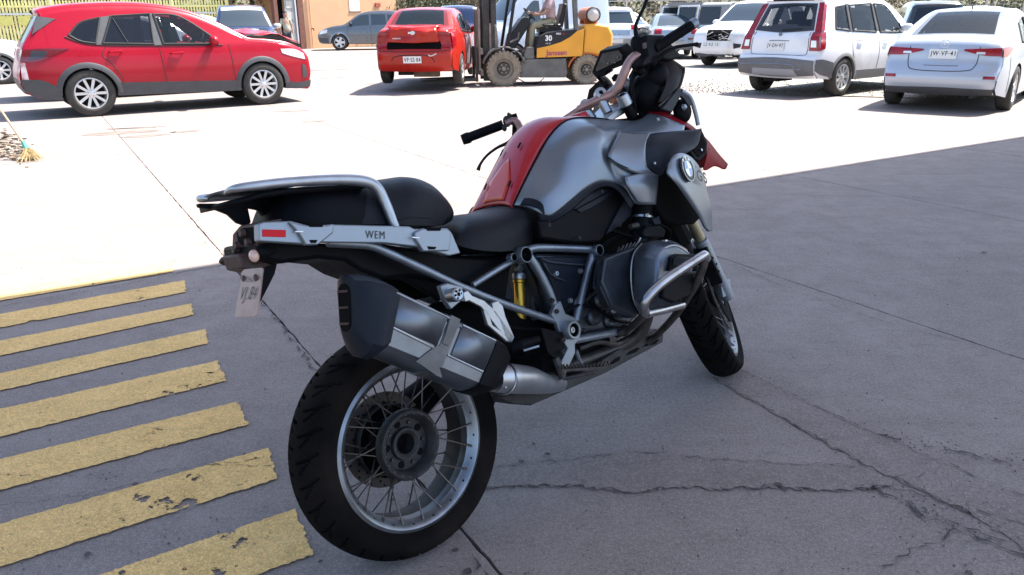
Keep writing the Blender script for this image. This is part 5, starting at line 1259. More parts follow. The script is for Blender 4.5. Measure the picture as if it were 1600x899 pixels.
c.flare(.93, M_trim); c.flare(3.63, M_trim)
c.side_patch('sill_cladding', [(1.30, .30), (3.24, .27)], [(1.33, .50), (3.22, .44)], M_trim, both=True, off=.012)
c.side_patch('rear_bumper_cladding', [(.06, .42), (.25, .31), (.54, .27)], [(.03, .60), (.3, .58), (.50, .47)], M_trim, both=True, off=.012)
c.side_patch('front_bumper_cladding', [(4.02, .26), (4.3, .24), (4.5, .27)], [(4.03, .38), (4.3, .35), (4.52, .38)], M_trim, both=True, off=.012)
c.band_patch('rear_bumper', [[(0, -.98), (0, 0), (0, .98)], [(c.a_at(z=.58), -.98), (c.a_at(z=.6), 0), (c.a_at(z=.58), .98)]], M_trim)
g = c.side_patch('rear_quarter_window', [(.78, 1.22), (.92, 1.13), (1.12, 1.09)], [(.80, 1.24), (.98, 1.40), (1.26, 1.47)], M_glass, both=True)
c.side_patch('rear_door_window', [(1.22, 1.09), (1.95, 1.06)], [(1.42, 1.49), (1.99, 1.52)], M_glass, both=True)
c.side_patch('front_door_window', [(2.10, 1.06), (2.95, 1.04)], [(2.05, 1.52), (2.45, 1.47), (2.93, 1.12)], M_glassl, both=True)
c.side_patch('pillar_trim', [(1.12, 1.08), (1.22, 1.08)], [(1.27, 1.48), (1.42, 1.50)], M_trim, both=True); c.side_patch('pillar_trim', [(1.95, 1.05), (2.10, 1.05)], [(1.99, 1.53), (2.06, 1.53)], M_trim, both=True)
c.line([(1.44, 1.46), (1.52, 1.25), (1.58, 1.09)], .008, off=.012, name='window_divider')
c.line([(.72, 1.20), (.92, 1.11), (1.2, 1.065), (2.0, 1.04), (3.02, 1.02)], .009, M_seam, off=.005, name='window_seal', both=True)
c.line([(1.28, 1.08), (1.18, .92), (1.30, .78), (1.40, .60), (1.42, .42)], .005, both=True)
c.line([(2.02, 1.04), (2.04, .8), (2.06, .45)], .005, both=True); c.line([(3.12, 1.03), (3.14, .8), (3.16, .45)], .005, both=True)
c.side_patch('tail_lamp', [(.08, .86), (.30, .86), (.72, 1.02)], [(.13, 1.02), (.35, 1.04), (.74, 1.03)], M_taild, both=True, off=.01)
c.band_patch('tail_lamp', [[(c.a_at(z=.86), -.99), (c.a_at(z=.88), -.6)], [(c.a_at(z=1.03), -.99), (c.a_at(z=1.0), -.6)]], M_tail)
c.side_patch('lamp_inset', [(.20, .89), (.40, .92)], [(.24, 1.01), (.46, 1.0)], mat('smoked lamp', (.03, .035, .045), .1, coat=1.), off=.014)
c.band_patch('tailgate_glass', [[(c.a_at(z=1.12), -.88), (c.a_at(z=1.12), .88)], [(c.a_at(z=1.50), -.82), (c.a_at(z=1.50), .82)]], M_glass)
c.side_patch('side_spoiler_blade', [(.30, 1.24), (.62, 1.44)], [(.42, 1.50), (.66, 1.46)], M_trim, both=True, off=.008)
# torn rear corner with white filler showing
M_torn = mat('scraped white patches', (.75, .62, .6), .6, dirt=(.3, .02, .03), dscale=9, dcut=.46, var=.2)
c.side_patch('scraped_panel', [(.045, .50), (.14, .50)], [(.07, .86), (.13, .84)], M_torn, off=.006, label='scraped rear corner showing white through the red')
c.band_patch('scraped_panel', [[(c.a_at(z=.55), -1), (c.a_at(z=.55), -.86)], [(c.a_at(z=.85), -1), (c.a_at(z=.85), -.9)]], M_torn)
c.handle(1.38, .97); c.handle(2.28, .92); c.mirror(2.86, 1.05, both=True)
wb = c.a_at(x=3.30); wt = c.a_at(x=2.62)
c.band_patch('windscreen', [[(wt, -.86), (wt, .86)], [(wb, -.88), (wb, .88)]], M_glassl)
# buckled bonnet: a raised folded sheet
rows = []
for i in range(9):
    x = 3.42+.95*i/8; row = []
    for j in range(9):
        t = -.92+1.84*j/8; a = c.a_at(x=x); p = c.bp(a, t, .015+.075*sin(pi*min(1, i/8*1.1))*(1-.3*abs(t))+.02*sin(i*1.7+j*1.1)+(.06*(i/8)**2 if t < 0 else .03)); row.append(p)
    rows.append(row)
mb = MB(); mb.grid(rows); mb.build('bonnet', P_red, c.t, sharp=30, solid=.012, label='buckled red bonnet lifted off its catch')
mb = MB()
rows2 = [[r[0]+Vector((0, 0, -.02)) for r in rows], [c.bp(c.a_at(x=3.42+.95*i/8), -.97, .0) for i in range(9)]]
mb.grid(rows2); mb.build('bonnet_gap', M_blk2, c.t)
c.side_patch('headlamp', [(4.02, .86), (4.2, .80), (4.44, .74)], [(4.0, .93), (4.25, .92), (4.42, .84)], M_lampw, both=True, off=.008)
c.side_patch('fog_lamp_recess', [(4.36, .42), (4.46, .44)], [(4.37, .66), (4.44, .64)], M_trim, both=True, off=.008)
c.band_patch('grille', [[(c.a_at(z=.78, tail=False), -.6), (c.a_at(z=.78, tail=False), .6)], [(c.a_at(z=.5, tail=False), -.6), (c.a_at(z=.5, tail=False), .6)]], M_blk2)
mb = MB(); a = c.bp(c.a_at(x=1.0), .0, 0); mb.tube([a, a+Vector((-.12, 0, .12))], .004, 6); mb.build('aerial', M_seam, c.t)
SUV = c
# ---------------------------------------------------------------- silver sedan on the right (rear view)
sed = [(.12, .28), (.05, .36), (.0, .48), (.03, .60), (.10, .72), (.13, .90), (.22, 1.02), (.45, 1.055), (.62, 1.06), (.95, 1.20), (1.30, 1.34), (1.65, 1.42), (2.1, 1.455), (2.5, 1.43), (2.9, 1.33), (3.3, 1.16), (3.6, 1.0), (4.0, .93), (4.35, .80), (4.50, .66), (4.55, .5), (4.5, .3)]
lows = [(.0, .40), (.12, .28), (.5, .22), (1.3, .20), (3.2, .19), (4.3, .20), (4.55, .3)]
h = (.30, .91)
def heading_from(px, py, deg): return radians(deg)
c = Car('parked_sedan', 'pale silver blue sedan seen from behind, at the right edge of the photo', 'car', 4.55, 1.80, .325, .95, 3.65, sed, lows, P_blue, rear_at=G2(1568, 171.5), front_at=G2(1568, 171.5)+Vector((1.70, 2.09, 0)), side=-1, wstyle=(10, .05), belt=.93, slope=.5, plan=(.17, 4.5))
c.cabin(1.1, 3.3)
def tlamp(c, z0, z1, t0, t1, m=M_tail, name='tail_lamp', off=.008): return c.band_patch(name, [[(c.a_at(z=z0), t0), (c.a_at(z=z0), t1)], [(c.a_at(z=z1), t0), (c.a_at(z=z1), t1)]], m, off=off)
for q in (-1, 1):
    c.band_patch('tail_lamp', [[(c.a_at(z=.875), .36*q), (c.a_at(z=.82), .7*q), (c.a_at(z=.815), .99*q)], [(c.a_at(z=.895), .36*q), (c.a_at(z=.91), .7*q), (c.a_at(z=.925), .99*q)]], M_tail, off=.012)
    c.side_patch('tail_lamp', [(.12, .80), (.28, .82), (.50, .90)], [(.13, .935), (.3, .94), (.52, .93)], M_tail, sd=q, off=.012)
    c.band_patch('reversing_lamp', [[(c.a_at(z=.835), .56*q), (c.a_at(z=.835), .72*q)], [(c.a_at(z=.865), .58*q), (c.a_at(z=.865), .72*q)]], M_lampw, off=.016)
    tlamp(c, .50, .54, .78*q, .98*q, name='bumper_reflector')
c.band_patch('rear_window', [[(c.a_at(x=.64), -.80), (c.a_at(x=.64), .80)], [(c.a_at(x=1.55), -.78), (c.a_at(x=1.55), .78)]], M_glassl)
c.band_patch('lower_valance', [[(0, -.94), (.0, 0), (0, .94)], [(c.a_at(z=.36), -.96), (c.a_at(z=.385), 0), (c.a_at(z=.36), .96)]], M_trim, off=.008)
c.band_line([(c.a_at(z=.93), -.62), (c.a_at(z=.66), -.58), (c.a_at(z=.60), -.45), (c.a_at(z=.585), 0), (c.a_at(z=.60), .45), (c.a_at(z=.66), .58), (c.a_at(z=.93), .62)], .006)
c.band_line([(c.a_at(z=.66), -.30), (c.a_at(z=.655), 0), (c.a_at(z=.66), .30)], .006, P_grey)
c.plate(c.a_at(z=.83), .0, .37, .135, 'JW·VF·41')
mb = MB(); p = c.bp(c.a_at(z=.955), 0, .012); mb.lathe([(.062, 0), (.062, .006), (.052, .006), (.052, 0)], p, (-1, 0, .3), 28, closed=True); mb.tube([p+Vector((-.004, .052, .016)), p+Vector((-.006, .022, .018)), p+Vector((-.006, 0, -.012)), p+Vector((-.006, -.022, .018)), p+Vector((-.004, -.052, .016))], .006, 6); mb.build('badge', M_alloy, c.t)
c.side_patch('side_window', [(1.25, .98), (2.1, .95)], [(1.5, 1.24), (2.08, 1.33)], M_glass, both=True); c.side_patch('side_window', [(2.2, .95), (3.1, .93)], [(2.18, 1.33), (2.6, 1.30), (3.05, 1.05)], M_glass, both=True)
c.line([(2.15, .93), (2.17, .6), (2.15, .3)], .005, both=True); c.line([(.42, .80), (.45, .55), (.48, .3)], .004, both=True)
c.handle(1.6, .88); c.mirror(3.0, .98)
mb = MB(); p = c.bp(c.a_at(x=1.75), .0, 0); mb.tube([p, p+Vector((-.06, 0, .055)), p+Vector((-.13, 0, .06))], [.012, .010, .004], 6); mb.build('roof_aerial', M_seam, c.t)
mb = MB(); mb.tube([Vector((.16-c.cx, -.45, .24)), Vector((.5-c.cx, -.45, .24))], .03, 10); mb.build('exhaust_tip', M_hub, c.t)
# ---------------------------------------------------------------- white SUV next to it (rear view, spare silver roof)
wsv = [(.12, .34), (.04, .42), (.0, .56), (.02, .68), (.10, .74), (.13, 1.02), (.20, 1.10), (.32, 1.36), (.44, 1.60), (.42, 1.66), (.75, 1.715), (1.4, 1.735), (2.1, 1.71), (2.6, 1.62), (3.0, 1.42), (3.35, 1.16), (3.6, 1.08), (4.0, 1.02), (4.25, .88), (4.34, .7), (4.35, .5), (4.3, .35)]
loww = [(.0, .48), (.15, .34), (.6, .30), (1.3, .27), (3.2, .26), (4.1, .28), (4.35, .38)]
c = Car('parked_suv', 'white crossover with grey rear bumper, left of the pale blue sedan', 'car', 4.35, 1.78, .335, .85, 3.45, wsv, loww, P_white, rear_at=G2(1305, 150), front_at=G2(1305, 150)+Vector((2.05, 1.66, 0)), side=-1, wstyle=(9, .055), belt=1.03, slope=.36, plan=(.13, 5))
c.cabin(.6, 3.15)
for q in (-1, 1):
    c.band_patch('tail_lamp', [[(c.a_at(z=.80), .76*q), (c.a_at(z=.80), .995*q)], [(c.a_at(z=1.10), .80*q), (c.a_at(z=1.10), .995*q)]], M_tail, off=.014)
    c.band_patch('tail_lamp', [[(c.a_at(z=1.10), .83*q), (c.a_at(z=1.10), .995*q)], [(c.a_at(z=1.60), .86*q), (c.a_at(z=1.60), .99*q)]], M_tail, off=.012)
    c.side_patch('tail_lamp', [(.10, .80), (.24, .84)], [(.17, 1.08), (.30, 1.12)], M_tail, sd=q, off=.012); c.side_patch('tail_lamp', [(.18, 1.10), (.28, 1.14)], [(.40, 1.58), (.47, 1.56)], M_tail, sd=q, off=.010)
    c.band_patch('reversing_lamp', [[(c.a_at(z=.86), .80*q), (c.a_at(z=.86), .93*q)], [(c.a_at(z=.97), .81*q), (c.a_at(z=.97), .93*q)]], M_lampw, off=.019)
c.band_patch('tailgate_glass', [[(c.a_at(z=1.13), -.80), (c.a_at(z=1.08), 0), (c.a_at(z=1.13), .80)], [(c.a_at(z=1.58), -.80), (c.a_at(z=1.60), 0), (c.a_at(z=1.58), .80)]], mat('grey tinted glass', (.03, .032, .034), .08, spec=.5), off=.010)
c.band_patch('rear_bumper', [[(c.a_at(z=.40), -.99), (c.a_at(z=.38), 0), (c.a_at(z=.40), .99)], [(c.a_at(z=.64), -.99), (c.a_at(z=.66), 0), (c.a_at(z=.64), .99)]], mat('faded grey bumper', (.12, .12, .125), .5, var=.12), off=.014)
c.side_patch('rear_bumper', [(.02, .48), (.2, .40), (.50, .34)], [(.02, .66), (.2, .66), (.48, .60)], MAT['faded grey bumper'], both=True, off=.014)
c.band_line([(c.a_at(z=.50), -.72), (c.a_at(z=.50), -.55), (c.a_at(z=.57), -.42), (c.a_at(z=.57), .55), (c.a_at(z=.56), .72), (c.a_at(z=.56), .9)], .010, M_alu2, name='bumper_strip', off=.018)
c.band_patch('skid_panel', [[(c.a_at(z=.40), -.60), (c.a_at(z=.40), .60)], [(c.a_at(z=.50), -.52), (c.a_at(z=.50), .55)]], mat('light grey panel', (.3, .3, .31), .5), off=.02)
c.band_line([(c.a_at(z=1.10), -.74), (c.a_at(z=.80), -.72), (c.a_at(z=.71), -.62), (c.a_at(z=.70), 0), (c.a_at(z=.71), .62), (c.a_at(z=.80), .72), (c.a_at(z=1.10), .74)], .006)
c.band_line([(c.a_at(z=.96), -.26), (c.a_at(z=.965), 0), (c.a_at(z=.96), .26)], .007, P_grey, name='plate_recess')
c.plate(c.a_at(z=.87), .08, .36, .14, 'JV·DH·97')
mb = MB(); p = c.bp(c.a_at(z=1.05), 0, .012); mb.lathe([(0, .01), (.02, .01), (.034, .006), (.036, 0)], p, (-1, 0, .1), 20); mb.build('badge', P_grey, c.t)
mb = MB(); a, b = c.bp(c.a_at(z=1.12), .0, .02), c.bp(c.a_at(z=1.15), -.5, .02); mb.tube([a, b], [.014, .008], 8); mb.build('wiper', M_seam, c.t)
c.side_patch('quarter_window', [(.60, 1.16), (1.02, 1.12)], [(.72, 1.52), (1.04, 1.55)], M_glassl, both=True); c.side_patch('side_window', [(1.14, 1.12), (1.95, 1.08)], [(1.16, 1.55), (1.95, 1.58)], M_glassl, both=True); c.side_patch('side_window', [(2.1, 1.08), (2.98, 1.06)], [(2.06, 1.58), (2.5, 1.53), (2.9, 1.22)], M_glassl, both=True)
for (x0, x1, x2, x3) in ((1.02, 1.14, 1.04, 1.16), (1.95, 2.10, 1.95, 2.06)): c.side_patch('pillar_trim', [(x0, 1.10), (x1, 1.10)], [(x2, 1.58), (x3, 1.58)], M_trim, both=True)
c.side_patch('sill_cladding', [(1.24, .27), (3.05, .27)], [(1.26, .44), (3.03, .42)], mat('dusty grey cladding', (.17, .17, .17), .6), both=True, off=.012)
c.flare(.85, MAT['dusty grey cladding'], .05); c.flare(3.45, MAT['dusty grey cladding'], .05)
c.line([(1.1, 1.1), (1.08, .8), (1.22, .5)], .005, both=True); c.line([(2.03, 1.07), (2.04, .7), (2.0, .42)], .005, both=True); c.handle(1.35, .96); c.handle(2.3, .94); c.mirror(2.9, 1.1)
for q in (-1, 1):
    mb = MB(); mb.tube([c.bp(c.a_at(x=.7), .80*q, .0), c.bp(c.a_at(x=.85), .80*q, .05), c.bp(c.a_at(x=1.6), .80*q, .055), c.bp(c.a_at(x=2.3), .80*q, .05), c.bp(c.a_at(x=2.45), .80*q, .0)], .014, 8); mb.build('roof_rail', M_alloy, c.t)
# ---------------------------------------------------------------- red orange sedan carried by the forklift
rsd = [(.12, .30), (.05, .38), (.0, .50), (.0, .64), (.04, .72), (.07, .80), (.05, .98), (.10, 1.06), (.40, 1.09), (.62, 1.10), (.95, 1.28), (1.20, 1.40), (1.6, 1.455), (2.0, 1.46), (2.5, 1.40), (2.9, 1.24), (3.2, 1.05), (3.6, .97), (4.0, .85), (4.18, .7), (4.22, .5), (4.18, .3)]
lowr = [(.0, .44), (.12, .32), (.5, .26), (1.2, .22), (3.1, .22), (4.0, .22), (4.22, .32)]
RC = Vector((-1.86, 15.75, 0)); hr = radians(86)
c = Car('wrecked_sedan', 'orange red sedan with a crushed boot, lifted off the ground by the forklift', 'car', 4.22, 1.69, .30, .85, 3.32, rsd, lowr, P_orange, pos=(RC.x, RC.y), head=hr, z=.13, wstyle=(7, .22), belt=.98, slope=.42, plan=(.13, 5), tread=.19)
c.cabin(.95, 2.9)
c.band_patch('rear_window', [[(c.a_at(x=.66), -.84), (c.a_at(x=.64), 0), (c.a_at(x=.66), .84)], [(c.a_at(x=1.24), -.82), (c.a_at(x=1.26), 0), (c.a_at(x=1.24), .82)]], M_glassl)
# crushed boot lid
rows = []
r = random.Random(4)
for i in range(13):
    z = .80+.28*i/12; a = c.a_at(z=min(z, 1.05)); row = []
    for j in range(17):
        t = -.68+1.36*j/16
        if i == 12: t *= 1.08
        dent = .09*math.exp(-((t-.25)**2/.05+(i-6)**2/14))*-1+.08*math.exp(-((t+.35)**2/.03+(i-8)**2/9))+.03*math.exp(-((t+.05)**2/.02+(i-2)**2/6))
        p = c.bp(a, t, .03+dent+r.uniform(-.007, .007)); p.x -= .07-.015*(i == 12); p.z = z+.025+.03*abs(t); row.append(p)
    rows.append(row)
top = [p+Vector((.10, 0, .015)) for p in rows[-1]]; top2 = [p+Vector((.50, 0, .03)) for p in rows[-1]]
mb = MB(); mb.grid(rows+[top, top2]); lid = mb.build('boot_lid', P_orange, c.t, sharp=50, solid=.012, label='dented boot lid pushed up above a dark gap')
mb = MB(); g = [[c.bp(c.a_at(z=z), t, -.004) for t in (-.72, -.4, 0, .4, .72)] for z in (.70, .77, .86)]
mb.grid([[p+Vector((-.012, 0, 0)) for p in r_] for r_ in g]); mb.build('boot_gap', M_blk2, c.t)
mb = MB(); q = rows[8][8]+Vector((-.016, 0, 0)); mb.prism([q+Vector((0, y, z)) for y, z in ((-.085, -.018), (-.03, -.018), (-.03, -.035), (.03, -.035), (.03, -.018), (.085, -.018), (.085, .018), (.03, .018), (.03, .035), (-.03, .035), (-.03, .018), (-.085, .018))], (-.008, 0, 0)); mb.build('badge', M_alloy, c.t)
for k in range(8):
    mb = MB(); q = rows[3][14]+Vector((-.014, -.02*k+.02, .0)); mb.box(q, (.004, .012, .022)); mb.build('badge_letter', M_alloy, c.t)
for q in (-1, 1):
    c.band_patch('tail_lamp', [[(c.a_at(z=.74), .74*q), (c.a_at(z=.72), .995*q)], [(c.a_at(z=1.00), .66*q), (c.a_at(z=1.02), .995*q)]], M_tail, off=.022)
    c.side_patch('tail_lamp', [(.05, .73), (.30, .80)], [(.09, 1.02), (.38, 1.02)], M_tail, sd=q, off=.016)
c.plate(c.a_at(z=.52), .05, .36, .13, 'VP·SS·84')
c.band_line([(c.a_at(z=.47), -.55), (c.a_at(z=.58), -.42), (c.a_at(z=.60), 0), (c.a_at(z=.58), .48), (c.a_at(z=.50), .62)], .008)
c.band_line([(c.a_at(z=.68), -.98), (c.a_at(z=.655), -.5), (c.a_at(z=.65), 0), (c.a_at(z=.655), .5), (c.a_at(z=.68), .98)], .006)
c.band_line([(c.a_at(z=.62), -.60), (c.a_at(z=.58), -.45), (c.a_at(z=.60), -.38)], .012, M_alloy, name='scratch')
c.side_patch('side_window', [(1.25, 1.03), (2.0, 1.00)], [(1.42, 1.28), (2.0, 1.36)], M_glass, both=True); c.side_patch('side_window', [(2.08, 1.0), (2.85, .98)], [(2.06, 1.36), (2.5, 1.32), (2.8, 1.12)], M_glass, both=True)
c.side_patch('crushed_door', [(1.35, .35), (2.9, .32)], [(1.45, .95), (2.85, .93)], mat('scraped bare panel', (.35, .36, .38), .5, metal=.4, dirt=(.35, .02, .01), dscale=4, dcut=.5, var=.3), off=.006)
c.handle(1.5, .92); c.mirror(2.7, 1.0)
mb = MB(); mb.beam((.85-c.cx, -.62, .30), (.85-c.cx, .62, .30), .12, .09); mb.beam((.5-c.cx, -.4, .24), (.5-c.cx, .1, .24), .25, .16); mb.tube([(.82-c.cx, .5, .3), (.95-c.cx, .5, .62)], .05, 10); mb.tube([(.82-c.cx, -.5, .3), (.95-c.cx, -.5, .62)], .05, 10); mb.build('rear_axle', mat('rusty axle', (.14, .09, .06), .8, var=.3), c.t)
LIFTED = c
# ================================================================ other vehicles
def simple_windows(c, rows, m=None, both=True):
    for lo, hi in rows: c.side_patch('side_window', lo, hi, m or M_glass, both=both)
def hd(deg): return radians(deg)
# silver hatchback whose tail shows behind the red SUV
hat = [(.12, .34), (.04, .45), (.0, .60), (.03, .78), (.10, .96), (.28, 1.12), (.58, 1.42), (.70, 1.52), (.62, 1.55), (.9, 1.57), (1.4, 1.59), (2.0, 1.58), (2.5, 1.48), (2.95, 1.25), (3.2, 1.08), (3.7, 1.0), (4.1, .82), (4.2, .6), (4.18, .35)]
lo_ = [(.0, .48), (.15, .32), (.6, .25), (3.0, .22), (4.1, .25), (4.2, .35)]
c = Car('parked_hatchback', 'silver hatchback mostly hidden behind the red crossover, tail with red and white lamps', 'car', 4.2, 1.76, .32, .8, 3.3, hat, lo_, P_silver, pos=(-9.35, 15.3), head=hd(36), wstyle=(8, .05), belt=1.0, slope=.4)
for q in (-1, 1):
    c.side_patch('tail_lamp', [(.06, .80), (.34, .82)], [(.14, 1.05), (.40, 1.05)], M_tail, sd=q, off=.012); c.side_patch('lamp_band', [(.08, .88), (.33, .89)], [(.11, .97), (.35, .98)], M_lampw, sd=q, off=.018)
    c.band_patch('tail_lamp', [[(c.a_at(z=.80), .7*q), (c.a_at(z=.80), .99*q)], [(c.a_at(z=1.04), .7*q), (c.a_at(z=1.04), .99*q)]], M_tail, off=.01)
c.band_patch('rear_window', [[(c.a_at(z=1.14), -.8), (c.a_at(z=1.14), .8)], [(c.a_at(z=1.46), -.8), (c.a_at(z=1.46), .8)]], M_glassl)
c.side_patch('spoiler', [(.42, 1.38), (.75, 1.44)], [(.56, 1.55), (.80, 1.54)], P_silver, both=True, off=.02)
simple_windows(c, [([(.75, 1.14), (1.4, 1.08)], [(.92, 1.44), (1.42, 1.47)]), ([(1.5, 1.08), (2.7, 1.04)], [(1.52, 1.47), (2.2, 1.42), (2.65, 1.18)])])
c.side_patch('bumper_cladding', [(.04, .42), (.6, .27)], [(.02, .56), (.5, .50)], M_trim, both=True)
# white car at the far left edge
wc = [(.12, .34), (.0, .56), (.05, .9), (.3, 1.1), (.6, 1.45), (1.2, 1.58), (1.9, 1.57), (2.5, 1.42), (3.0, 1.12), (3.4, 1.02), (3.9, .92), (4.15, .72), (4.2, .5), (4.15, .3)]
c = Car('parked_car', 'white car cut off by the left edge, only front wing and wheel visible', 'car', 4.2, 1.76, .33, .8, 3.35, wc, lo_, P_white, rear_at=G2(4, 132)-Vector((2.0, 1.55, 0)), front_at=G2(4, 132), side=-1, wstyle=(8, .05), belt=1.0, slope=.4)
simple_windows(c, [([(.8, 1.1), (1.7, 1.06)], [(1.0, 1.42), (1.7, 1.46)]), ([(1.8, 1.06), (2.9, 1.03)], [(1.8, 1.46), (2.3, 1.38), (2.8, 1.14)])])
c.side_patch('headlamp', [(3.85, .72), (4.14, .66)], [(3.8, .84), (4.1, .80)], M_lampw, both=True)
c.flare(3.35, M_trim, .05)
# dark blue pickup facing the camera
pk = [(.1, .45), (.02, .55), (.02, .85), (.04, 1.08), (.3, 1.12), (1.0, 1.12), (1.75, 1.12), (1.95, 1.2), (2.1, 1.68), (2.35, 1.78), (2.9, 1.79), (3.35, 1.70), (3.75, 1.30), (3.95, 1.16), (4.4, 1.10), (4.85, 1.02), (5.05, .85), (5.08, .6), (5.05, .4)]
lop = [(.0, .55), (.2, .45), (.8, .40), (4.0, .36), (5.0, .36), (5.08, .45)]
def pickup(label, pos, head, paint, cat='pickup', full=True, **k):
    c = Car('parked_pickup', label, cat, 5.08, 1.78, .37, 1.05, 4.05, pk, lop, paint, pos=pos, head=head, wstyle=(6, .09), belt=1.12, slope=.30, plan=(.10, 6), **k)
    simple_windows(c, [([(2.15, 1.16), (2.75, 1.14)], [(2.2, 1.60), (2.75, 1.66)]), ([(2.85, 1.14), (3.62, 1.12)], [(2.85, 1.66), (3.3, 1.60), (3.6, 1.28)])])
    c.band_patch('windscreen', [[(c.a_at(x=3.32), -.84), (c.a_at(x=3.32), .84)], [(c.a_at(x=3.86), -.88), (c.a_at(x=3.86), .88)]], M_glassl)
    c.band_patch('grille', [[(c.a_at(z=.98, tail=False), -.62), (c.a_at(z=.98, tail=False), .62)], [(c.a_at(z=.76, tail=False), -.6), (c.a_at(z=.76, tail=False), .6)]], M_trim)
    for q in (-1, 1): c.band_patch('headlamp', [[(c.a_at(z=.98, tail=False), .66*q), (c.a_at(z=.98, tail=False), .95*q)], [(c.a_at(z=.78, tail=False), .66*q), (c.a_at(z=.78, tail=False), .95*q)]], M_lampw)
    c.band_patch('bumper', [[(c.a_at(z=.66, tail=False), -.98), (c.a_at(z=.66, tail=False), .98)], [(c.a_at(z=.46, tail=False), -.98), (c.a_at(z=.46, tail=False), .98)]], M_alloy, off=.04)
    for q in (-1, 1): tlamp(c, .75, 1.02, .82*q, .97*q)
    c.mirror(3.55, 1.18, m=M_alloy)
    mb = MB(); mb.box((1.0-c.cx, 0, 1.13), (1.55, 1.35, .02)); mb.build('bed_floor', M_blk2, c.t)
    return c
o = at_depth(392, 40, 25.5)
c = pickup('dark blue pickup facing the camera behind the red crossover bonnet', (o.x-1.0, o.y+1.6), hd(-68), P_navy)
a0, a1 = c.a_at(x=3.30), c.a_at(x=3.42)
c.band_patch('sun_strip', [[(a0, -.86), (a0, .86)], [(a1, -.86), (a1, .86)]], M_emw, off=.012)
g = [[c.bp(c.a_at(x=4.35+.16*sin(t)*k), .42*cos(t)*k, .012) for t in [2*pi*i/24 for i in range(25)]] for k in (.02, .5, 1)]
mb = MB(); mb.grid(g); mb.build('bonnet_sticker', M_emw, c.t)
mb = MB()
for q in (-.35, .35): mb.box((3.3-c.cx-.25, q, 1.28), (.12, .45, .35))
mb.build('seat_back', M_seam, c.t)
# second pickup behind the forklift mast
o = at_depth(742, 40, 27)
c = pickup('navy pickup seen between the lifted red sedan and the forklift mast', (o.x-.3, o.y+.6), hd(100), P_navy)
# grey SUV by the orange building
cap = [(.12, .4), (.0, .6), (.03, .9), (.15, 1.1), (.38, 1.55), (.5, 1.66), (1.2, 1.72), (2.0, 1.71), (2.6, 1.60), (3.1, 1.28), (3.4, 1.12), (3.9, 1.05), (4.35, .90), (4.55, .72), (4.58, .55), (4.52, .35)]
loc_ = [(.0, .5), (.2, .36), (.8, .32), (3.4, .28), (4.4, .30), (4.58, .4)]
f_ = G2(532, 79)
c = Car('parked_suv', 'dark grey SUV with black bumper parked side-on at the orange building', 'car', 4.6, 1.85, .36, .9, 3.6, cap, loc_, P_grey, rear_at=f_+Vector((2.68, .38, 0)), front_at=f_, side=1, wstyle=(5, .11), belt=1.08, slope=.38)
simple_windows(c, [([(.75, 1.18), (1.3, 1.13)], [(.85, 1.50), (1.35, 1.56)]), ([(1.4, 1.13), (2.1, 1.11)], [(1.45, 1.57), (2.1, 1.59)]), ([(2.2, 1.11), (3.15, 1.08)], [(2.2, 1.59), (2.6, 1.52), (3.1, 1.20)])], M_glassl)
c.flare(.9, M_alu2, .06); c.flare(3.6, M_alu2, .06)
c.band_patch('windscreen', [[(c.a_at(x=2.55), -.84), (c.a_at(x=2.55), .84)], [(c.a_at(x=3.22), -.86), (c.a_at(x=3.22), .86)]], M_glassl)
c.side_patch('headlamp', [(4.15, .78), (4.52, .72)], [(4.12, .94), (4.42, .88)], M_lampw, both=True); c.side_patch('bumper_cladding', [(4.1, .32), (4.52, .38)], [(4.1, .55), (4.54, .58)], M_trim, both=True)
c.line([(2.14, 1.1), (2.15, .7), (2.1, .4)], .006, both=True); c.line([(3.2, 1.08), (3.2, .7), (3.15, .4)], .006, both=True); c.handle(2.4, .98, 1); c.mirror(3.05, 1.12, m=M_seam)
c.band_patch('grille', [[(c.a_at(z=.86, tail=False), -.5), (c.a_at(z=.86, tail=False), .5)], [(c.a_at(z=.6, tail=False), -.5), (c.a_at(z=.6, tail=False), .5)]], M_seam)
# white van behind the forklift
van = [(.1, .4), (.0, .55), (.0, 1.0), (.05, 1.9), (.15, 2.15), (.4, 2.22), (1.5, 2.25), (2.6, 2.2), (3.0, 2.0), (3.45, 1.45), (3.65, 1.2), (4.0, 1.05), (4.2, .85), (4.25, .6), (4.2, .35)]
lov = [(.0, .5), (.2, .36), (.8, .30), (3.0, .28), (4.1, .30), (4.25, .4)]
o = at_depth(925, 60, 24.5)
P_van = mat('faded white blue van paint', (.42, .48, .56), .4, coat=.4, var=.04)
c = Car('parked_van', 'pale blue white van standing behind the forklift driver', 'van', 4.25, 1.7, .33, .8, 3.35, van, lov, P_van, pos=(o.x+.3, o.y+1.2), head=hd(206), wstyle=(5, .11), belt=1.15, slope=.10, plan=(.10, 6))
simple_windows(c, [([(2.45, 1.2), (3.3, 1.18)], [(2.5, 1.85), (2.75, 1.80), (3.2, 1.30)])], M_glassl)
c.band_patch('windscreen', [[(c.a_at(x=2.95), -.86), (c.a_at(x=2.95), .86)], [(c.a_at(x=3.55), -.88), (c.a_at(x=3.55), .88)]], M_glassl)
c.line([(2.35, 2.0), (2.36, 1.2), (2.36, .4)], .006, both=True); c.line([(1.2, 2.0), (1.2, 1.2), (1.2, .6)], .006, both=True); c.mirror(3.1, 1.3, m=M_seam)
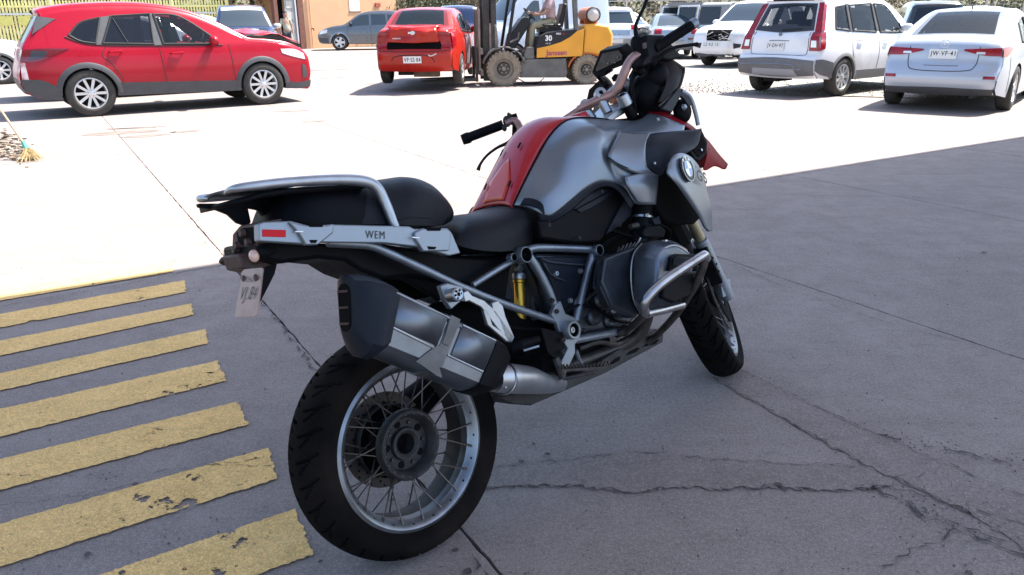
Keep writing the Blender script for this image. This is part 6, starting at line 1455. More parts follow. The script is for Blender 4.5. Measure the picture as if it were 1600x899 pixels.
# white hatch seen from behind, right of the forklift
def rear_car(label, px, y, deg, paint, W=1.74, sil=None, low_=None, lamp=(.86, 1.08), R=.32, name='parked_car', glass=M_glass, win=(1.12, 1.5), **k):
    o = at_depth(px, 60, y)
    c = Car(name, label, 'car', 4.2, W, R, .8, 3.3, sil or hat, low_ or lo_, paint, pos=(o.x, o.y), head=hd(deg), wstyle=(8, .05), belt=1.0, slope=.38, **k)
    for q in (-1, 1):
        tlamp(c, lamp[0], lamp[1], .66*q, .99*q); c.side_patch('tail_lamp', [(.08, lamp[0]), (.26, lamp[0]+.02)], [(.16, lamp[1]), (.32, lamp[1])], M_tail, sd=q, off=.01)
    c.band_patch('rear_window', [[(c.a_at(z=win[0]), -.82), (c.a_at(z=win[0]), .82)], [(c.a_at(z=win[1]), -.8), (c.a_at(z=win[1]), .8)]], glass)
    simple_windows(c, [([(.8, 1.12), (1.6, 1.08)], [(.95, 1.40), (1.6, 1.45)]), ([(1.7, 1.08), (2.85, 1.04)], [(1.7, 1.45), (2.2, 1.38), (2.75, 1.15)])])
    return c
ksu = [(.12, .38), (.04, .5), (.0, .62), (.03, .75), (.08, .95), (.18, 1.12), (.42, 1.55), (.40, 1.60), (.7, 1.66), (1.4, 1.69), (2.1, 1.66), (2.6, 1.5), (3.0, 1.22), (3.2, 1.1), (3.7, 1.02), (4.1, .85), (4.2, .6), (4.18, .35)]
c = rear_car('white crossover seen from behind, right of the forklift gas cylinder', 965, 29.5, 92, P_white, sil=ksu, glass=M_glassl, win=(1.14, 1.52), W=1.8, lamp=(.92, 1.08), name='parked_suv')
c.band_patch('rear_bumper', [[(c.a_at(z=.40), -.98), (c.a_at(z=.40), .98)], [(c.a_at(z=.62), -.98), (c.a_at(z=.62), .98)]], mat('pale bumper grey', (.35, .35, .35), .5), off=.012)
for q in (-1, 1): tlamp(c, .50, .58, .62*q, .9*q, name='bumper_reflector', off=.02)
c.plate(c.a_at(z=.55), 0, .4, .14, '')
c.band_patch('tailgate_panel', [[(c.a_at(z=.72), -.55), (c.a_at(z=.72), .55)], [(c.a_at(z=.90), -.6), (c.a_at(z=.90), .6)]], P_silver, off=.01)
# dark grey sedan further back
sd2 = [(.1, .32), (.0, .5), (.05, .75), (.12, .95), (.4, 1.02), (.7, 1.04), (1.2, 1.30), (1.7, 1.43), (2.2, 1.42), (2.8, 1.2), (3.2, 1.0), (3.8, .9), (4.15, .75), (4.2, .5), (4.15, .3)]
o = at_depth(1030, 60, 32)
c = Car('parked_sedan', 'dark grey sedan at an angle between the white crossover and the wrecked silver car', 'car', 4.2, 1.72, .31, .8, 3.3, sd2, lo_, P_dgrey, pos=(o.x-.2, o.y), head=hd(142), wstyle=(8, .05), belt=.92, slope=.45)
simple_windows(c, [([(1.0, 1.0), (1.7, .97)], [(1.3, 1.27), (1.72, 1.33)]), ([(1.8, .97), (2.9, .95)], [(1.8, 1.33), (2.3, 1.29), (2.8, 1.08)])])
for q in (-1, 1): tlamp(c, .75, .92, .6*q, .99*q); c.side_patch('tail_lamp', [(.1, .74), (.35, .8)], [(.12, .93), (.38, .92)], M_tail, sd=q, off=.01)
c.band_patch('rear_window', [[(c.a_at(x=.75), -.8), (c.a_at(x=.75), .8)], [(c.a_at(x=1.45), -.76), (c.a_at(x=1.45), .76)]], M_glassl)
# wrecked silver sedan, bumper torn off
o = at_depth(1056, 70, 27)
c = Car('wrecked_car', 'wrecked silver sedan without bumper, torn parts hanging below its tail lamps', 'car', 4.2, 1.72, .31, .8, 3.3, sd2, [(.0, .62), (.2, .60), (.5, .5), (.8, .3), (3.3, .2), (4.2, .3)], P_silver, pos=(o.x, o.y), head=hd(84), wstyle=(8, .05), belt=.92, slope=.45)
c.band_patch('rear_window', [[(c.a_at(x=.72), -.8), (c.a_at(x=.72), .8)], [(c.a_at(x=1.45), -.76), (c.a_at(x=1.45), .76)]], M_glassl)
for q in (-1, 1): tlamp(c, .80, .96, .66*q, .99*q)
r = random.Random(8); mb = MB()
for k in range(46):
    p = Vector((-.06+r.uniform(-.12, .25)-c.cx+.1, r.uniform(-.85, .85), r.uniform(.18, .80)))
    mb.box(p, (r.uniform(.04, .25), r.uniform(.05, .35), r.uniform(.02, .12)), r.choice((0, 0, 1, 2)), Matrix.Rotation(r.uniform(-.8, .8), 3, r.choice(('X', 'Y', 'Z'))))
mb.build('torn_parts', [M_seam, P_silver, mat('rusty bracket', (.2, .1, .06), .8)], c.t, smooth=False)
# far pale cars
far = [(955, 47, 60, P_white, 'white car parked far back by the fence, above the white crossover'), (1005, 44, 175, P_white, 'white car parked side-on far back, behind the mirror stalk'), (1190, 46, 120, P_silver, 'silver car far back to the right of the jeep'), (1300, 34, 60, P_silver, 'silver car parked behind the white crossover roof'), (1540, 30, 75, P_white, 'white car parked behind the pale blue sedan roof'), (670, 44, 100, P_white, 'white car far behind the lifted sedan roof'), (640, 36, 20, P_white, 'white car parked right of the orange building'), (210, 27, 30, P_white, 'white car behind the red crossover roof'), (90, 24, 30, P_silver, 'silver car behind the silver hatchback roof')]
for px, y, deg, P_, lb in far:
    rear_car(lb, px, y, deg, P_)
# black SUV between the two right-hand cars
c = rear_car('black SUV whose roof shows between the white crossover and pale blue sedan', 1462, 21.5, 72, P_black, sil=ksu, win=(1.14, 1.52), W=1.8, name='parked_suv')
# white pickup/SUV with broken front
nis = [(.1, .4), (.0, .6), (.05, 1.0), (.3, 1.5), (.5, 1.72), (1.5, 1.8), (2.4, 1.78), (2.9, 1.66), (3.45, 1.25), (3.65, 1.14), (4.1, 1.10), (4.5, 1.02), (4.68, .90), (4.74, .7), (4.76, .5), (4.7, .36)]
lon = [(.0, .5), (.2, .38), (.8, .32), (3.6, .3), (4.5, .42), (4.76, .5)]
nose = at_depth(1128, 70, 22.6); hn = hd(226)
c = Car('wrecked_suv', 'white SUV with a broken grille and hanging front number plate', 'car', 4.76, 1.86, .37, .95, 3.75, nis, lon, P_white, pos=(nose.x-cos(hn)*4.7-.1, nose.y-sin(hn)*4.7), head=hn, wstyle=(6, .09), belt=1.08, slope=.34, plan=(.15, 4))
Z = lambda z: c.a_at(z=z, tail=False)
c.band_patch('broken_grille', [[(Z(.98), -.50), (Z(.98), .46)], [(Z(.72), -.42), (Z(.72), .38)]], M_blk2, off=.012)
for q in (-1, 1):
    c.band_patch('headlamp', [[(Z(1.0), .52*q), (Z(1.0), .96*q)], [(Z(.86), .50*q), (Z(.88), .98*q)]], M_lampw, off=.012); c.side_patch('headlamp', [(4.3, .88), (4.6, .86)], [(4.2, 1.0), (4.55, .98)], M_lampw, sd=q, off=.01)
    c.band_patch('fog_lamp_recess', [[(Z(.66), .62*q), (Z(.64), .92*q)], [(Z(.52), .66*q), (Z(.56), .90*q)]], M_seam, off=.01)
mb = MB()
r = random.Random(9)
for k in range(16): mb.box(c.bp(Z(r.uniform(.74, .96)), r.uniform(-.4, .4), .03), (.03, r.uniform(.05, .3), .015), r.choice((0, 1)), Matrix.Rotation(r.uniform(-.5, .5), 3, 'X'))
mb.build('grille_bar', [M_trim, M_alloy], c.t, kind='stuff')
mb = MB()
for k in range(22): mb.box(c.bp(Z(.46), r.uniform(-.9, .9), -.15)+Vector((0, 0, r.uniform(-.16, 0))), (.2, r.uniform(.1, .5), r.uniform(.03, .12)), 0, Matrix.Rotation(r.uniform(-.3, .3), 3, 'X'))
mb.build('torn_undertray', M_trim, c.t)
c.plate(Z(.62), -.22, .5, .13, 'LZ·KZ·15')
c.band_patch('windscreen', [[(c.a_at(x=2.85), -.84), (c.a_at(x=2.85), .84)], [(c.a_at(x=3.5), -.86), (c.a_at(x=3.5), .86)]], M_glassl)
simple_windows(c, [([(1.0, 1.16), (2.0, 1.12)], [(1.1, 1.6), (2.0, 1.66)]), ([(2.1, 1.12), (3.3, 1.1)], [(2.1, 1.66), (2.6, 1.6), (3.2, 1.25)])], M_glassl); c.mirror(3.2, 1.15)
# ---------------------------------------------------------------- jeep
jh = hd(128); jc = G2(1106, 92)
M_jtop = mat('dark hard top', (.05, .05, .052), .5, var=.1); M_jtop2 = mat('pale grey hard top', (.25, .25, .24), .5, var=.1)
jt = thing('offroad_wagon', 'boxy white offroad wagon with a dark hard top and one door open', 'car', (0, 0, 0), jh)
# local frame: x forward, origin at rear axle centre; near side is +y (left)
lx = Vector((cos(jh), sin(jh), 0)); ly = Vector((-sin(jh), cos(jh), 0)); jt.location = jc-ly*.78
def jb(name, c_, d, m, bevel=.02, par=None, **k):
    mb = MB(); mb.box(c_, d, 0, **k); return mb.build(name, m, par or jt, bevel=bevel)
jb('tub', (1.25, 0, .82), (3.3, 1.56, .52), P_white, .04)
mb = MB(); mb.prism([Vector((2.35, -.68, 0.56)), Vector((3.65, -.60, .62)), Vector((3.65, -.60, 1.05)), Vector((2.35, -.72, 1.14))], (0, .0, 0))
mb = MB(); mb.grid([[Vector((x, y*w_, z)) for y, z in ((-1, z0), (-1, z1), (-.8, z1+.06), (.8, z1+.06), (1, z1), (1, z0))] for x, w_, z0, z1 in ((2.3, .74, .55, 1.06), (3.0, .68, .58, 1.04), (3.62, .60, .62, 1.0))], closeu=True, cap=True); mb.build('bonnet', P_white, jt, bevel=.02)
for x in (0, 2.95):
    for s_ in (-1, 1):
        mb = MB(); g_ = []
        for k in range(9):
            th = pi*(.02+.96*k/8); g_.append([Vector((x+.58*cos(th), s_*.70, min(.98, .42+.60*sin(th)))), Vector((x+.62*cos(th), s_*.94, min(.98, .42+.58*sin(th))))])
        mb.grid(g_); mb.build('wheel_arch', M_trim, jt, solid=.04)
tm, rm = wheel_meshes(.41, .26, (5, .08))
for x in (0, 2.95):
    for s_ in (-1, 1):
        w_ = bpy.data.objects.new('wheel', rm_hub(.41)); col.objects.link(w_); w_.parent = jt; w_.location = (x, s_*.78, .41)
        if s_ > 0: w_.rotation_euler = (0, 0, pi)
        for me, nm in ((tm, 'tyre'), (rm, 'rim')): o = bpy.data.objects.new(nm, me); col.objects.link(o); o.parent = w_
mb = MB(); mb.grid([[Vector((x, y, z)) for y, z in ((-.74, 1.08), (-.64, 1.72), (-.5, 1.80), (.5, 1.80), (.64, 1.72), (.74, 1.08))] for x in (-.62, .55)], closeu=True, cap=True); mb.build('hard_top_rear', M_jtop2, jt, bevel=.02)
mb = MB(); mb.grid([[Vector((x, y, z)) for y, z in ((-.64, 1.70), (-.5, 1.82), (.5, 1.82), (.64, 1.70), (.5, 1.72), (-.5, 1.72))] for x in (.55, 2.15)], closeu=True, cap=True); mb.build('hard_top_front', M_jtop, jt, bevel=.01)
for (x0, x1, nm) in ((-.30, .52, 'side_window'), (.70, 1.38, 'door_window')):
    for s_ in (-1, 1):
        mb = MB(); mb.prism([Vector((x0, s_*.745, 1.12)), Vector((x1, s_*.745, 1.12)), Vector((x1, s_*.665, 1.66)), Vector((x0, s_*.665, 1.66))], (0, s_*.012, 0)); mb.build(nm, M_glass, jt)
for s_ in (-1, 1):
    mb = MB()
    for a, b in (((.60, .755, 1.08), (.60, .665, 1.70)), ((1.46, .755, 1.08), (1.46, .665, 1.70)), ((.60, .665, 1.70), (1.46, .665, 1.70))): mb.beam((a[0], s_*a[1], a[2]), (b[0], s_*b[1], b[2]), .05, .06)
    mb.build('door_frame', P_white, jt)
    jb('door', (1.03, s_*.79, .84), (.84, .03, .46), P_white, .01)
mb = MB(); mb.beam((2.3, -.64, 1.1), (2.1, -.58, 1.74), .06, .06); mb.beam((2.3, .64, 1.1), (2.1, .58, 1.74), .06, .06); mb.beam((2.1, -.6, 1.74), (2.1, .6, 1.74), .08, .06); mb.build('windscreen_frame', P_white, jt)
mb = MB(); mb.prism([Vector((2.31, -.6, 1.12)), Vector((2.31, .6, 1.12)), Vector((2.12, .56, 1.70)), Vector((2.12, -.56, 1.70))], (.01, 0, .003)); mb.build('windscreen', M_glassl, jt)
dr = MB(); Rz = Matrix.Rotation(radians(58), 3, 'Z'); hp = Vector((2.22, .79, 0))
def dv(x, z): return hp+Rz @ Vector((x, 0, 0))+Vector((0, 0, z))
dr.prism([dv(0, .6), dv(-.78, .6), dv(-.78, 1.1), dv(0, 1.1)], Rz @ Vector((0, .04, 0))); od = dr.build('open_door', P_white, jt, bevel=.01)
dr = MB()
for a, b in ((dv(-.02, 1.1), dv(-.1, 1.68)), (dv(-.1, 1.68), dv(-.76, 1.68)), (dv(-.76, 1.68), dv(-.76, 1.1))): dr.beam(a, b, .05, .04)
dr.build('window_frame', P_white, od)
dr = MB(); dr.prism([dv(-.05, 1.12), dv(-.74, 1.12), dv(-.74, 1.66), dv(-.12, 1.66)], Rz @ Vector((0, .01, 0))); dr.build('pane', M_glassl, od)
mb = MB(); mb.prism([Vector((-.635, -.55, 1.2)), Vector((-.635, .55, 1.2)), Vector((-.60, .5, 1.62)), Vector((-.60, -.5, 1.62))], (-.012, 0, 0)); mb.build('rear_window', M_glass, jt)
for y in (-.42, .42): jb('hinge', (-.64, y, 1.68), (.04, .05, .12), M_seam, .005)
mb = MB(); mb.beam((-.66, -.15, 1.56), (-.66, .15, 1.58), .02, .03); mb.build('wiper', M_seam, jt)
for y in (-.62, .62): jb('tail_lamp', (-.42, y, .98), (.06, .12, .18), M_tail, .01)
jb('fuel_cap', (-.18, .79, .86), (.16, .02, .16), M_seam, .03)
mb = MB(); mb.lathe([(0, .13), (.2, .13), (.37, .10), (.40, 0), (.37, -.10), (0, -.12)], (-.62, 0, .98), (-1, 0, 0), 28); mb.build('spare_wheel', M_ctyre, jt)
jb('rear_bumper', (-.62, 0, .55), (.12, 1.5, .16), M_trim, .02); jb('front_bumper', (3.72, 0, .6), (.14, 1.6, .16), M_trim, .02)
# ================================================================ forklift
P_org = mat('orange forklift paint', (.72, .31, .015), .4, coat=.3, var=.08, vscale=3)
P_fbk = mat('black forklift panel', (.018, .018, .02), .45, spec=.3); P_fgr = mat('dusty grey forklift steel', (.13, .125, .115), .6, metal=.3, var=.25, vscale=6)
M_mast = mat('greasy mast steel', (.06, .055, .05), .5, metal=.6, var=.35, vscale=8); M_mastd = mat('dusty mast plate', (.22, .19, .15), .7, var=.25)
M_fty = mat('sandy solid tyre', (.24, .20, .15), .95, var=.25, vscale=10, bump=.4)
fa, fb = G2(787, 134.5), G2(915, 131.5); fd = (fa-fb); fh = atan2(fd.y, fd.x)
fk = thing('forklift', 'orange and black forklift truck lifting the red sedan on its forks', 'forklift', (0, 0, 0), fh)
fk.location = fa-Vector((cos(fh), sin(fh), 0))*0-Vector((-sin(fh), cos(fh), 0))*.50; fk.location.z = 0
def fkb(name, c_, d, m, bevel=.015, **k):
    mb = MB(); mb.box(c_, d, 0, **k); return mb.build(name, m, fk, bevel=bevel)
# local: origin under front axle centre, x forward (image left), y left (towards the camera)
def ftyre(R, w_):
    mb = MB(); prof = [(R*.62, -w_*.42), (R*.9, -w_*.5), (R, -w_*.42), (R, w_*.42), (R*.9, w_*.5), (R*.62, w_*.42)]; mb.lathe(prof, (0, 0, 0), (0, 1, 0), 44)
    for k in range(26):
        a = 2*pi*k/26
        for s_ in (-1, 1):
            Rm = Matrix.Rotation(-(a+.12*(s_ > 0)), 3, 'Y'); c_ = Rm @ Vector((R, s_*w_*.27, 0)); mb.box(c_, (.035, w_*.46, R*.13), 0, Rm)
    return mb.mesh('tyre', M_fty)
def frim(R, w_):
    mb = MB(); mb.lathe([(R*.64, w_*.44), (R*.60, w_*.45), (R*.56, w_*.2), (R*.40, w_*.12), (R*.36, w_*.30), (R*.14, w_*.32), (R*.12, w_*.42), (0, w_*.42)], (0, 0, 0), (0, 1, 0), 32, ms=[0, 0, 0, 1, 1, 0, 0])
    for k in range(6):
        a = 2*pi*k/6; mb.lathe([(0, w_*.38), (R*.05, w_*.38), (R*.055, w_*.3)], (R*.25*cos(a), 0, R*.25*sin(a)), (0, 1, 0), 8)
    return mb.mesh('rim', [M_mastd, M_mast])
for x, R, w_, yy in ((0, .36, .22, .50), (-1.84, .305, .20, .46)):
    t_, r_ = ftyre(R, w_), frim(R, w_)
    for s_ in (1, -1):
        W = bpy.data.objects.new('wheel', rm_hub(R)); col.objects.link(W); W.parent = fk; W.location = (x, s_*yy, R)
        if s_ < 0: W.rotation_euler = (0, 0, pi)
        for me, nm in ((t_, 'tyre'), (r_, 'rim')): o = bpy.data.objects.new(nm, me); col.objects.link(o); o.parent = W
def fprism(name, L, y, th, m, bevel=.008, **k):
    mb = MB(); mb.prism([Vector((x, y, z)) for x, z in L], (0, -th, 0)); return mb.build(name, m, fk, bevel=bevel, **k)
fprism('chassis_side', [(-.36, .17), (-1.36, .15), (-1.40, .24), (-1.36, .55), (-.40, .55), (-.36, .45)], .56, 1.12, P_fgr)
fprism('step', [(-.42, .56), (-.66, .56), (-.66, .80), (-.50, .80)], .555, .10, P_fgr)
fprism('floor', [(-.05, .60), (-.75, .56), (-.75, .62), (-.08, .72)], .5, 1.0, P_fbk)
# side cover: black with orange sweep
cov = fprism('engine_cover', [(-.72, .58), (-1.72, .60), (-1.76, 1.16), (-.98, 1.10), (-.76, 1.0), (-.70, .8)], .53, 1.06, P_fbk, .02)
sw = [(-.72, .575), (-1.73, .595), (-1.765, 1.165), (-1.62, 1.12), (-1.45, .99), (-1.25, .89), (-1.0, .82), (-.73, .77)]
for y, th in ((.536, .006), (-.530, .006)): fprism('orange_sweep', sw, y, th, P_org, .001)
cw = [(-1.74, .60), (-2.05, .60), (-2.28, .56), (-2.40, .66), (-2.42, 1.02), (-2.32, 1.22), (-2.05, 1.26), (-1.78, 1.25)]
fprism('counterweight', cw, .52, 1.04, P_org, .05)
fprism('counterweight_lower', [(-2.12, .60), (-2.32, .56), (-2.38, .40), (-2.26, .26), (-2.18, .26)], .5, 1.0, P_org, .03)
def ftxt(t, x, z, sz, m, bold=.002): text_mesh(t, sz, 'lettering', m, fk, frame((x, .5385, z), (-1, 0, 0), (0, 0, 1)), .001, bold)
M_jan = mat('purple red lettering', (.28, .02, .12), .5)
ftxt('30', -.98, .97, .15, M_emw, .005); ftxt('Janssen', -1.16, .67, .155, M_jan, .003); ftxt('PRO', -1.20, 1.06, .055, M_emw, .001); ftxt('▪', -1.31, 1.06, .10, M_refl, .001); ftxt('LPG 3.0', -.97, .865, .035, M_emw, 0)
mb = MB(); g_ = []
for k in range(13):
    th = radians(15+150*k/12); g_.append([Vector((.47*cos(th), y, .36+.45*sin(th))) for y in (.38, .62)])
mb.grid(g_); mb.build('front_mudguard', P_fgr, fk, solid=.03)
mb = MB(); g_ = []
for k in range(11):
    th = radians(10+160*k/10); g_.append([Vector((-1.84+.42*cos(th), y, .30+.36*sin(th))) for y in (.35, .535)])
mb.grid(g_); mb.build('rear_wheel_arch', mat('orange red arch', (.5, .12, .02), .5), fk, solid=.03)
mb = MB()
for s_ in (-1, 1):
    mb = MB(); mb.tube([(-.06, s_*.46, .62), (-.10, s_*.46, .80), (-.30, s_*.44, 1.95), (-.42, s_*.42, 2.15)], .035, 8, smooth=3); mb.build('guard_pillar_front', P_fbk, fk)
    mb = MB(); mb.beam((-1.60, s_*.46, 1.10), (-1.52, s_*.44, 2.15), .08, .12, upv=(0, 1, 0)); mb.build('guard_pillar_rear', P_fgr, fk)
    mb = MB(); mb.beam((-.40, s_*.43, 2.15), (-1.55, s_*.43, 2.15), .06, .08); mb.build('guard_rail', P_fbk, fk)
for k in range(7): mb = MB(); mb.beam((-.45-.16*k, -.42, 2.17), (-.45-.16*k, .42, 2.17), .04, .05); mb.build('guard_bar', P_fbk, fk)
for s_ in (-1, 1):
    mb = MB(); mb.box((.34, s_*.30, 1.15), (.14, .09, 2.1)); mb.build('mast_channel', M_mast, fk, bevel=.006)
    mb = MB(); mb.box((.20, s_*.36, 1.15), (.08, .07, 2.05)); mb.build('mast_channel', M_mast, fk, bevel=.006)
    mb = MB(); mb.tube([(.14, s_*.28, .25), (.14, s_*.28, 2.0)], .03, 10); mb.build('lift_cylinder', M_mast, fk)
    fprism('mast_bracket', [(.28, .42), (.14, .45), (.08, .9), (.12, 1.25), (.28, 1.3)], .36*s_+.03, .05, M_mastd)
for z in (.25, .75, 1.6, 2.15): mb = MB(); mb.box((.30, 0, z), (.06, .7, .09)); mb.build('mast_crossbar', M_mast, fk)
mb = MB(); mb.tube([(.25, .05, .3), (.27, .05, 2.0)], .03, 8); mb.tube([(.22, -.06, .3), (.24, -.1, 1.3), (.22, -.06, 2.1)], .02, 8, smooth=4); mb.tube([(.22, .16, .5), (.1, .2, 1.1), (.18, .18, 1.9)], .015, 6, smooth=4); mb.build('hose', M_blk2, fk)
for (z, h_) in ((.28, .12), (.72, .12)): mb = MB(); mb.box((.46, 0, z), (.06, .95, h_)); mb.build('carriage_plate', M_mastd, fk)
for y in (-.42, -.14, .14, .42): mb = MB(); mb.box((.50, y, .95), (.04, .05, 1.25)); mb.build('backrest_bar', M_mastd, fk)
for y in (-.32, .32):
    mb = MB(); mb.box((.56, y, .45), (.05, .12, .72)); mb.prism([Vector((.54, y-.06, .10)), Vector((1.75, y-.05, .12)), Vector((1.78, y-.05, .14)), Vector((.60, y-.06, .17)), Vector((.54, y-.06, .2))], (0, .12, 0)); mb.build('fork', M_mast, fk, bevel=.005)
fprism('dashboard', [(-.12, .72), (-.26, .70), (-.66, 1.28), (-.60, 1.42), (-.46, 1.38), (-.20, 1.05)], .20, .5, P_fbk, .02)
mb = MB(); mb.tube([(-.45, -.02, 1.30), (-.62, -.02, 1.42)], .03, 8); n_ = Vector((-.75, 0, .75)).normalized()
mb.lathe([(.17, -.012), (.185, 0), (.17, .012), (.158, 0)], (-.66, -.02, 1.47), n_, 28, closed=True)
for k in range(3):
    a = 2*pi*k/3; s_ = n_.cross(Vector((0, 1, 0))); mb.tube([Vector((-.66, -.02, 1.46)), Vector((-.66, -.02, 1.47))+(Vector((0, 1, 0))*cos(a)+s_*sin(a))*.165], .01, 6)
mb.build('steering_wheel', P_fbk, fk)
mb = MB(); mb.box((-1.10, 0, 1.14), (.50, .48, .12)); mb.box((-1.36, 0, 1.42), (.10, .44, .52), 0, Matrix.Rotation(-.2, 3, 'Y')); mb.box((-1.1, .26, 1.24), (.4, .05, .05)); mb.build('operator_seat', P_fbk, fk, bevel=.03)
for k in range(3): mb = MB(); mb.tube([(-.62, -.2-.06*k, 1.15), (-.72, -.2-.06*k, 1.38)], .008, 6); mb.sphere((-.72, -.2-.06*k, 1.39), .02, 8, 6); mb.build('control_lever', P_fbk, fk)
mb = MB(); mb.tube([(-.15, .52, .9), (-.32, .52, .98), (-.34, .52, 1.1)], .02, 8); mb.build('grab_handle', P_fgr, fk)
mb = MB(); mb.tube([(-.3, .44, .16), (-.5, .5, .06), (-.75, .5, .05), (-.9, .44, .14)], .01, 6, smooth=4); mb.build('loose_cable', M_blk2, fk)
gt = thing('gas_cylinder', 'white and orange gas cylinder lying across the forklift counterweight', 'gas cylinder', (0, 0, 0), fh)
gt.location = fk.location+Matrix.Rotation(fh, 3, 'Z') @ Vector((-1.98, 0, 1.255+.22)); gt.location.z = 1.255+.185
M_gw = mat('grubby white cylinder', (.55, .5, .45), .5, var=.15)
mb = MB(); mb.lathe([(0, -.44), (.10, -.43), (.155, -.36), (.16, -.1), (.16, .36), (.155, .40)], (0, 0, 0), (0, 1, 0), 28); mb.build('cylinder_body', mat('orange gas cylinder paint', (.5, .16, .07), .5, var=.15), gt)
mb = MB(); mb.lathe([(.155, .38), (.135, .45), (.08, .49), (0, .50)], (0, 0, 0), (0, 1, 0), 28); mb.build('cylinder_end', M_gw, gt)
mb = MB(); mb.lathe([(.16, .40), (.166, .44), (.15, .47), (.145, .44)], (0, 0, 0), (0, 1, 0), 28, closed=True); mb.build('guard_ring', M_mast, gt)
for y in (-.2, .2): mb = MB(); mb.beam((-.14, y, -.15), (.14, y, -.15), .06, .07); mb.build('cradle', mat('orange red arch', (.5, .12, .02)), gt)
# ================================================================ people
def skin_body(name, joints, edges, root, m, parent=None, sub=2, label=None):
    """joints: name -> (x,y,z,radius[,radius2])"""
    ks = list(joints); me = bpy.data.meshes.new(name); me.from_pydata([joints[k][:3] for k in ks], [(ks.index(a), ks.index(b)) for a, b in edges], []); me.update()
    o = bpy.data.objects.new(name, me); col.objects.link(o); md = o.modifiers.new('skin', 'SKIN'); md.use_smooth_shade = True
    sv = me.skin_vertices
    if not sv:
        bm = bmesh.new(); bm.from_mesh(me); bm.verts.layers.skin.verify(); bm.to_mesh(me); bm.free(); sv = me.skin_vertices
    for i, k in enumerate(ks):
        j = joints[k]; sv[0].data[i].radius = (j[3], j[4] if len(j) > 4 else j[3]); sv[0].data[i].use_root = (k == root)
    sb = o.modifiers.new('sub', 'SUBSURF'); sb.levels = sub; sb.render_levels = sub
    dg = bpy.context.evaluated_depsgraph_get(); dg.update(); m2 = bpy.data.meshes.new_from_object(o.evaluated_get(dg)); bpy.data.objects.remove(o)
    m2.materials.clear(); m2.materials.append(m)
    for p in m2.polygons: p.use_smooth = True; p.material_index = 0
    o = bpy.data.objects.new(name, m2); col.objects.link(o); o.parent = parent
    if label: o['label'] = label
    return o
M_skin = mat('skin', (.36, .20, .14), .55); M_hair = mat('dark hair', (.015, .012, .01), .6)
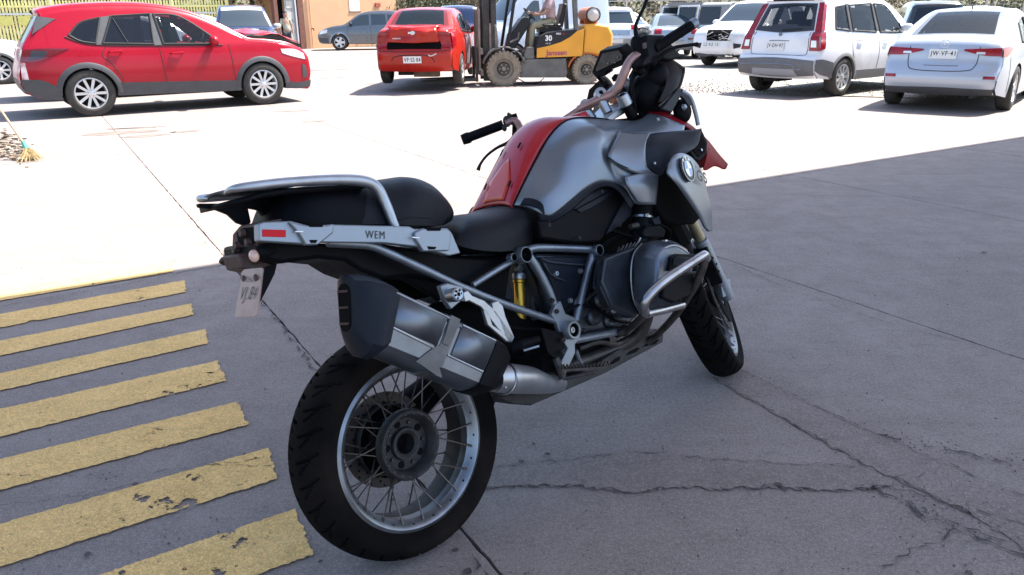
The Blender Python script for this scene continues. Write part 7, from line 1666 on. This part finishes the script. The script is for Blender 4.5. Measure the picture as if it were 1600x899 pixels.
def person(label, loc, rz, pose, shirt, trousers, shoes=None, hair=True, cap=None):
    """pose: joint dict in local space (x forward, y left)"""
    t = thing('person', label, 'person', loc, rz); P = pose
    J = {k: P[k] for k in P if k not in ('face', 'side')}
    def seg(names): return [(a, b) for a, b in zip(names, names[1:])]
    body_e = seg(['pelvis', 'waist', 'chest', 'neck', 'head0', 'head1', 'head2'])
    for s_ in 'lr':
        body_e += seg(['chest', s_+'sho', s_+'elb', s_+'wri', s_+'palm'])+seg(['pelvis', s_+'hip', s_+'kne', s_+'ank', s_+'toe'])
        for f in range(4): body_e += [(s_+'palm', s_+'f%d' % f), (s_+'f%d' % f, s_+'g%d' % f)]
        body_e += [(s_+'wri', s_+'th0'), (s_+'th0', s_+'th1')]
        w_, p_ = Vector(P[s_+'wri'][:3]), Vector(P[s_+'palm'][:3]); d = (p_-w_).normalized(); sd_ = Vector(P.get('side', (0, 0, 1))); sd_ = (sd_-d*sd_.dot(d)).normalized(); nn = d.cross(sd_)
        for f in range(4):
            off = sd_*(.027-.018*f); L_ = (.036, .042, .040, .032)[f]
            a = p_+off+d*.03; b = a+d*L_*.8+nn*.018; J[s_+'f%d' % f] = (*a, .0085); J[s_+'g%d' % f] = (*b, .0075)
        a = w_+d*.035+sd_*.035; b = a+d*.035+sd_*.014; J[s_+'th0'] = (*a, .012); J[s_+'th1'] = (*b, .009)
    skin_body('body', J, body_e, 'pelvis', M_skin, t)
    def grow(keys, k=1.22, add=.012):
        return {q: (*J[q][:3], J[q][3]*k+add, (J[q][4] if len(J[q]) > 4 else J[q][3])*k+add) for q in keys}
    sk = ['pelvis', 'waist', 'chest', 'lsho', 'rsho']; sj = grow(sk, 1.08, .012); se = [('pelvis', 'waist'), ('waist', 'chest'), ('chest', 'lsho'), ('chest', 'rsho')]
    nk = Vector(J['chest'][:3]).lerp(Vector(J['neck'][:3]), .6); sj['nk'] = (*nk, .06); se.append(('chest', 'nk'))
    for s_ in 'lr':
        m_ = Vector(J[s_+'sho'][:3]).lerp(Vector(J[s_+'elb'][:3]), .75); sj[s_+'slv'] = (*m_, J[s_+'elb'][3]+.022); se.append((s_+'sho', s_+'slv'))
    skin_body('shirt', sj, se, 'chest', shirt, t)
    tk = ['pelvis']+[s_+q for s_ in 'lr' for q in ('hip', 'kne', 'ank')]; tj = grow(tk, 1.08, .012); te = [('pelvis', 'lhip'), ('lhip', 'lkne'), ('lkne', 'lank'), ('pelvis', 'rhip'), ('rhip', 'rkne'), ('rkne', 'rank')]
    skin_body('trousers', tj, te, 'pelvis', trousers, t)
    for s_ in 'lr':
        a, b = Vector(J[s_+'ank'][:3]), Vector(J[s_+'toe'][:3]); mb = MB(); d = (b-a); d.z = 0; d.normalize(); base = Vector((a.x, a.y, b.z-.035))
        mb.tube([base-d*.06+Vector((0, 0, .03)), base+Vector((0, 0, .035)), base+d*.10+Vector((0, 0, .03)), base+d*.18+Vector((0, 0, .022)), base+d*.21+Vector((0, 0, .02))], [.03, .045, .045, .038, .02], 10, smooth=3); mb.build('shoe', shoes or M_seam, t)
    # face and hair
    h = Vector(J['head1'][:3]); fx = Vector(P.get('face', (1, 0, 0))).normalized(); ly_ = Vector((0, 0, 1)).cross(fx).normalized(); uz = fx.cross(ly_)
    mb = MB(); mb.sphere(h+fx*.098-uz*.012, (.014, .012, .02), 8, 6); mb.build('nose', M_skin, t)
    for s_ in (-1, 1):
        mb = MB(); mb.sphere(h+fx*.086+ly_*s_*.032+uz*.018, (.008, .012, .008), 8, 6); mb.build('eye', M_hair, t)
        mb = MB(); mb.sphere(h+ly_*s_*.082, (.02, .008, .03), 8, 6); mb.build('ear', M_skin, t)
    mb = MB(); mb.sphere(h+fx*.082-uz*.05, (.008, .022, .006), 8, 6); mb.build('mouth', mat('lip', (.25, .09, .08)), t)
    mb = MB(); rows = []
    for i in range(9):
        th = pi*.60*i/8; rows.append([h+uz*.02-fx*.012+Vector((0, 0, 0))+(fx*cos(a)*.098+ly_*sin(a)*.09)*sin(th)*(1 if cos(a) < .3 or th < 1.0 else .9)+uz*cos(th)*.118*(1 if cos(a) < .5 else 1) for a in [2*pi*k/20 for k in range(20)]])
    rows = [[p if (p-h).dot(fx) < .04 or (p-h).dot(uz) > .06 else p-fx*.05 for p in r_] for r_ in rows]
    mb.grid(rows, closeu=True); mb.build('hair' if cap is None else 'cap', M_hair if cap is None else cap, t)
    return t
def stand_pose(lean=0, arm=(0, 0)):
    return dict(pelvis=(0, 0, .93, .125, .10), waist=(0, 0, 1.07, .125, .10), chest=(0, 0, 1.30, .13, .105), neck=(0, 0, 1.46, .052), head0=(.015, 0, 1.52, .06), head1=(.015, 0, 1.61, .088), head2=(.01, 0, 1.68, .07),
        lsho=(0, .17, 1.38, .058), lelb=(-.02, .24, 1.10, .042), lwri=(.05, .25, .86, .030), lpalm=(.08, .25, .79, .032), rsho=(0, -.17, 1.38, .058), relb=(-.02, -.24, 1.10, .042), rwri=(.05, -.25, .86, .030), rpalm=(.08, -.25, .79, .032),
        lhip=(0, .085, .86, .088), lkne=(.02, .10, .48, .058), lank=(0, .11, .09, .040), ltoe=(.10, .12, .04, .03), rhip=(0, -.085, .86, .088), rkne=(.0, -.10, .48, .058), rank=(-.04, -.11, .09, .040), rtoe=(.06, -.12, .04, .03), face=(1, 0, 0), side=(1, 0, 0))
M_khaki = mat('khaki cloth', (.32, .28, .18), .9, var=.1); M_olive = mat('pale olive shirt', (.36, .36, .27), .9, var=.1); M_pinkw = mat('pale pink work shirt', (.48, .35, .36), .9, var=.15); M_dark = mat('dark trousers', (.03, .032, .04), .9)
o = at_depth(447, 40, 34)
person('man in pale olive T-shirt and dark trousers at the orange building door', (o.x, o.y, 0), radians(-60), stand_pose(), M_olive, M_dark)
o = at_depth(1166, 40, 27)
person('person in a red cap and yellowish top behind the wrecked white SUV', (o.x, o.y, 0), radians(200), stand_pose(), mat('yellowish top', (.5, .42, .24), .9), M_dark, cap=mat('red cap', (.5, .02, .02), .7))
# forklift driver, seated, hands on the wheel
sp = dict(pelvis=(-1.14, 0, 1.29, .13, .11), waist=(-1.15, 0, 1.42, .125, .105), chest=(-1.12, 0, 1.66, .135, .11), neck=(-1.09, 0, 1.83, .052), head0=(-1.07, 0, 1.89, .06), head1=(-1.06, 0, 1.98, .088), head2=(-1.065, 0, 2.05, .07),
    lsho=(-1.11, .17, 1.74, .058), lelb=(-1.0, .24, 1.49, .042), lwri=(-.78, .19, 1.45, .030), lpalm=(-.71, .15, 1.47, .032), rsho=(-1.11, -.17, 1.74, .058), relb=(-.98, -.24, 1.50, .042), rwri=(-.76, -.20, 1.46, .030), rpalm=(-.69, -.16, 1.49, .032),
    lhip=(-1.08, .10, 1.26, .09), lkne=(-.70, .17, 1.24, .062), lank=(-.66, .18, .76, .042), ltoe=(-.55, .19, .70, .03), rhip=(-1.08, -.10, 1.26, .09), rkne=(-.70, -.13, 1.22, .062), rank=(-.62, -.14, .78, .042), rtoe=(-.52, -.15, .70, .03), face=(1, 0, -.1), side=(0, 0, 1))
person('forklift driver seated in khaki trousers and pale pink work shirt, hands on the wheel', fk.location, fh, sp, M_pinkw, M_khaki, mat('tan boots', (.28, .20, .13), .8))
# ================================================================ building, fences, trees
bt = thing('orange_building', 'pale orange rendered building with a brown framed doorway, behind the grey SUV', 'building', (0, 0, 0))
M_or = mat('pale orange render', (.62, .36, .20), .85, var=.06, vscale=1.5, bump=.1, bscale=20); M_brw = mat('brown steel frame', (.17, .07, .045), .6, var=.2); M_panel = mat('grey metal door panel', (.32, .32, .30), .5, var=.1)  # first colour is the wall render's own pale orange
A = at_depth(479, 76, 40.2); A.z = 0; Bq = at_depth(622, 70, 44.0); Bq.z = 0; wd = (Bq-A).normalized(); wn = Vector((wd.y, -wd.x, 0))
def wallq(name, s0, s1, z0, z1, m, proud=0, th=.2, par=None, bevel=0):
    p0 = A+wd*s0+wn*proud; p1 = A+wd*s1+wn*proud; mb = MB(); mb.prism([p0+Vector((0, 0, z0)), p1+Vector((0, 0, z0)), p1+Vector((0, 0, z1)), p0+Vector((0, 0, z1))], -wn*th); return mb.build(name, m, par or bt, bevel=bevel)
Lw = (Bq-A).length
wallq('wall', 0, Lw, 0, 6, M_or, 0, 5)
wallq('roof', -.3, Lw+.3, 6.0, 6.2, M_steel, .3, 5.6)
wallq('parapet', -.02, Lw+.02, 5.7, 6.0, M_brw, .03, .03)
wallq('wall', -3.4, -1.55, 2.75, 6, M_or, -.02, 4.8); wallq('wall', -3.4, -1.50, 0, .02, M_or, -.3, 4); wallq('wall', -1.5, 0, 2.75, 5.99, M_or, -.02, 4.9)
fr = wallq('door_frame', -.30, .0, 0, 2.74, M_brw, .05, .3); wallq('door_frame', -1.55, -1.36, 0, 2.74, M_brw, .05, .3); wallq('door_frame', -1.36, -.30, 2.55, 2.74, M_brw, .05, .3)
dl = wallq('door', -.95, -.42, .02, 2.5, M_panel, -.05, .05); wallq('dark_opening', -1.36, -.95, .02, 2.54, M_blk2, -.25, .05)
for z in (.4, .9, 1.4, 1.9): wallq('notice', -.86, -.52, z, z+.34, mat('paper notice', (.5, .48, .42), .8, var=.3, vscale=30), -.04, .004, dl)
wallq('gutter_pipe', -.42, -.36, 0, 2.5, M_emw, .02, .05)
wallq('window', 2.65, 3.25, 1.75, 3.0, M_emw, .02, .04); wallq('window_frame', 2.6, 3.3, 1.70, 1.75, M_brw, .03, .04)
wallq('wall_box', 4.2, 4.5, 1.95, 2.15, mat('rust red box', (.35, .08, .05), .7), .1, .12)
mb = MB(); mb.tube([A+wd*.35+wn*.06+Vector((0, 0, z)) for z in (0, 1.4, 2.6)], .03, 8); mb.build('pipe', M_or, bt)
mb = MB(); mb.tube([A+wd*.35+wn*.08+Vector((0, 0, .95)), A+wd*.35+wn*.25+Vector((0, 0, .95)), A+wd*.35+wn*.25+Vector((0, 0, .85))], .03, 8); mb.build('tap', M_brw, bt)
# yellow picket fence with banners, left
M_yf = mat('yellow fence paint', (.78, .72, .28), .6, var=.12); M_wr = mat('white rail', (.6, .6, .6), .6); M_yb = mat('yellow banner cloth', (.62, .58, .16), .8, var=.1)
yf = thing('yard_fence', 'yellow picket yard fence with white rail and banners, behind the cars on the left', 'fence', (0, 0, 0))
fA = Vector((-28, 30.5, 0)); fB = Vector((-13.2, 38.5, 0)); fdv = (fB-fA).normalized(); fL = (fB-fA).length; nn = int(fL/.125)
pm = MB(); pm.box((0, 0, 1.28), (.075, .03, 1.9)); pm.prism([Vector((-.0375, -.015, 2.23)), Vector((.0375, -.015, 2.23)), Vector((0, -.015, 2.30))], (0, .03, 0)); pmesh = pm.mesh('picket', M_yf)
fz = atan2(fdv.y, fdv.x)
for k in range(nn):
    if k % 1 == 0 and nn < 300:
        o = bpy.data.objects.new('picket', pmesh); col.objects.link(o); o.parent = yf; o.location = fA+fdv*(k*.125); o.rotation_euler = (0, 0, fz)
for z, m_, h_ in ((.42, M_wr, .06), (1.72, M_wr, .07), (2.02, M_yf, .08)): mb = MB(); mb.beam(fA+Vector((0, 0, z))+Vector((.02, -.05, 0)), fB+Vector((0, 0, z))+Vector((.02, -.05, 0)), .04, h_); mb.build('rail', m_, yf)
for k in range(0, 8): p = fA+fdv*(k*fL/7); mb = MB(); mb.box((p.x, p.y+.03, 1.4), (.13, .13, 2.8)); mb.build('post', M_yf, yf)
r = random.Random(21)
for k in range(6):
    p0 = fA+fdv*(.6+k*1.55)+Vector((.05, -.09, 0)); p1 = p0+fdv*1.35; mb = MB(); mb.prism([p0+Vector((0, 0, 1.28)), p1+Vector((0, 0, 1.28)), p1+Vector((0, 0, 1.64)), p0+Vector((0, 0, 1.64))], (0, -.01, 0)); bn = mb.build('banner', M_yb, yf)
# wire fence with posts, far right
M_wire = mat('galvanised wire', (.35, .35, .34), .5, metal=.5); M_dusty = mat('weathered fence post', (.42, .40, .36), .8)
wf = thing('wire_fence', 'pale post and wire fence along the back of the car yard', 'fence', (0, 0, 0))
wA = Vector((-9, 50, 0)); wB = Vector((45, 44, 0)); wdv = (wB-wA).normalized(); wl = (wB-wA).length
for k in range(int(wl/2)):
    p = wA+wdv*(2*k); mb = MB(); mb.box((p.x, p.y, 1.15), (.10, .10, 2.3)); mb.build('post', M_dusty, wf)
for z in (.3, .8, 1.3, 1.8, 2.2): mb = MB(); mb.beam(wA+Vector((0, -.06, z)), wB+Vector((0, -.06, z)), .02, .05 if z > 2 else .02); mb.build('wire', M_dusty if z > 2 else M_wire, wf)
mb = MB()
for k in range(int(wl/.3)):
    p = wA+wdv*(.3*k); mb.beam(p+Vector((0, -.04, .1)), p+Vector((0, -.04, 2.2)), .012, .012)
mb.build('mesh', M_wire, wf, smooth=False, kind='stuff')
# trees behind the yard
M_lf = [mat('dry olive foliage', (.10, .105, .045), .8, var=.4, vscale=3), mat('mid green foliage', (.06, .085, .035), .8, var=.4, vscale=3), mat('brown dry foliage', (.15, .115, .07), .85, var=.35, vscale=3)]
M_bark = mat('grey bark', (.14, .11, .085), .9, var=.3, bump=.5)
def tree(x, y, h_, w_, kind, label, seed, low_=.3):
    r = random.Random(seed); t = thing('tree', label, 'tree', (x, y, 0), 0, 'trees behind the yard fence')
    mb = MB(); lean = Vector((r.uniform(-.3, .3), r.uniform(-.3, .3), 0)); mb.tube([(0, 0, -.1), lean*.4+Vector((0, 0, h_*.3)), lean+Vector((0, 0, h_*.7))], [.16, .11, .05], 8, smooth=4)
    cl = []
    for k in range(16):
        a = r.uniform(0, 2*pi); z = h_*r.uniform(.12, .9); rad = w_*(.75-.35*abs(z/h_-.45))*r.uniform(.4, 1); e = Vector((cos(a)*rad, sin(a)*rad, z)); st_ = lean*(z*.6/h_)+Vector((0, 0, z*.6)); mb.tube([st_, st_.lerp(e, .5)+Vector((0, 0, .1)), e], [.05, .03, .012], 5); cl.append(e)
    mb.build('trunk', M_bark, t)
    mb = MB()
    for e in cl+[Vector((lean.x, lean.y, h_*.9))]:
        for q in range(230):
            d = Vector((r.gauss(0, 1), r.gauss(0, 1), r.gauss(0, .8))); d = d.normalized()*abs(r.gauss(0, .55))*w_*.42; p = e+d
            if p.z < low_: p.z = low_+r.random()*.5
            s_ = r.uniform(.05, .12); n_ = Vector((r.gauss(0, 1), r.gauss(0, 1), r.gauss(0, 1))).normalized(); a = n_.orthogonal().normalized(); b = n_.cross(a)
            mb.add([p-a*s_, p+b*s_*.5, p+a*s_, p-b*s_*.5], [(0, 1, 2, 3)])
    mb.build('crown', M_lf[kind], t, smooth=False)
desc = ['dry olive leafed tree', 'mid green tree', 'brownish half bare tree']
spots = []
r = random.Random(31)
for i in range(14): spots.append((-33+i*2.4, 41+r.uniform(0, 4)+i*.35, 'behind the yellow picket fence, %s from the left'))
for i in range(20): spots.append((-7+i*2.9, 53+r.uniform(0, 4)-i*.25, 'behind the wire fence, %s from the left'))
ordn = ['first', 'second', 'third', 'fourth', 'fifth', 'sixth', 'seventh', 'eighth', 'ninth', 'tenth', 'eleventh', 'twelfth', 'thirteenth', 'fourteenth', 'fifteenth', 'sixteenth', 'seventeenth', 'eighteenth', 'nineteenth', 'twentieth']
for i, (x, y, w_) in enumerate(spots):
    k = (i*7+i//3) % 3; tree(x, y, r.uniform(4, 6.5), r.uniform(2.0, 2.8), k, desc[k]+' '+w_ % ordn[i if i < 14 else i-14], 100+i)
mb = MB()
for k in range(16000):
    x = r.uniform(-45, 62); y = (46+.25*(x+30) if x < -8 else 60-.12*x)+r.uniform(0, 2.5); z = abs(r.gauss(0, 1.6)); s_ = r.uniform(.1, .25)
    n_ = Vector((r.gauss(0, 1), r.gauss(0, 1), r.gauss(0, 1))).normalized(); a = n_.orthogonal().normalized(); b = n_.cross(a); p = Vector((x, y, z))
    mb.add([p-a*s_, p+b*s_*.5, p+a*s_, p-b*s_*.5], [(0, 1, 2, 3)])
o = mb.build('undergrowth', M_lf[2], smooth=False, kind='stuff')
o = struct(MB().build('hill', M_lf[1])) if False else None
rows = [[Vector((x, 64+8*j+(6 if x < 0 else 0), (.0, 3.2, 6.5, 8)[j]+(sin(x*.35)+sin(x*.83+2))*.5*(j > 0))) for x in range(-90, 130, 3)] for j in range(4)]
mb = MB(); mb.grid(rows); struct(mb.build('wooded_bank', mat('scrubby bank', (.11, .10, .055), .95, var=.6, vscale=.8, bump=1, bscale=3)))
# utility poles far off
for i, (px, y) in enumerate(((360, 39), (1140, 57), (1445, 50))):
    p = at_depth(px, 20, y); t = thing('pole', ['dark wooden pole behind the dark blue pickup', 'thin pole behind the offroad wagon', 'thin pole behind the black SUV roof'][i], 'pole', (p.x, p.y, 0)); mb = MB(); mb.tube([(0, 0, -.1), (0, 0, 7)], [.16, .11], 10); mb.build('shaft', M_bark, t); mb = MB(); mb.box((0, 0, 6.6), (1.6, .1, .1)); mb.build('crossarm', M_bark, t)
# ================================================================ broom and sweepings at the left edge
bq = G2(44, 250); br = thing('broom', 'straw broom with a long thin handle resting by swept rubbish at the left edge', 'broom', (bq.x, bq.y, 0))
M_wood = mat('pale wooden handle', (.42, .30, .18), .7, var=.1); M_straw = mat('straw bristles', (.42, .30, .14), .9, var=.3, vscale=30); M_green = mat('green binding', (.08, .35, .25), .6)
hd_ = Vector((-.62, .35, .80)).normalized()
mb = MB(); mb.tube([Vector((0, 0, .16))+hd_*.0, Vector((0, 0, .16))+hd_*1.25], .012, 8); mb.build('handle', M_wood, br)
mb = MB(); mb.tube([Vector((.01, 0, .12)), Vector((0, 0, .17))+hd_*.04], [.035, .018], 10); mb.build('binding', M_green, br)
mb = MB(); r = random.Random(2)
for k in range(160):
    a = Vector((.01+r.gauss(0, .012), r.gauss(0, .02), .13)); b = Vector((.05+r.gauss(0, .06), -.03+r.gauss(0, .07), .004)); mb.tube([a, a.lerp(b, .5)+Vector((.01, 0, .01)), b], .0022, 4, caps=False)
mb.build('bristles', M_straw, br, kind='stuff')
mb = MB(); r = random.Random(3)
for k in range(330):
    u_ = r.random(); p = G2(-12+55*u_+r.gauss(0, 5), 222+22*u_+r.gauss(0, 9)); s_ = r.uniform(.006, .035)
    mb.box((p.x, p.y, .012+s_*.25+.03*max(0, 1-abs(r.gauss(0, 1)))*.5), (s_*2, s_, s_*.5), r.choice((0, 0, 1, 2)), Matrix.Rotation(r.uniform(0, 3), 3, r.choice(('Z', 'Z', 'X'))))
mb.build('swept_rubbish', [mat('brown litter', (.22, .16, .11), .9, var=.4), mat('pale litter', (.4, .36, .3), .9), M_seam], smooth=False, kind='stuff')
bp_ = bq+Vector((0, 0, .16))+hd_*1.25
db = thing('drum', 'steel drum just outside the left edge with the broom leaning on it', 'drum', (bp_.x-.31, bp_.y+.08, 0))
mb = MB(); mb.lathe([(0, .02), (.27, .02), (.29, .03), (.285, .3), (.295, .31), (.285, .32), (.285, .6), (.295, .61), (.285, .62), (.285, .9), (.295, .92), (.28, .92), (.27, .1), (0, .1)], (0, 0, 0), (0, 0, 1), 32); mb.build('drum_body', P_grey, db)
